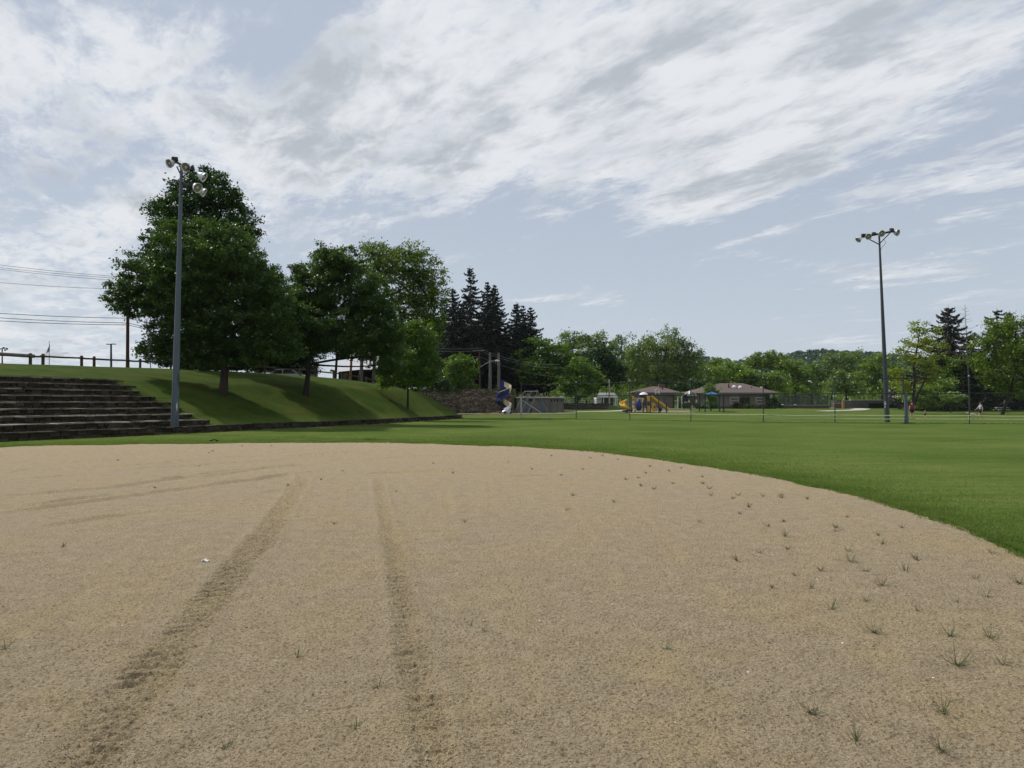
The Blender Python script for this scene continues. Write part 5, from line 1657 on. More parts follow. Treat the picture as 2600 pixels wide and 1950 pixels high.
# ------------------------------------------------------------------ cars
def car(label, pos, rz, L, W, Ht, mat, suv=False):
    """body extruded from a side outline, with glass, wheels and lights"""
    root = thing('parked_car', pos, label, 'car')
    c, s = math.cos(rz), math.sin(rz)
    def w_(x_, y_, z_): return (pos[0] + x_ * c - y_ * s, pos[1] + x_ * s + y_ * c, pos[2] + z_)
    low = .30
    prof = [(-.5, .32), (-.5, .52), (-.47, .62), (-.28, .68), (-.14, .97), (-.02, 1.0), (.22, 1.0) if not suv else (.36, 1.0), (.38, .70) if not suv else (.46, .72), (.485, .62), (.5, .45), (.5, .28), (.40, .2), (-.42, .2)]
    mb = MB()
    ring = lambda yy, k: [w_(x_ * L, yy * (1 if z_ < .66 else .84), z_ * Ht * k) for (x_, z_) in prof]
    A, B_ = ring(-W / 2, 1), ring(W / 2, 1)
    n = len(prof)
    mb.poly(A[::-1]); mb.poly(B_)
    for i in range(n):
        j = (i + 1) % n
        mb.poly([A[i], A[j], B_[j], B_[i]])
    mb.build('body', M[mat], root)
    for sg in (-1, 1):
        g_ = MB()
        yy = sg * (W / 2 * .84 + .035)
        g_.poly([w_(x_ * L, yy * (1.0 if z_ > .9 else 1.07), z_ * Ht) for (x_, z_) in ((-.24, .70), (-.13, .94), (-.0, .955), (.0, .70))])
        g_.poly([w_(x_ * L, yy * (1.0 if z_ > .9 else 1.07), z_ * Ht) for (x_, z_) in ((.02, .70), (.02, .955), ((.2, .95) if not suv else (.34, .95)), ((.33, .71) if not suv else (.42, .72)))])
        g_.build('side_window', M['window'], root)
        for xx in (-.31, .31):
            q = w_(xx * L, sg * (W / 2 - .1), .33)
            ax = Vector((-s, c, 0))
            wh = MB().lathe([(.001, -.11), (.2, -.11), (.33, -.1), (.34, 0), (.33, .1), (.2, .11), (.001, .11)], q, ax, 18)
            wo = wh.build('wheel', M['rubber'], root)
            MB().lathe([(.001, -.125), (.17, -.12), (.19, -.1)], q, ax, 12).build('rim', M['carsilver'], wo)
            MB().lathe([(.001, .125), (.17, .12), (.19, .1)], q, ax, 12).build('rim', M['carsilver'], wo)
    g_ = MB(); g_.poly([w_(-.283 * L, -W * .40, .70 * Ht), w_(-.283 * L, W * .40, .70 * Ht), w_(-.15 * L, W * .36, .96 * Ht), w_(-.15 * L, -W * .36, .96 * Ht)]); g_.build('windscreen', M['window'], root)
    for sg in (-1, 1):
        h_ = MB(); h_.box(w_(-.5 * L, sg * W * .36, .55 * Ht), (.08, .3, .12), rz); h_.build('headlight', M['offwhite'], root)
    return root
p = on(719, 79.5); p.z -= .75
car('white car roof showing over the crest of the bank behind the rail fence', p, R(8), 4.4, 1.75, 1.42, 'carwhite')
# parked cars behind the bridge: on the road beyond, above the river wall
for px, d_, lab, mt, rz, sv_ in ((2289, 172, 'silver parked car beyond the bridge wall, left of the pair', 'carsilver', R(25), True), (2301, 168, 'white parked car beyond the bridge wall, right of the pair', 'carwhite', R(20), False)):
    p = on(px, d_); p.z = Z(1016, d_)
    car(lab, p, rz, 4.5, 1.8, 1.55 if sv_ else 1.45, mt, sv_)

# ------------------------------------------------------------------ bathhouse and shelters
d_ = 119.0
bh = thing('bathhouse', (X(1370, d_), d_, 0), 'low flat roofed grey block bathhouse with a row of small vents, behind the swing set', 'building')
x0, x1 = X(1312, d_), X(1431, d_); zt = Z(1011, d_)
mb = MB(); mb.box(((x0 + x1) / 2, d_ + 3, zt / 2), (x1 - x0, 6, zt)); mb.build('wall', M['grey_wall'], bh)
mb = MB(); mb.box(((x0 + x1) / 2, d_ + 2.9, zt + .11), (x1 - x0 + .3, 6.5, .2)); mb.build('roof', M['concrete'], bh)
for px0, px1, y0, y1, mt, nm in ((1322, 1345, 1016, 1050, 'grey_door', 'wall_panel'), (1368, 1384, 1016, 1050, 'grey_door', 'door'), (1341, 1352, 1013, 1020, 'dark_open', 'window'), (1347, 1350.5, 1022, 1048, 'brown_door', 'door')):
    mb = MB(); mb.box(((X(px0, d_) + X(px1, d_)) / 2, d_ - .03, (Z(y0, d_) + max(0.02, Z(y1, d_))) / 2), (X(px1, d_) - X(px0, d_), .06, Z(y0, d_) - max(.02, Z(y1, d_)))); mb.build(nm, M[mt], bh)
for px in (1400.5, 1408, 1415.5, 1425):
    mb = MB(); mb.box((X(px, d_), d_ - .02, Z(1016.8, d_)), (.2, .04, .32)); mb.build('vent', M['dark_open'], bh)
mb = MB()
for px in (1396, 1414, 1430): mb.box((X(px, d_), d_ - .02, zt / 2), (.06, .04, zt - .1))
mb.build('wall_joints', M['concrete_dk'], bh)
mb = MB()
for px in (1330, 1345, 1362, 1376, 1390, 1406, 1428): mb.box((X(px, d_), d_ + 1.5, zt + .24), (.5, .5, .16), .2, jit=.05)
mb.build('roof_blocks', M['concrete'], bh)

d_ = 143.0; g0 = Hs(X(1540, d_), d_)
shl = thing('picnic_shelter', (X(1545, d_), d_, g0), 'open grey roofed shelter with white posts on the rise above the stone wall', 'building')
mb = MB()
x0, x1 = X(1516, d_), X(1567, d_); ze = Z(1006, d_); zr = Z(996.5, d_)
mb.poly([(x0, d_ - .6, ze), (x1, d_ - .6, ze), (x1 - .3, d_ + 2.5, zr), (x0 + .6, d_ + 2.5, zr)]); mb.poly([(x0, d_ + 5.6, ze), (x0 + .6, d_ + 2.5, zr), (x1 - .3, d_ + 2.5, zr), (x1, d_ + 5.6, ze)][::1])
mb.build('roof', M['roof_grey'], shl)
mb = MB(); mb.beam((x0, d_ - .62, ze - .12), (x1, d_ - .62, ze - .12), .1, .26); mb.build('fascia', M['white'], shl)
mb = MB(); mb.box((X(1524, d_), d_ + 2.5, (ze + g0) / 2 - .1), (X(1534, d_) - X(1516, d_), 4, ze - g0 - .2)); mb.build('wall', M['white'], shl)
mb = MB(); mb.box((X(1548, d_), d_ + 3.5, (ze + g0) / 2 - .1), (X(1563, d_) - X(1534, d_), 1, ze - g0 - .2)); mb.build('wall', M['brown_door'], shl)
for px in (1526, 1532, 1562, 1566):
    mb = MB(); mb.box((X(px, d_), d_ - .4, (ze + g0) / 2 - .05), (.13, .13, ze - g0 - .1)); mb.build('post', M['white'], shl)
mb = MB(); mb.box((X(1529, d_), d_ + .45, (ze + g0) / 2 - .2), (.5, .06, 1.9)); mb.build('door', M['dark_open'], shl)
r_, b_, t_ = pole('utility_pole', 'thick pale concrete pole with a bracket standing before the picnic shelter', 1547, 134.3, 963, .15, 'bark_pale', 0)
mb = MB(); mb.beam(at(1540, 990, 134.3), at(1555, 990, 134.3), .09); mb.beam(at(1540, 990, 134.3), at(1540, 1004, 134.3), .07); mb.beam(at(1554, 990, 134.3), at(1554, 1006, 134.3), .07); mb.build('bracket', M['black'], r_)
# white picket rail and benches left of the shelter
d_ = 138; g0 = 1.45
pf = thing('white_fence', (X(1450, d_), d_, g0), 'short white railing behind the low stone wall, left of the shelter', 'fence')
mb = MB(); mb.beam((X(1432, d_), d_, g0 + .95), (X(1460, d_), d_, g0 + .95), .05, .07); mb.beam((X(1432, d_), d_, g0 + .3), (X(1460, d_), d_, g0 + .3), .05, .07); mb.build('rail', M['offwhite'], pf)
for px in range(1433, 1461, 5):
    mb = MB(); mb.box((X(px, d_), d_ + .05, g0 + .5), (.09, .09, 1.1)); mb.build('post', M['offwhite'], pf)
for px, lab in ((1481, 'dark picnic table behind the stone wall, nearest the drooping tree'), (1497, 'dark picnic table behind the stone wall, left of the leaning trunk'), (1519, 'dark picnic table behind the stone wall, beside the white shelter wall')):
    q = Vector((X(px, 137.5), 137.5, 1.5))
    tb_ = thing('picnic_table', q, lab, 'picnic table', 'picnic tables behind the stone wall')
    mb = MB(); mb.box(q + Vector((0, 0, .74)), (1.6, .7, .05)); mb.build('tabletop', M['rail'], tb_)
    for sg in (-1, 1):
        mb = MB(); mb.box(q + Vector((0, sg * .65, .44)), (1.6, .25, .04)); mb.build('bench', M['rail'], tb_)
        mb = MB(); mb.beam(q + Vector((sg * .6, -.65, .0)), q + Vector((sg * .6, .15, .72)), .06); mb.beam(q + Vector((sg * .6, .65, .0)), q + Vector((sg * .6, -.15, .72)), .06, .05); mb.build('leg', M['rail'], tb_)

# left brown roofed pavilion
def brick_pav(label, d_, px0, px1, ey, ry, rpx0, rpx1, wpx0, wpx1, deep, gy_):
    g0 = Z(gy_, d_)
    g0 = min(g0, Hs(X(wpx0, d_), d_) + .1)
    root = thing('brick_building', (X((wpx0 + wpx1) / 2, d_), d_, g0), label, 'building')
    zr_d = d_ + deep / 2
    mb = MB(); hip(mb, X(px0, d_), X(px1, d_), d_ - .9, d_ + deep + .9, Z(ey, d_), Z(ry, zr_d), X(rpx0, d_) * zr_d / d_, X(rpx1, d_) * zr_d / d_)
    mb.build('roof', M['roof_brown'], root)
    mb = MB(); mb.beam((X(px0, d_) + .05, d_ - .93, Z(ey, d_) - .12), (X(px1, d_) - .05, d_ - .93, Z(ey, d_) - .12), .06, .24); mb.build('gutter', M['galv'], root)
    mb = MB(); mb.box(((X(wpx0, d_) + X(wpx1, d_)) / 2, d_ + deep / 2, (Z(ey, d_) + g0) / 2 - .3), (X(wpx1, d_) - X(wpx0, d_), deep, Z(ey, d_) - g0 + .5)); mb.build('wall', M['tan_wall'], root)
    return root, g0
ba, g0 = brick_pav('smaller brown hip roofed tan block building behind the yellow playground', 150, 1606, 1728, 996.5, 981, 1655, 1675, 1622, 1712, 9, 1031)
d_ = 150
def wb(root, px0, px1, y0, y1, mt, nm, d__, pr=.03):
    mb = MB(); mb.box(((X(px0, d__) + X(px1, d__)) / 2, d__ - pr / 2, (Z(y0, d__) + Z(y1, d__)) / 2), (X(px1, d__) - X(px0, d__), pr, Z(y0, d__) - Z(y1, d__))); return mb.build(nm, M[mt], root)
for px in (1696.5, 1702.5, 1708.5): wb(ba, px - .9, px + .9, 1001, 1006.5, 'dark_open', 'vent', d_)
wb(ba, 1684, 1692, 1007, 1030.5, 'grey_door', 'door', d_); wb(ba, 1630, 1640, 1004, 1030.5, 'concrete_dk', 'door', d_)
mb = MB(); mb.box((X(1708, d_), d_ - .6, g0 + 1.25), (.16, .16, 2.6)); mb.build('post', M['black'], ba)
mb = MB(); mb.box((X(1680, d_ + 4), d_ + 4, Z(984, d_)), (1.2, .9, 1.6)); mb.build('chimney', M['roof_brown'], ba)
mb = MB(); mb.box((X(1687, d_), d_ + 2.0, Z(990, d_)), (.25, .25, .9)); mb.build('roof_vent', M['black'], ba)
hs_ = MB()
q = at(1669, 992.5, 146.5)
hs_.lathe([(.30, -.12), (.44, -.1), (.44, .1), (.30, .12), (.30, -.12)], q, (0, 1, 0), 16)
siren = hs_.build('arched_vent', M['pale'] if False else M['offwhite'], ba)
for sg in (-1, 1):
    mb = MB(); mb.box(q + Vector((sg * .36, 0, -.32)), (.16, .2, .6)); mb.build('vent_side', M['offwhite'], siren)
# wide brown roofed building
d_ = 143
bb, g0 = brick_pav('widest brown hip roofed tan block building with two white skylights, behind the blue canopy', d_, 1756, 1974, 997, 973, 1830, 1886, 1770, 1945, 11, 1037.5)
mb = MB(); mb.poly([(X(1754, d_), d_ - 2, Z(998.5, d_)), (X(1800, d_), d_ - 2, Z(998.5, d_)), (X(1830, d_), d_ + 4, Z(982, d_ + 4)), (X(1800, d_), d_ + 4, Z(988, d_ + 4))]); mb.build('roof_wing', M['roof_brown'], bb)
for px, py in ((1864, 982.5), (1879.5, 983.5)):
    mb = MB(); mb.lathe([(.36, -.1), (.34, .08), (.22, .26), (.001, .32)], at(px, py, d_ + 2.2), (0, -.45, .9), 14); mb.build('skylight', M['white'], bb)
for px, py in ((1850.5, 979.5), (1908, 986.5)):
    mb = MB(); mb.box(at(px, py, d_ + 2.4), (.24, .24, .7), taper=.7); mb.build('roof_vent', M['black'], bb)
mb = MB(); mb.box(at(1933.5, 985, d_ + 6), (.4, .4, .5)); mb.build('roof_vent', M['offwhite'], bb)
for (a, b_) in ((1853.5, 1876), (1918, 1940)):
    wb(bb, a, b_, 998.8, 1007, 'window', 'window', d_, .05)
    f_ = wb(bb, a, b_, 1008, 1026, 'concrete', 'window_frame', d_, .07)
    wb(f_, a + 2.5, b_ - 2.5, 1011, 1016, 'grey_wall', 'pane', d_, .1); wb(f_, a + 2.5, b_ - 2.5, 1018.5, 1023.5, 'grey_wall', 'pane', d_, .1)
wb(bb, 1755, 1766, 1005, 1032, 'concrete_dk', 'door', d_, .04)
wb(bb, 1766, 1945, 1031.5, 1037.3, 'concrete_dk', 'plinth', d_, .12)
for px in (1948, 1954, 1963):
    mb = MB(); mb.box((X(px, d_), d_ - .5, (Z(998, d_) + g0) / 2), (.28, .28, Z(998, d_) - g0)); mb.build('post', M['offwhite'] if px == 1954 else M['red_brick'], bb)
mb = MB(); mb.box((X(1951, d_), d_ + 4, (Z(998, d_) + g0) / 2), (X(1966, d_) - X(1942, d_), 6, Z(998, d_) - g0)); mb.build('porch', M['window'], bb)
# gate between the buildings
gt = thing('gate', on(1725, 146), 'dark gate leaf between white posts in the gap between the two brown roofed buildings', 'gate')
d_ = 146; g0 = Hs(X(1725, d_), d_)
mb = MB(); mb.box((X(1725, d_), d_, g0 + 1.0), (X(1729, d_) - X(1722, d_), .1, 1.9)); mb.build('gate_leaf', M['window'], gt)
for px in (1721, 1730.5):
    mb = MB(); mb.box((X(px, d_), d_ - .05, g0 + 1.15), (.14, .14, 2.3)); mb.build('post', M['offwhite'], gt)
pn = thing('trellis', on(1742, 147), 'dark banner fence between the gate and the wide brown roofed building', 'fence')
mb = MB(); mb.box((X(1739, 147), 147, g0 + 1.6), (1.1, .08, .6)); mb.build('panel', M['purple_pl'], pn)
for px in (1735, 1746, 1752):
    mb = MB(); mb.box((X(px, 147), 147 - .05, g0 + 1.2), (.12, .12, 2.4)); mb.build('post', M['blue_dk'], pn)
# court screen and low brick wall
d_ = 148; g0 = Hs(X(2040, d_), d_)
cs = thing('court_fence', (X(2040, d_), d_, g0), 'dark screened court fence on a low brick wall, right of the wide brown roof', 'fence')
mb = MB(); mb.box(((X(1984, d_) + X(2105, d_)) / 2, d_, (Z(1029.5, d_) + g0) / 2 - .1), (X(2105, d_) - X(1984, d_), .4, Z(1029.5, d_) - g0 + .2)); mb.build('low_wall', M['brickwall'], cs)
mb = MB(); mb.box(((X(1984, d_) + X(2105, d_)) / 2, d_, Z(1029, d_)), (X(2105, d_) - X(1984, d_) + .1, .5, .08)); mb.build('coping', M['concrete'], cs)
m, t, o = new_mat('screen_cloth')
b = t.n('ShaderNodeBsdfPrincipled'); b.inputs['Base Color'].default_value = (.05, .055, .062, 1); b.inputs['Roughness'].default_value = .9
tr_ = t.n('ShaderNodeBsdfTransparent'); mx = t.n('ShaderNodeMixShader'); mx.inputs[0].default_value = .72
t.l(tr_.outputs[0], mx.inputs[1]); t.l(b.outputs[0], mx.inputs[2]); t.l(mx.outputs[0], o.inputs[0])
mb = MB(); mb.poly([(X(1976, d_), d_, Z(1029, d_)), (X(2101, d_), d_, Z(1029, d_)), (X(2101, d_), d_, Z(1004, d_)), (X(1976, d_), d_, Z(1004, d_))]); mb.build('screen', m, cs)
for px in np.linspace(1977, 2101, 11):
    mb = MB(); mb.tube([(X(px, d_), d_ - .05, Z(1029, d_)), (X(px, d_), d_ - .05, Z(1003.5, d_))], .045, 6); mb.build('post', M['fence_dark'], cs)
mb = MB(); mb.tube([(X(1976, d_), d_ - .05, Z(1004, d_)), (X(2101, d_), d_ - .05, Z(1004, d_))], .035, 6); mb.build('top_rail', M['fence_dark'], cs)
for px, d2, lab in ((1986.5, 147.4, 'white globe cap at the left end of the low brick wall'), (2019, 147.4, 'small white cap resting on the low brick wall, middle')):
    mb = MB(); mb.lathe([(.001, -.1), (.2, -.08), (.26, .02), (.18, .1), (.001, .14)], at(px, 1028, d2), (0, 0, 1), 12)
    tag(mb.build('cap_light', M['white'], None, True), lab, 'lamp')
# shrubs before the wide building
for (px, d2, w2, h2, mt, lab, kind) in ((1742, 143.5, 10, 13, 'shrub', 'yellow green rounded shrub right of the gate', 0), (1768, 142.6, 13, 12, 'shrub', 'dark green mound shaped shrub left of the blue canopy', 0), (1790, 142.2, 6, 9, 'darkleaf', 'small dark shrub beside the first canopy post', 0),
        (1817, 142, 8, 9, 'darkleaf', 'dark shrub at the wall below the blue canopy', 0), (1870, 141.8, 8, 16, 'barberry', 'dark red leaved shrub below the first pale window frame', 0), (1886, 142, 4, 30, 'darkleaf', 'narrow dark upright cypress, left of the pair', 1),
        (1898.5, 142, 4, 28, 'darkleaf', 'narrow dark upright cypress, right of the pair', 1), (1901, 141, 15, 12, 'shrub', 'wide rounded green shrub between the two pale window frames', 0), (1943, 141, 10, 12, 'darkleaf', 'round clipped dark shrub right of the second pale window frame', 0),
        (1951, 141.8, 6, 33, 'darkleaf', 'tall dark cypress by the porch, leftmost of three', 1), (1962, 142, 6, 26, 'darkleaf', 'dark cypress by the porch, middle of three', 1), (1970, 142, 6, 27, 'darkleaf', 'dark pointed cypress at the end of the wide building, rightmost of three', 1),
        (1983, 141.5, 5, 11, 'darkleaf', 'small round dark bush at the left end of the low brick wall', 0), (1962, 140.6, 12, 7, 'darkleaf', 'low spreading dark bush in front of the three cypresses', 0)):
    b_ = on(px, d2); py0 = 1300
    gyp = 975 - FPX * math.tan(math.atan2(b_.z - EYE, d2) - PITCH)
    lobes = [(px, gyp - h2 * .5, w2, h2 * .55)] if not kind else [(px, gyp - h2 * .25, w2, h2 * .28), (px, gyp - h2 * .55, w2 * .8, h2 * .28), (px, gyp - h2 * .82, w2 * .45, h2 * .22)]
    make_tree('bush' if not kind else 'cypress', lab, b_, d2, lobes, M[mt], .05, leaf=.2, dens=2.2, clump=.4, per=30, cat='bush' if not kind else 'tree', twig=False, leaf_cap=7000)
dbt = hit(1805, 1046).y + 5
make_tree('small_tree', 'small bronze green tree seen through the blue canopy frame', on(1805, dbt), dbt,
          [(1800, 985, 16, 12), (1815, 992, 12, 9), (1795, 1000, 10, 8), (1808, 1010, 14, 10), (1800, 1022, 12, 9), (1815, 1020, 10, 9)], M['olive'], .09, leaf=.2, dens=1.8, clump=.5, per=34, leaf_cap=14000, fork=(1805, 1015))

# ------------------------------------------------------------------ blue fabric canopy
d_ = hit(1820, 1046).y; g0 = Hs(X(1820, d_), d_)
cn = thing('shade_canopy', (X(1812, d_), d_, g0), 'blue pyramid fabric canopy on four dark posts, before the wide brown roof', 'canopy')
c1, c2, c3, c4 = (X(1784, d_), d_ + 2.2, Z(1003.5, d_)), (X(1793, d_), d_ - 1.4, Z(1003.5, d_)), (X(1832, d_), d_ - 1.2, Z(1003.5, d_)), (X(1834, d_), d_ + 2.4, Z(1003.5, d_))
ap = (X(1810, d_), d_ + .5, Z(993.5, d_))
mb = MB()
def sail(a, b_, ap_):
    a, b_, ap_ = Vector(a), Vector(b_), Vector(ap_)
    n = 6; rws = []
    for i in range(n + 1):
        s = i / n; row = []
        for k in range(n + 1):
            u = k / n
            e = a.lerp(b_, u); p = e.lerp(ap_, s)
            p = p + Vector((0, 0, -.10 * math.sin(math.pi * s)))
            row.append(p)
        rws.append(row)
    for i in range(n):
        for k in range(n):
            mb.poly([rws[i][k], rws[i][k + 1], rws[i + 1][k + 1], rws[i + 1][k]])
for a, b_ in ((c2, c3), (c3, c4), (c4, c1), (c1, c2)): sail(a, b_, ap)
mb.build('fabric', M['canopy'], cn, True)
for px, dd_ in ((1783.5, 2.0), (1785.3, -1.2), (1832.5, -1.1), (1836.5, 2.2)):
    mb = MB(); x_ = X(px, d_) ; mb.tube([(x_, d_ + dd_, g0 - .1), (x_, d_ + dd_, Z(1003, d_))], .095, 8); mb.build('post', M['blue_dk'], cn)
mb = MB()
for a, b_ in ((c2, c3), (c3, c4), (c4, c1), (c1, c2)): mb.beam(a, b_, .05)
for a in (c1, c2, c3, c4): mb.beam(Vector(a) + Vector((0, 0, -.04)), Vector(ap) + Vector((0, 0, -.04)), .05)
mb.build('frame', M['blue_dk'], cn)
# white net climber
d2 = 136; tp = at(1751.5, 993, d2); g2 = Hs(X(1755, d2), d2)
cl = thing('climbing_dome', (tp.x, d2, g2), 'white tubular climbing frame peaking just left of the wide brown roof', 'climbing frame')
mb = MB()
for px, dd_ in ((1734, 1.0), (1745, -1.2), (1750.5, -1.5), (1757, .6)):
    mb.tube([tp, at(px, 1004, d2 + dd_)], .085, 6)
mb.tube([at(1745, 1003.5, d2), at(1753, 1003.5, d2)], .09, 6)
mb.tube([at(1756, 1001, d2), at(1760, 1004.5, d2)], .14, 6); mb.tube([at(1764, 1000.5, d2), at(1768, 1004.5, d2)], .14, 6)
mb.build('tubes', M['white'], cl)
mb = MB()
for px in (1736, 1752): mb.tube([(X(px, d2), d2, g2), (X(px, d2), d2, Z(1004, d2))], .06, 6)
mb.build('post', M['blue_dk'], cl)

# ------------------------------------------------------------------ playground
d_ = hit(1640, 1047.5).y; g0 = Hs(X(1640, d_), d_)
pg = thing('playground_tower', (X(1640, d_), d_, g0), 'yellow and purple playground tower with slides and a white domed roof', 'playground')
def PP(px, py, dd_=0.0): return Vector((X(px, d_), d_ + dd_, Z(py, d_)))
for px, yt, dd_ in ((1601.5, 1005, -.6), (1607, 1009, 1.6), (1632, 1011, -.6), (1638, 1006, 1.4), (1649, 1006, -.8), (1650.5, 1006, 1.4), (1614.5, 1002, .4), (1637.5, 1010, -1.5)):
    mb = MB(); mb.tube([PP(px, 1047.5, dd_), PP(px, yt, dd_)], .075, 8); mb.build('post', M['purple_pl'], pg)
mb = MB()
for px0, px1, py, dd_ in ((1601, 1651, 1026, 0), ): 
    mb.box((PP((px0 + px1) / 2, py).x, d_ + .4, Z(py, d_)), (X(px1, d_) - X(px0, d_), 2.2, .12))
mb.build('deck', M['purple_pl'], pg)
mb = MB()
mb.box(PP(1643.5, 1012, -.85), (X(1648, d_) - X(1639, d_), .07, Z(1005.5, d_) - Z(1019, d_)))
mb.box(PP(1605.5, 1009.5, -.6), (X(1609, d_) - X(1602, d_), .07, Z(1005, d_) - Z(1014, d_)))
mb.box(PP(1643, 1038, -.85), (X(1648, d_) - X(1639, d_), .07, Z(1030, d_) - Z(1046, d_)))
mb.prism([PP(1652, 1021, -.7), PP(1661, 1024, -.7), PP(1663, 1031, -.7), PP(1667.5, 1043.5, -.7), PP(1654, 1045, -.7)], (0, .08, 0))
mb.build('panel', M['yellow_pl'], pg)
mb = MB(); mb.lathe([(.14, -.02), (.14, .02), (.001, .02)], PP(1660, 1033, -.76), (0, 1, 0), 12); mb.build('porthole', M['purple_pl'], pg)
mb = MB()
for k in range(8): mb.tube([PP(1609 + k * 3.4, 1011.5, -.6), PP(1609 + k * 3.4, 1046, -.6)], .045, 6)
for py in (1011.5, 1019.5, 1031): mb.tube([PP(1608, py, -.6), PP(1634, py, -.6)], .055, 6)
mb.tube([PP(1620, 1047, -1.2), PP(1631, 1012, -.9)], .06, 6)
mb.build('climbing_bars', M['tan_pl'], pg)
mb = MB(); mb.lathe([(.001, -.9), (.35, -.8), (.45, -.3), (.36, .5), (.2, .85), (.001, .9)], PP(1619, 1028, -1.0), (0, 0, 1), 12)
mb.lathe([(.12, -.4), (.2, .1), (.001, .3)], PP(1614, 1006, -.2), (0, 0, 1), 10)
mb.build('blue_barrel', M['blue_pl'], pg, True)
mb = MB()
prof = [(X(1647, d_) - X(1623, d_)) / 2]
mb.lathe([(prof[0], 0), (prof[0] * .9, .18), (prof[0] * .62, .36), (prof[0] * .3, .46), (.001, .5), (.001, .42), (prof[0] * .86, .06), (prof[0], 0)], PP(1635, 1003.8, .3), (0, 0, 1), 20)
mb.build('roof_dome', M['white'], pg, True)
mb = MB(); mb.box(PP(1632, 1007, .5), (1.0, .8, .45)); mb.build('roof_beam', M['purple_pl'], pg)
def chute(P_in, w_, h_, mat, parent, name, up_=Vector((0, 0, 1))):
    """U shaped slide channel along a path"""
    P_in = [Vector(p) for p in P_in]
    sec = [(-w_ / 2, h_), (-w_ / 2 * .9, h_ * .35), (-w_ / 2 * .55, 0), (w_ / 2 * .55, 0), (w_ / 2 * .9, h_ * .35), (w_ / 2, h_), (w_ / 2 + .05, h_), (w_ / 2 * .9 + .06, h_ * .3), (w_ / 2 * .55, -.06), (-w_ / 2 * .55, -.06), (-w_ / 2 * .9 - .06, h_ * .3), (-w_ / 2 - .05, h_)]
    mb = MB(); n = len(sec)
    for i, p in enumerate(P_in):
        t_ = (P_in[min(i + 1, len(P_in) - 1)] - P_in[max(i - 1, 0)]).normalized()
        s_ = t_.cross(up_).normalized(); u2 = s_.cross(t_)
        for (a, b_) in sec:
            q = p + s_ * a + u2 * b_
            mb.v.append(tuple(q))
        if i:
            k = (i - 1) * n
            for j in range(n):
                mb.f.append((k + j, k + (j + 1) % n, k + n + (j + 1) % n, k + n + j))
    return mb.build(name, M[mat], parent, True)
chute([PP(1653, 1008, .5), PP(1656, 1011, .5), PP(1663, 1018, .4), PP(1672, 1025, .2), PP(1682, 1031, .0), PP(1688, 1037, -.1), PP(1692, 1042, -.2), PP(1695.5, 1043, -.3)], .75, .42, 'yellow_pl', pg, 'slide')
# curly slide at the left
cc = PP(1598, 1030, 1.0); P = []
for k in range(14):
    a = R(70 + k * 19); rr = .75
    P.append(Vector((cc.x + math.cos(a) * rr - .35, cc.y + math.sin(a) * rr - .6, Z(1020, d_) - k * .115)))
chute(P, .7, .45, 'yellow_pl', pg, 'slide')
mb = MB(); mb.lathe([(.001, 0), (.45, .02), (.55, .12), (.42, .3), (.001, .34)], PP(1586, 1046, -.6), (0, 0, 1), 12)
mb.tube([PP(1588, 1045, -.5), PP(1600, 1038, -.4)], [.25, .16], 8)
mb.build('rubber_mound', M['black'], pg, True)
sp_ = thing('spring_rider', PP(1673, 1047, -.8), 'small dark blue playground rider just right of the yellow panel', 'playground rider')
mb = MB(); mb.tube([PP(1672, 1034, -.8), PP(1675, 1038, -.8), PP(1673.5, 1044, -.8)], [.12, .28, .18], 8); mb.beam(PP(1671, 1038, -.8), PP(1677.5, 1039, -.8), .12); mb.build('body', M['blue_pl'], sp_)
mb = MB(); mb.tube([PP(1673.5, 1044, -.8), PP(1673.5, 1047.5, -.8)], .07, 8); mb.build('spring', M['black'], sp_)
for px, yt, lab in ((1669.5, 1012, 'tall dark blue post right of the yellow playground tower'), (1688.5, 1023, 'shorter dark post at the foot of the yellow slide')):
    q = PP(px, 1047.5, -1.0); ps = thing('play_post', q, lab, 'post')
    mb = MB(); mb.tube([q, PP(px, yt, -1.0)], .085, 8); mb.build('post', M['blue_dk'], ps)
    mb = MB(); mb.lathe([(.001, 0), (.11, .02), (.12, .1), (.001, .2)], PP(px, yt, -1.0), (0, 0, 1), 8); mb.build('cap', M['blue_pl'], ps)
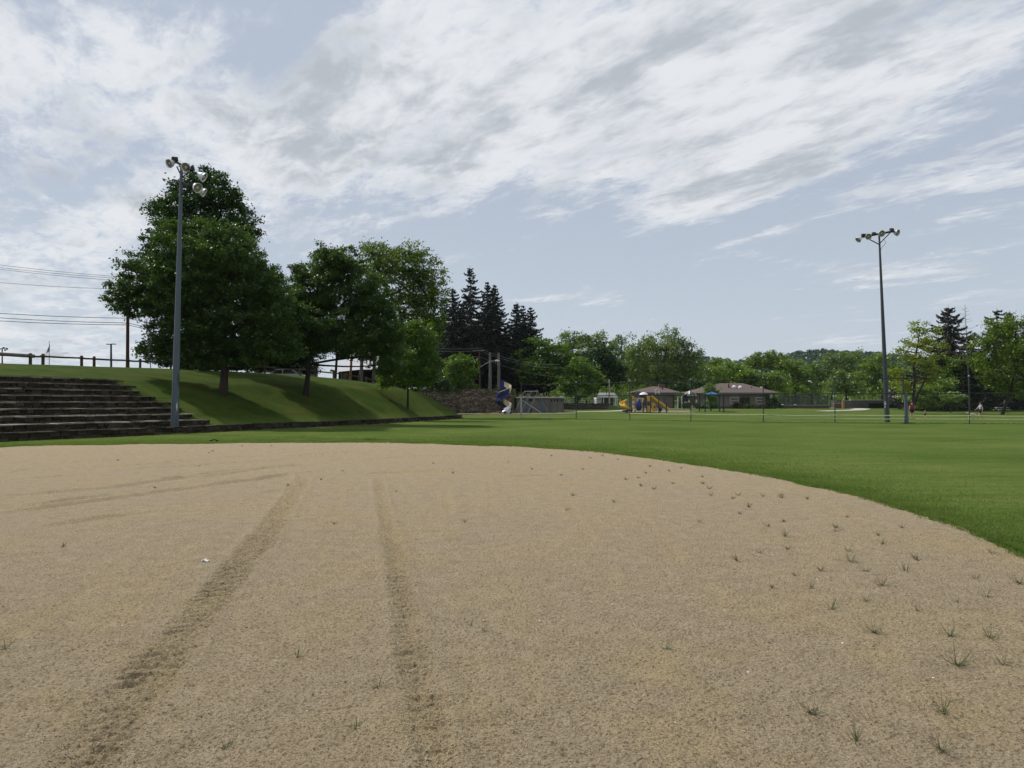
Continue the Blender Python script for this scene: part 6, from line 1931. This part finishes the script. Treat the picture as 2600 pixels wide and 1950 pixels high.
# parked gear behind: flag bench etc.
# ------------------------------------------------------------------ spiral slide
d_ = 113.0; g0 = Hs(X(1275, d_), d_)
ss = thing('spiral_slide', (X(1276, d_), d_, g0), 'tall spiral slide, blue outside and cream inside, with a ladder tower', 'slide')
cx, cy = X(1279.5, d_), d_ + .2
zt, zb = Z(981, d_), Z(1049, d_)
NT_ = 70; turns = -1.5; a0 = R(90); rad = X(1299, d_) - X(1280, d_)
P, A = [], []
for k in range(NT_ + 1):
    s = k / NT_
    a = a0 + turns * 2 * math.pi * s
    z = zt - (zt - zb) * s
    A.append((a, z))
hout = .72
def ring_pt(a, z, r_): return (cx + math.cos(a) * r_, cy + math.sin(a) * r_, z)
ob, oc, os_, ib, fb_ = MB(), MB(), MB(), MB(), MB()
for i_, ((a, z), (a2, z2)) in enumerate(zip(A[:-1], A[1:])):
    sh = oc if i_ < NT_ * .24 else (os_ if i_ > NT_ * .78 else ob)
    if sh is ob: sh.poly([ring_pt(a, z - .45, rad - .05), ring_pt(a2, z2 - .45, rad - .05), ring_pt(a2, z2 - .05, rad - .12), ring_pt(a, z - .05, rad - .12)])
    for (za, ra, zb_, rb_) in ((-.05, rad - .12, hout * .5, rad + .02), (hout * .5, rad + .02, hout, rad)):
        sh.poly([ring_pt(a, z + za, ra), ring_pt(a2, z2 + za, ra), ring_pt(a2, z2 + zb_, rb_), ring_pt(a, z + zb_, rb_)])
    sh.poly([ring_pt(a, z - .05, rad - .58), ring_pt(a2, z2 - .05, rad - .58), ring_pt(a2, z2 - .05, rad - .12), ring_pt(a, z - .05, rad - .12)])
    for (za, ra, zb_, rb_) in ((0, rad - .16, hout * .5, rad - .03), (hout * .5, rad - .03, hout + .03, rad - .04), (hout + .03, rad - .04, hout, rad), (0, rad - .58, .16, rad - .62)):
        ib.poly([ring_pt(a, z + za, ra), ring_pt(a2, z2 + za, ra), ring_pt(a2, z2 + zb_, rb_), ring_pt(a, z + zb_, rb_)])
    fb_.poly([ring_pt(a, z, rad - .58), ring_pt(a2, z2, rad - .58), ring_pt(a2, z2, rad - .16), ring_pt(a, z, rad - .16)])
ob.build('chute_shell', M['blue_pl'], ss, True); oc.build('chute_shell', M['cream'], ss, True); os_.build('chute_shell', M['steel'], ss, True); ib.build('chute_lining', M['cream'], ss, True); fb_.build('chute_bed', M['steel'], ss, True)
chute([Vector(ring_pt(A[-1][0], A[-1][1], rad - .36)), PP(1290, 1046.5, 0).copy() if False else Vector((X(1290, d_), d_ - .9, g0 + .35)), Vector((X(1291, d_), d_ - 1.7, g0 + .26))], .6, .3, 'steel', ss, 'run_out')
xl, xr = X(1269.6, d_), X(1280, d_)
mb = MB()
mb.box(((xl + xr) / 2, cy, (Z(965, d_) + Z(989, d_)) / 2), (xr - xl, .8, Z(965, d_) - Z(989, d_))); mb.build('tower_top', M['blue_pl'], ss)
mb = MB()
for x_ in (xl + .04, xr - .04):
    for yy in (-.4, .4): mb.box((x_, cy + yy, (g0 + Z(985, d_)) / 2), (.09, .09, Z(985, d_) - g0))
mb.box(((xl + xr) / 2, cy, (Z(1005, d_) + Z(1035, d_)) / 2), (.22, .22, 6 if False else Z(1000, d_) - g0))
mb.build('tower_frame', M['blue_dk'], ss)
mb = MB()
k = g0 + .3
while k < Z(988, d_):
    mb.box(((xl + xr) / 2, cy - .42, k), (xr - xl, .16, .06)); k += .3
mb.build('ladder_rungs', M['blue_dk'], ss)
for px in (1282, 1297):
    mb = MB(); mb.box((X(px, d_), d_ - 1.6, g0 + .18), (.3, .3, .36)); mb.build('foot', M['blue_pl'], ss)
# swing set
d_ = 115.5; g0 = Hs(X(1350, d_), d_)
sw_ = thing('swing_set', (X(1350, d_), d_, g0), 'silver tubular swing frame with three A shaped supports, before the bathhouse', 'swing set')
zt = Z(993.5, d_)
tA = (X(1332, d_), d_ + 1.5, zt); tB = (X(1365, d_), d_ - 1.0, zt)
mb = MB(); mb.tube([tA, tB], .05, 8); mb.build('top_bar', M['swing'], sw_)
for s_ in (0.0, .5, 1.0):
    p = Vector(tA).lerp(Vector(tB), s_)
    for sg in (-1, 1):
        mb = MB(); mb.tube([p, (p.x + sg * 1.55, p.y + sg * .8, g0)], .042, 8); mb.build('leg', M['swing'], sw_)
for s_ in (.2, .36, .66, .82):
    p = Vector(tA).lerp(Vector(tB), s_)
    root = None
    mb = MB()
    for q in (-.22, .22): mb.tube([(p.x + q, p.y, p.z), (p.x + q * .9, p.y - .05, g0 + .55)], .012, 4)
    so_ = mb.build('swing_chain', M['swing'], sw_)
    mb = MB(); mb.box((p.x, p.y - .05, g0 + .53), (.48, .2, .05)); mb.build('swing_seat', M['black'], so_)
bx_ = thing('bench', on(1175, 108), 'low brown timber heap on the gravel left of the spiral slide', 'timber')
q = on(1252, 112.5)
bx_.location = q
mb = MB()
for k in range(6): mb.beam(q + Vector((-1.6 + .5 * k, random.uniform(-.4, .4), .10 + .04 * k)), q + Vector((-.4 + .45 * k, random.uniform(-.4, .4), .16 + .05 * k)), .14)
mb.build('planks', M['timber'], bx_)

# ------------------------------------------------------------------ bridge, path furniture
d_ = 152; g0 = Hs(X(2220, d_), d_)
br = thing('bridge_wall', (X(2220, d_), d_, g0), 'long dark concrete bridge parapet with a black opening below, behind the right light pole', 'wall')
mb = MB(); mb.prism([(X(2143, d_), d_, g0 - .2), (X(2205, d_), d_, g0 - .2), (X(2205, d_), d_, Z(1024, d_)), (X(2300, d_), d_, Z(1024, d_)), (X(2300, d_), d_, Z(1016, d_)), (X(2160, d_), d_, Z(1016.5, d_)), (X(2143, d_), d_, Z(1019, d_))], (0, .6, 0)); mb.build('parapet', M['concrete_dk'], br)
mb = MB(); mb.box(((X(2205, d_) + X(2330, d_)) / 2, d_ + 1.2, (g0 + Z(1024, d_)) / 2), (X(2330, d_) - X(2205, d_), .8, Z(1024, d_) - g0)); mb.build('opening', M['dark_open'], br)  # solid near-black box standing in for the shade under the bridge
mb = MB(); mb.box(((X(2160, d_) + X(2300, d_)) / 2, d_ + .3, Z(1015.6, d_)), (X(2300, d_) - X(2160, d_), .75, .14)); mb.build('coping', M['concrete'], br)
rw = thing('low_wall', (X(2130, 153), 153, g0), 'short brick red wall end beside the path, left of the timber post', 'wall')
mb = MB(); mb.box(((X(2117, 153) + X(2139, 153)) / 2, 153, g0 + .45), (X(2139, 153) - X(2117, 153), .4, 1.0)); mb.build('brickwork', M['red_brick'], rw)
mb = MB(); mb.box(((X(2117, 153) + X(2139, 153)) / 2, 153, g0 + .98), (X(2139, 153) - X(2117, 153) + .1, .5, .08)); mb.build('coping', M['concrete'], rw)
for px, yt, w_, lab in ((2139.5, 1016, .26, 'short thick yellow brown timber post at the path end'), (2143, 1006.5, .16, 'tall thin yellow brown timber post at the path end')):
    q = on(px, 149); ps = thing('timber_post', q, lab, 'post', 'timber posts at the path')
    mb = MB(); mb.box(q + Vector((0, 0, (Z(yt, 149) - q.z) / 2)), (w_, w_, Z(yt, 149) - q.z)); mb.build('post', M['timber'], ps)
q = hit(2119, 1034)
sg_ = thing('path_sign', q, 'two small blank white plates on a post beside the light path', 'sign')
mb = MB(); mb.tube([q, at(2119, 1000, q.y)], .055, 6); mb.build('post', M['fence_silver'], sg_)
for px in (2116.3, 2121.7):
    mb = MB(); mb.box(at(px, 1005.3, q.y - .08), (X(2118.3, q.y) - X(2114.3, q.y), .03, .44)); mb.build('sign_plate', M['white'], sg_)
q = on(2063, 160)
ls = thing('street_lamp', q, 'slim lamp post with a short white curved head above the dark court screen', 'street lamp')
mb = MB(); mb.tube([q, at(2062.5, 972, 160)], .075, 6); mb.build('pole', M['rail'], ls)
mb = MB(); mb.tube([at(2061.5, 972, 160), at(2058, 968.5, 160), at(2053, 967.5, 160)], [.12, .14, .12], 8); mb.build('lamp_head', M['white'], ls)
# building glimpsed behind the pole
hb = thing('shed', on(2262, 185), 'grey green shed glimpsed right behind the right light pole', 'building')
g1 = Z(1014, 185)
mb = MB(); mb.box((X(2262, 185), 186, g1 + .9), (X(2270, 185) - X(2254, 185), 2, 2.0)); mb.build('wall', M['grey_wall'], hb)
mb = MB(); mb.poly([(X(2251, 185), 184.6, g1 + 1.9), (X(2272, 185), 184.6, g1 + 1.9), (X(2270, 185), 187.4, g1 + 2.5), (X(2253, 185), 187.4, g1 + 2.5)]); mb.build('roof', M['roof_grey'], hb)
# embankment under the parked cars
rd = MB(); rd.box((X(2290, 172), 172, (Z(1016, 172) + .3) / 2), (26, 14, Z(1016, 172) - .3)); r_ = rd.build('road', M['concrete_dk']); tag(r_, kind='structure')
# park bench at far right
q = on(2543, 118); pbn = thing('picnic_table', q, 'pale picnic table under the feathery locust at the right edge', 'picnic table')
mb = MB(); mb.box(q + Vector((0, 0, .74)), (1.8, .7, .06)); mb.build('tabletop', M['offwhite'], pbn)
for sgn in (-1, 1):
    mb = MB(); mb.box(q + Vector((0, sgn * .65, .44)), (1.8, .25, .05)); mb.build('bench', M['offwhite'], pbn)
    mb = MB(); mb.beam(q + Vector((sgn * .6, -.65, 0)), q + Vector((sgn * .6, .65, .0)) + Vector((0, 0, .7)), .06); mb.build('leg', M['rail'], pbn)
for px, lab in ((2502, 'white bag shaped object in the shade right of the woman'),):
    q = on(px, 110)

# ------------------------------------------------------------------ people and animals
def skin_body(name, joints, edges, radii, mat, parent, sub=2, root=0):
    me = bpy.data.meshes.new(name)
    off = Vector((0, 0, 0)); p = parent
    while p is not None:
        off += Vector(p.location); p = p.parent
    me.from_pydata([tuple(Vector(j) - off) for j in joints], edges, [])
    me.update()
    o_ = bpy.data.objects.new(name, me); COL.objects.link(o_); o_.parent = parent
    sm = o_.modifiers.new('skin', 'SKIN'); sm.use_smooth_shade = True
    if not me.skin_vertices:
        bm = bmesh.new(); bm.from_mesh(me)
        bm.verts.layers.skin.verify()
        bm.to_mesh(me); bm.free()
    for i, r_ in enumerate(radii):
        sv_ = me.skin_vertices[0].data[i]
        sv_.radius = r_ if hasattr(r_, '__len__') else (r_, r_)
        sv_.use_root = (i == root)
    ss_ = o_.modifiers.new('sub', 'SUBSURF'); ss_.levels = sub; ss_.render_levels = sub
    me.materials.append(mat)
    return o_
def hand(parent, wrist, direction, side, s=1.0):
    """palm and five bent fingers"""
    w_ = Vector(wrist); d_ = Vector(direction).normalized(); sd_ = Vector(side).normalized()
    n_ = d_.cross(sd_)
    mb = MB()
    mb.tube([w_, w_ + d_ * .04 * s, w_ + d_ * .09 * s], [.022 * s, .034 * s, .034 * s], 8)
    for k, L in enumerate((.070, .080, .075, .060)):
        a = w_ + d_ * .085 * s + sd_ * (k - 1.5) * .019 * s
        mb.tube([a, a + d_ * L * .5 * s + n_ * .006 * s, a + d_ * L * .85 * s + n_ * .03 * s], [.0095 * s, .009 * s, .007 * s], 6)
    a = w_ + d_ * .03 * s - sd_ * .03 * s
    mb.tube([a, a + d_ * .03 * s - sd_ * .022 * s, a + d_ * .06 * s - sd_ * .026 * s + n_ * .012 * s], [.011 * s, .010 * s, .008 * s], 6)
    return mb.build('hand', M['skin'], parent, True)
def person(pos, Ht, face, label, shirt, shorts, hair, pose='stand', legs_bare=True, hair_long=False):
    """face: heading angle in the ground plane (0 = +X); figure built in metres, then scaled to height"""
    root = thing('person', pos, label, 'person')
    k = Ht / 1.75
    c, s = math.cos(face), math.sin(face)
    def W(f, l, z):          # forward, left, up
        return Vector((pos[0] + (f * c - l * s) * k, pos[1] + (f * s + l * c) * k, pos[2] + z * k))
    if pose == 'walk':
        LF = [(.02, .09, .93), (.20, .10, .50), (.30, .10, .10), (.42, .10, .035)]
        RF = [(.0, -.09, .93), (-.02, -.10, .50), (-.28, -.10, .14), (-.20, -.10, .035)]
        LA = [(0, .18, 1.41), (-.10, .22, 1.14), (-.05, .22, .90)]
        RA = [(0, -.18, 1.41), (.14, -.22, 1.17), (.34, -.20, 1.03)]
    else:
        LF = [(.0, .09, .93), (.03, .13, .50), (.0, .18, .09), (.14, .20, .035)]
        RF = [(.0, -.09, .93), (.03, -.13, .50), (-.02, -.18, .09), (.12, -.20, .035)]
        LA = [(0, .19, 1.41), (-.03, .27, 1.14), (.05, .26, .90)]
        RA = [(0, -.19, 1.41), (-.03, -.27, 1.14), (.05, -.26, .90)]
    J, E, Rr = [], [], []
    def add(p, r_, par=None):
        J.append(W(*p)); Rr.append(tuple(q * k for q in (r_ if hasattr(r_, '__len__') else (r_, r_))))
        if par is not None: E.append((par, len(J) - 1))
        return len(J) - 1
    pel = add((0, 0, .97), (.15, .11)); wst = add((.01, 0, 1.13), (.13, .10), pel); ch = add((.0, 0, 1.33), (.155, .11), wst)
    nk = add((.0, 0, 1.47), (.06, .06), ch); hd0 = add((.015, 0, 1.56), (.075, .085), nk); hd1 = add((.02, 0, 1.66), (.078, .092), hd0); hd2 = add((.015, 0, 1.73), (.05, .06), hd1)
    for side in (LF, RF):
        h_ = add(side[0], (.095, .09), pel); kn = add(side[1], (.06, .06), h_); add(tuple((side[1][i] * .45 + side[2][i] * .55) for i in range(3)), (.055, .055), kn)
        an = add(side[2], (.038, .038), len(J) - 1); add(side[3], (.042, .03), an)
    for side in (LA, RA):
        sh = add(side[0], (.06, .055), ch); el = add(side[1], (.042, .042), sh); add(side[2], (.028, .028), el)
    body = skin_body('body', J, E, Rr, M['skin'], root)
    for side, sg in ((LA, 1), (RA, -1)):
        e, w_ = W(*side[1]), W(*side[2])
        hand(body, w_, (w_ - e), Vector((c, s, 0)), k)
    # shirt
    J, E, Rr = [], [], []
    a0 = add((0, 0, .95), (.165, .125)); a1 = add((.01, 0, 1.12), (.15, .12), a0); a2 = add((.0, 0, 1.34), (.175, .13), a1); a3 = add((0, 0, 1.45), (.08, .08), a2)
    long_sl = (shirt == 'grey_cloth')
    for side in (LA, RA):
        sh = add(side[0], (.075, .07), a2)
        if long_sl: el = add(side[1], (.055, .055), sh); add(tuple(side[1][i] * .25 + side[2][i] * .75 for i in range(3)), (.045, .045), el)
        else: add(tuple(side[0][i] * .45 + side[1][i] * .55 for i in range(3)), (.06, .06), sh)
    skin_body('shirt', J, E, Rr, M[shirt], root)
    J, E, Rr = [], [], []
    a0 = add((0, 0, .95), (.168, .13))
    for side in (LF, RF):
        h_ = add(side[0], (.115, .115), a0); f_ = .75 if Ht > 1.2 else 1.0
        add(tuple(side[0][i] * (1 - f_) + side[1][i] * f_ for i in range(3)), (.10, .10), h_)
    skin_body('shorts', J, E, Rr, M[shorts], root)
    # shoes, hair, face
    for side in (LF, RF):
        a, b_ = Vector(side[2]), Vector(side[3])
        mb = MB(); mb.tube([W(a.x - .05, a.y, .04), W(a.x + .06, a.y, .05), W(b_.x + .04, b_.y, .035), W(b_.x + .09, b_.y, .03)], [.045 * k, .055 * k, .048 * k, .03 * k], 8)
        mb.build('shoe', M['black'], root, True)
    mb = MB(); mb.lathe([(.001, .125), (.055, .11), (.088, .07), (.10, .02), (.098, -.03), (.09, -.06)], W(-.008, 0, 1.665), (0, 0, 1), 14)
    mb.v = [tuple(W(-.008, 0, 1.665) + (Vector(v) - W(-.008, 0, 1.665)) * k) for v in mb.v] if abs(k - 1) > .01 else mb.v
    if hair_long: mb.tube([W(-.07, 0, 1.66), W(-.11, 0, 1.58), W(-.09, 0, 1.48)], [.075 * k, .06 * k, .03 * k], 8)
    mb.build('hair', M[hair], root, True)
    mb = MB(); mb.tube([W(.095, 0, 1.645), W(.125, 0, 1.615), W(.10, 0, 1.605)], [.010 * k, .016 * k, .012 * k], 6)
    for sg in (-1, 1): mb.tube([W(.02, sg * .078, 1.66), W(.01, sg * .092, 1.64), W(.015, sg * .082, 1.61)], [.012 * k, .016 * k, .01 * k], 6)
    mb.build('nose_and_ears', M['skin'], root, True)
    mb = MB()
    for sg in (-1, 1): mb.lathe([(.001, -.004), (.011 * k, 0), (.001, .006)], W(.098, sg * .03, 1.655), (c, s, 0), 8)
    mb.tube([W(.100, -.022, 1.585), W(.106, 0, 1.582), W(.100, .022, 1.585)], .005 * k, 5)
    mb.build('eyes_and_mouth', M['hair_br'], root)
    return root
pm = hit(2316, 1063.5)
person(pm, 1.80, R(95), 'man in a red shirt and dark shorts seen from behind on the far grass', 'red_cloth', 'navy_cloth', 'hair_br')
pc = hit(2349, 1063)
person(pc, .86, R(100), 'toddler in a pink top with light hair standing right of the man in red', 'pink_cloth', 'navy_cloth', 'hair_bl')
pw = hit(2490, 1065)
wm = person(pw, 1.70, R(178), 'woman in a pale grey top and black shorts walking a dog at the right', 'grey_cloth', 'navy_cloth', 'hair_br', pose='walk', hair_long=True)
# dog
pd = hit(2468, 1064); pd.y = pw.y; pd.x = X(2467, pd.y); pd.z = Hs(pd.x, pd.y)
dg = thing('dog', pd, 'pale yellow dog walking ahead of the woman in grey', 'dog')
def DW(f, l, z): return Vector((pd.x - f, pd.y + l, pd.z + z))
J, E, Rr = [], [], []
def add(p, r_, par=None):
    J.append(DW(*p)); Rr.append(r_ if hasattr(r_, '__len__') else (r_, r_))
    if par is not None: E.append((par, len(J) - 1))
    return len(J) - 1
h0 = add((-.30, 0, .50), (.10, .11)); h1 = add((-.05, 0, .49), (.105, .12)); E.append((h0, h1)); h2 = add((.22, 0, .48), (.12, .155), h1)
n1 = add((.36, 0, .58), (.075, .085), h2); hd = add((.44, 0, .66), (.075, .08), n1); mz = add((.55, 0, .635), (.042, .04), hd); add((.62, 0, .625), (.03, .028), mz)
for sd_, ph in ((.09, .10), (-.09, -.10)):
    a = add((.22, sd_, .34), (.05, .06), h2); b_ = add((.22 + ph * .6, sd_, .18), (.03, .03), a); cjo = add((.22 + ph, sd_, .04), (.024, .024), b_); add((.27 + ph, sd_, .02), (.028, .02), cjo)
for sd_, ph in ((.08, -.10), (-.08, .08)):
    a = add((-.30, sd_, .40), (.075, .09), h0); b_ = add((-.22 + ph * .5, sd_, .27), (.045, .05), a); cjo = add((-.40 + ph * .7, sd_, .17), (.026, .026), b_); e_ = add((-.37 + ph, sd_, .04), (.022, .022), cjo); add((-.32 + ph, sd_, .02), (.028, .02), e_)
t1 = add((-.42, 0, .52), (.035, .035), h0); t2 = add((-.55, 0, .47), (.026, .026), t1); add((-.66, 0, .50), (.014, .014), t2)
skin_body('body', J, E, Rr, M['fur'], dg)
mb = MB()
for sg in (-1, 1): mb.tube([DW(.42, sg * .06, .71), DW(.43, sg * .095, .66), DW(.44, sg * .09, .60)], [.02, .03, .012], 6)
mb.build('ears', M['fur'], dg, True)
mb = MB(); mb.lathe([(.001, -.02), (.018, 0), (.001, .018)], DW(.64, 0, .635), (-1, 0, 0), 8)
for sg in (-1, 1): mb.lathe([(.001, -.01), (.012, 0), (.001, .01)], DW(.505, sg * .045, .68), (-1, sg * .4, 0), 8)
mb.build('nose_and_eyes', M['black'], dg, True)
mb = MB(); mb.lathe([(.085, -.02), (.092, 0), (.085, .02)], DW(.365, 0, .585), (-.7, 0, .5), 14); mb.build('collar', M['red_cloth'], dg)
k_ = 1.70 / 1.75
hnd = Vector((pw.x - .36 * k_, pw.y + .20 * k_, pw.z + 1.0 * k_))
mb = MB(); mb.tube(catenary(DW(.33, 0, .68), hnd, .12, 8), .008, 5)
tag(mb.build('dog_leash', M['leash']), 'thin dark leash between the woman in grey and her dog', 'leash')
# two blackbirds on the grass verge
for (px, py, sg, lab) in ((539, 1122.5, 1, 'black bird on the grass verge, left of the pair, tail pointing left'), (549.5, 1122.5, 1, 'black bird on the grass verge, right of the pair, head down')):
    q = gnd(px, py)
    br_ = thing('bird', q, lab, 'bird')
    J = [q + Vector((-.10, 0, .13)), q + Vector((0, 0, .14)), q + Vector((.075, 0, .18)), q + Vector((.115, 0, .205)), q + Vector((.15, 0, .20)), q + Vector((-.22, 0, .09))]
    if 'right of' in lab:
        J = [q + Vector((-.06, 0, .15)), q + Vector((.01, 0, .14)), q + Vector((.07, 0, .10)), q + Vector((.10, 0, .07)), q + Vector((.125, 0, .045)), q + Vector((-.15, 0, .20))]
    J = [q + (j - q) * .6 for j in J]
    skin_body('body', J, [(0, 1), (1, 2), (2, 3), (3, 4), (0, 5)], [(r_ * .6, r2_ * .6) for r_, r2_ in [(.05, .05), (.06, .06), (.042, .042), (.036, .036), (.010, .010), (.014, .03)]], M['bird'], br_, root=1)
    mb = MB()
    for sd_ in (-.015, .015): mb.tube([q + Vector((0, sd_, .06)), q + Vector((.006, sd_, .03)), q + Vector((.0, sd_, 0)), q + Vector((.02, sd_, 0))], .004, 5)
    mb.build('legs', M['bird'], br_)

# ------------------------------------------------------------------ weed tufts on the dirt
def infield_z(x_, y_): return .025
TUFT = [(1994, 1368, 1.5), (2123, 1345, .9), (2160, 1433, 1.5), (2155, 1405, .7), (1870, 1430, 1.4), (2085, 1455, .9), (2200, 1458, .9), (2240, 1495, 1.6), (2300, 1460, 1.4), (2330, 1430, .9), (2325, 1425, .6),
        (2218, 1616, 1.7), (2412, 1625, 1.4), (2515, 1630, 1.2), (2430, 1700, 2.2), (2200, 1535, 1.2), (2112, 1556, 1.3), (2065, 1825, 1.6), (2395, 1822, 1.7), (2390, 1920, 1.3), (2175, 1895, .9), (2506, 1525, 1.1),
        (2240, 1388, .8), (2123, 1355, .6), (2230, 1365, .7), (2520, 1412, .8), (1875, 1262, 1.0), (1805, 1262, .9), (1860, 1270, .6), (1900, 1292, 1.0), (1937, 1264, .9), (1985, 1268, .9), (1983, 1262, .5), (2050, 1272, .8),
        (1800, 1245, .9), (1785, 1232, .8), (1710, 1232, .6), (1784, 1215, .6), (1660, 1246, 1.0), (1630, 1238, .7), (1590, 1222, .6), (1620, 1218, .5), (1640, 1205, .6), (1570, 1170, .5), (1455, 1263, .7), (1425, 1210, .5), (1530, 1160, .4),
        (1650, 1188, .5), (1700, 1200, .5), (1730, 1192, .4), (1150, 1205, .5), (1180, 1330, .8), (1500, 1166, .4), (1950, 1342, .5), (1990, 1330, .6), (1775, 1330, .5), (1880, 1310, .5), (2290, 1345, .5), (2150, 1318, .5),
        (505, 1187, .7), (690, 1135, .4), (730, 1238, .6), (815, 1222, .7), (530, 1153, .5), (300, 1172, .4), (540, 1148, .4), (615, 1135, .4), (395, 1243, .4), (755, 1680, 1.1), (1195, 1600, .6), (960, 1760, 1.1), (573, 1920, .6), (905, 1865, .9),
        (160, 1395, .7), (12, 1658, 1.1), (850, 1335, .6), (1225, 1608, .7), (1005, 1252, .4), (1440, 1300, .5), (1560, 1280, .5), (1690, 1660, .8), (2590, 1490, 1.5), (2550, 1700, .9), (2480, 1480, .8), (2060, 1500, .6), (1960, 1500, .6), (2020, 1470, .5),
        (2330, 1560, .7), (2000, 1400, .5), (2430, 1540, .6), (1930, 1410, .6), (870, 1200, .4), (1100, 1180, .4), (1290, 1175, .4), (1350, 1195, .4), (1400, 1160, .4), (1480, 1195, .5)]
random.seed(21); rg = np.random.default_rng(21)
special = {(1994, 1368): 'branching weed tuft with wide low stems, right of centre on the middle of the dirt', (2430, 1700): 'largest weed tuft with long stems, low at the right of the dirt', (2218, 1616): 'dense green weed tuft right of centre on the near dirt', (2240, 1495): 'tall thin weed tuft with one long upright stem on the right dirt'}
for i, (px, py, s_) in enumerate(TUFT):
    s_ *= .6 if px < 1300 else .82
    q = gnd(px, py); q.z = .028
    dist = q.length
    n = int(9 + 9 * s_)
    rad = .035 + .052 * s_
    hmax = min(.15, (.03 + .058 * s_))
    vs, fs = [], []
    for k in range(n):
        a = rg.uniform(0, 2 * np.pi); L = rad * rg.uniform(.5, 1.25); h_ = hmax * rg.uniform(.35, 1.0)
        wdt = max(.0022, dist * .00034) * rg.uniform(.8, 1.2)
        nx_, ny_ = -math.sin(a) * wdt, math.cos(a) * wdt
        pts = []
        for j in range(5):
            t_ = j / 4
            r_ = L * (t_ ** .8); z_ = h_ * (t_ ** 1.4)
            pts.append((q.x + math.cos(a) * r_, q.y + math.sin(a) * r_, q.z + z_, 1 - t_ * .85))
        b0 = len(vs)
        for (x_, y_, z_, w__) in pts:
            vs.append((x_ - nx_ * w__, y_ - ny_ * w__, z_)); vs.append((x_ + nx_ * w__, y_ + ny_ * w__, z_ + wdt * .5))
        for j in range(4):
            c_ = b0 + 2 * j
            fs.append((c_, c_ + 1, c_ + 3, c_ + 2))
    o_ = link_mesh('weed_tuft', np.array(vs), fs, M['weed'] if 'weed' in M else M['blade_dark'])
    tag(o_, special.get((px, py), 'small sparse weed tuft growing in the bare infield dirt'), 'weed', 'weed tufts on the infield')

# litter and pale pebbles
q = gnd(518, 1432)
mb = MB(); mb.box(q + Vector((0, 0, .035)), (.045, .025, .02), .6, jit=.008); mb.box(q + Vector((.03, -.01, .03)), (.03, .03, .012), .2, jit=.006)
tag(mb.build('paper_scrap', M['paper']), 'crumpled white scrap lying on the dirt left of the tyre track', 'litter')
PEB = [(1228, 1585), (414, 1474), (1370, 1587), (1010, 1645), (1555, 1545), (2370, 1735), (1460, 1443), (1840, 1560), (700, 1690), (310, 1600), (2140, 1645), (1300, 1710), (780, 1820), (1715, 1850), (1900, 1720), (2075, 1480)]
for i, (px, py) in enumerate(PEB):
    q = gnd(px, py); mb = MB(); sz_ = random.uniform(.005, .009) * (1.4 if i == 0 else 1)
    mb.lathe([(.001, -.5 * sz_), (sz_ * .8, -.3 * sz_), (sz_, .1 * sz_), (sz_ * .6, .5 * sz_), (.001, .6 * sz_)], q + Vector((0, 0, .03)), (.2, .1, 1), 7)
    tag(mb.build('pebble', M['paper'], None, True), 'pale pebble in the middle of the near dirt, the brightest' if i == 0 else 'small pale pebble lying on the bare dirt', 'pebble', 'pale pebbles on the dirt')
# loose crumbs of soil in the foreground (uncountable)
rg = np.random.default_rng(33)
n = 30000
thb = rg.uniform(-R(38), R(38), n)
rb = 1 / (1 / 3.0 - rg.random(n) * (1 / 3.0 - 1 / 13.0))
cxx, cyy = rb * np.sin(thb), rb * np.cos(thb)
okc = in_poly(cxx, cyy, EDGE)
w1 = np.zeros(n)
for pts, hw, dep in TRACKS:
    q, s, side, L = along(cxx, cyy, pts); w1 = np.maximum(w1, np.exp(-(q / (hw * 1.3)) ** 2))
okc &= (rg.random(n) < .35 + .65 * w1)
cxx, cyy, rb, w1 = cxx[okc], cyy[okc], rb[okc], w1[okc]
n = len(cxx)
sz = rg.uniform(.0018, .0042, n) * (1 + 0.6 * w1 * rg.random(n))
tet = np.array([[1, 1, 1], [-1, -1, 1], [-1, 1, -1], [1, -1, -1], [0, 0, 1.5]]) * .8
ang = rg.random(n) * 6.28
ca_, sa_ = np.cos(ang), np.sin(ang)
base_v = tet[:4][None] * sz[:, None, None] * rg.uniform(.7, 1.3, (n, 4, 1))
vx = base_v[..., 0] * ca_[:, None] - base_v[..., 1] * sa_[:, None]; vy = base_v[..., 0] * sa_[:, None] + base_v[..., 1] * ca_[:, None]
# soil height under each crumb, looked up in the infield mesh
ti = np.clip(np.searchsorted(th, thb[okc]) - 1, 0, len(th) - 2)
Rl = Rm[ti]
ri = np.clip(((1 / r0 - 1 / rb) / (1 / r0 - 1 / Rl)) * (NR - 1), 0, NR - 1).astype(int) + len(inner)
HG = hgt_keep.reshape(nr_, nt_)
zz_ = HG[ri, ti]
V = np.stack([cxx[:, None] + vx, cyy[:, None] + vy, zz_[:, None] + base_v[..., 2] + sz[:, None] * .4], -1).reshape(-1, 3)
F = (np.arange(n)[:, None, None] * 4 + np.array([[0, 1, 2], [0, 3, 1], [0, 2, 3], [1, 3, 2]])[None]).reshape(-1, 3)
cr = link_mesh('soil_crumbs', V, F, M['crumb'])
tag(cr, 'loose soil crumbs scattered over the near infield dirt', 'soil crumbs', kind='stuff')

# ------------------------------------------------------------------ the air
m, t, o = new_mat('haze')
pv = t.n('ShaderNodeVolumePrincipled')
pv.inputs['Color'].default_value = (.80, .88, .96, 1)
pv.inputs['Density'].default_value = .00006
pv.inputs['Anisotropy'].default_value = .2
t.l(pv.outputs[0], o.inputs['Volume'])
mb = MB(); mb.box((300, 500, 64), (2600, 2000, 170))
hzo = mb.build('haze', m)
tag(hzo, kind='stuff')
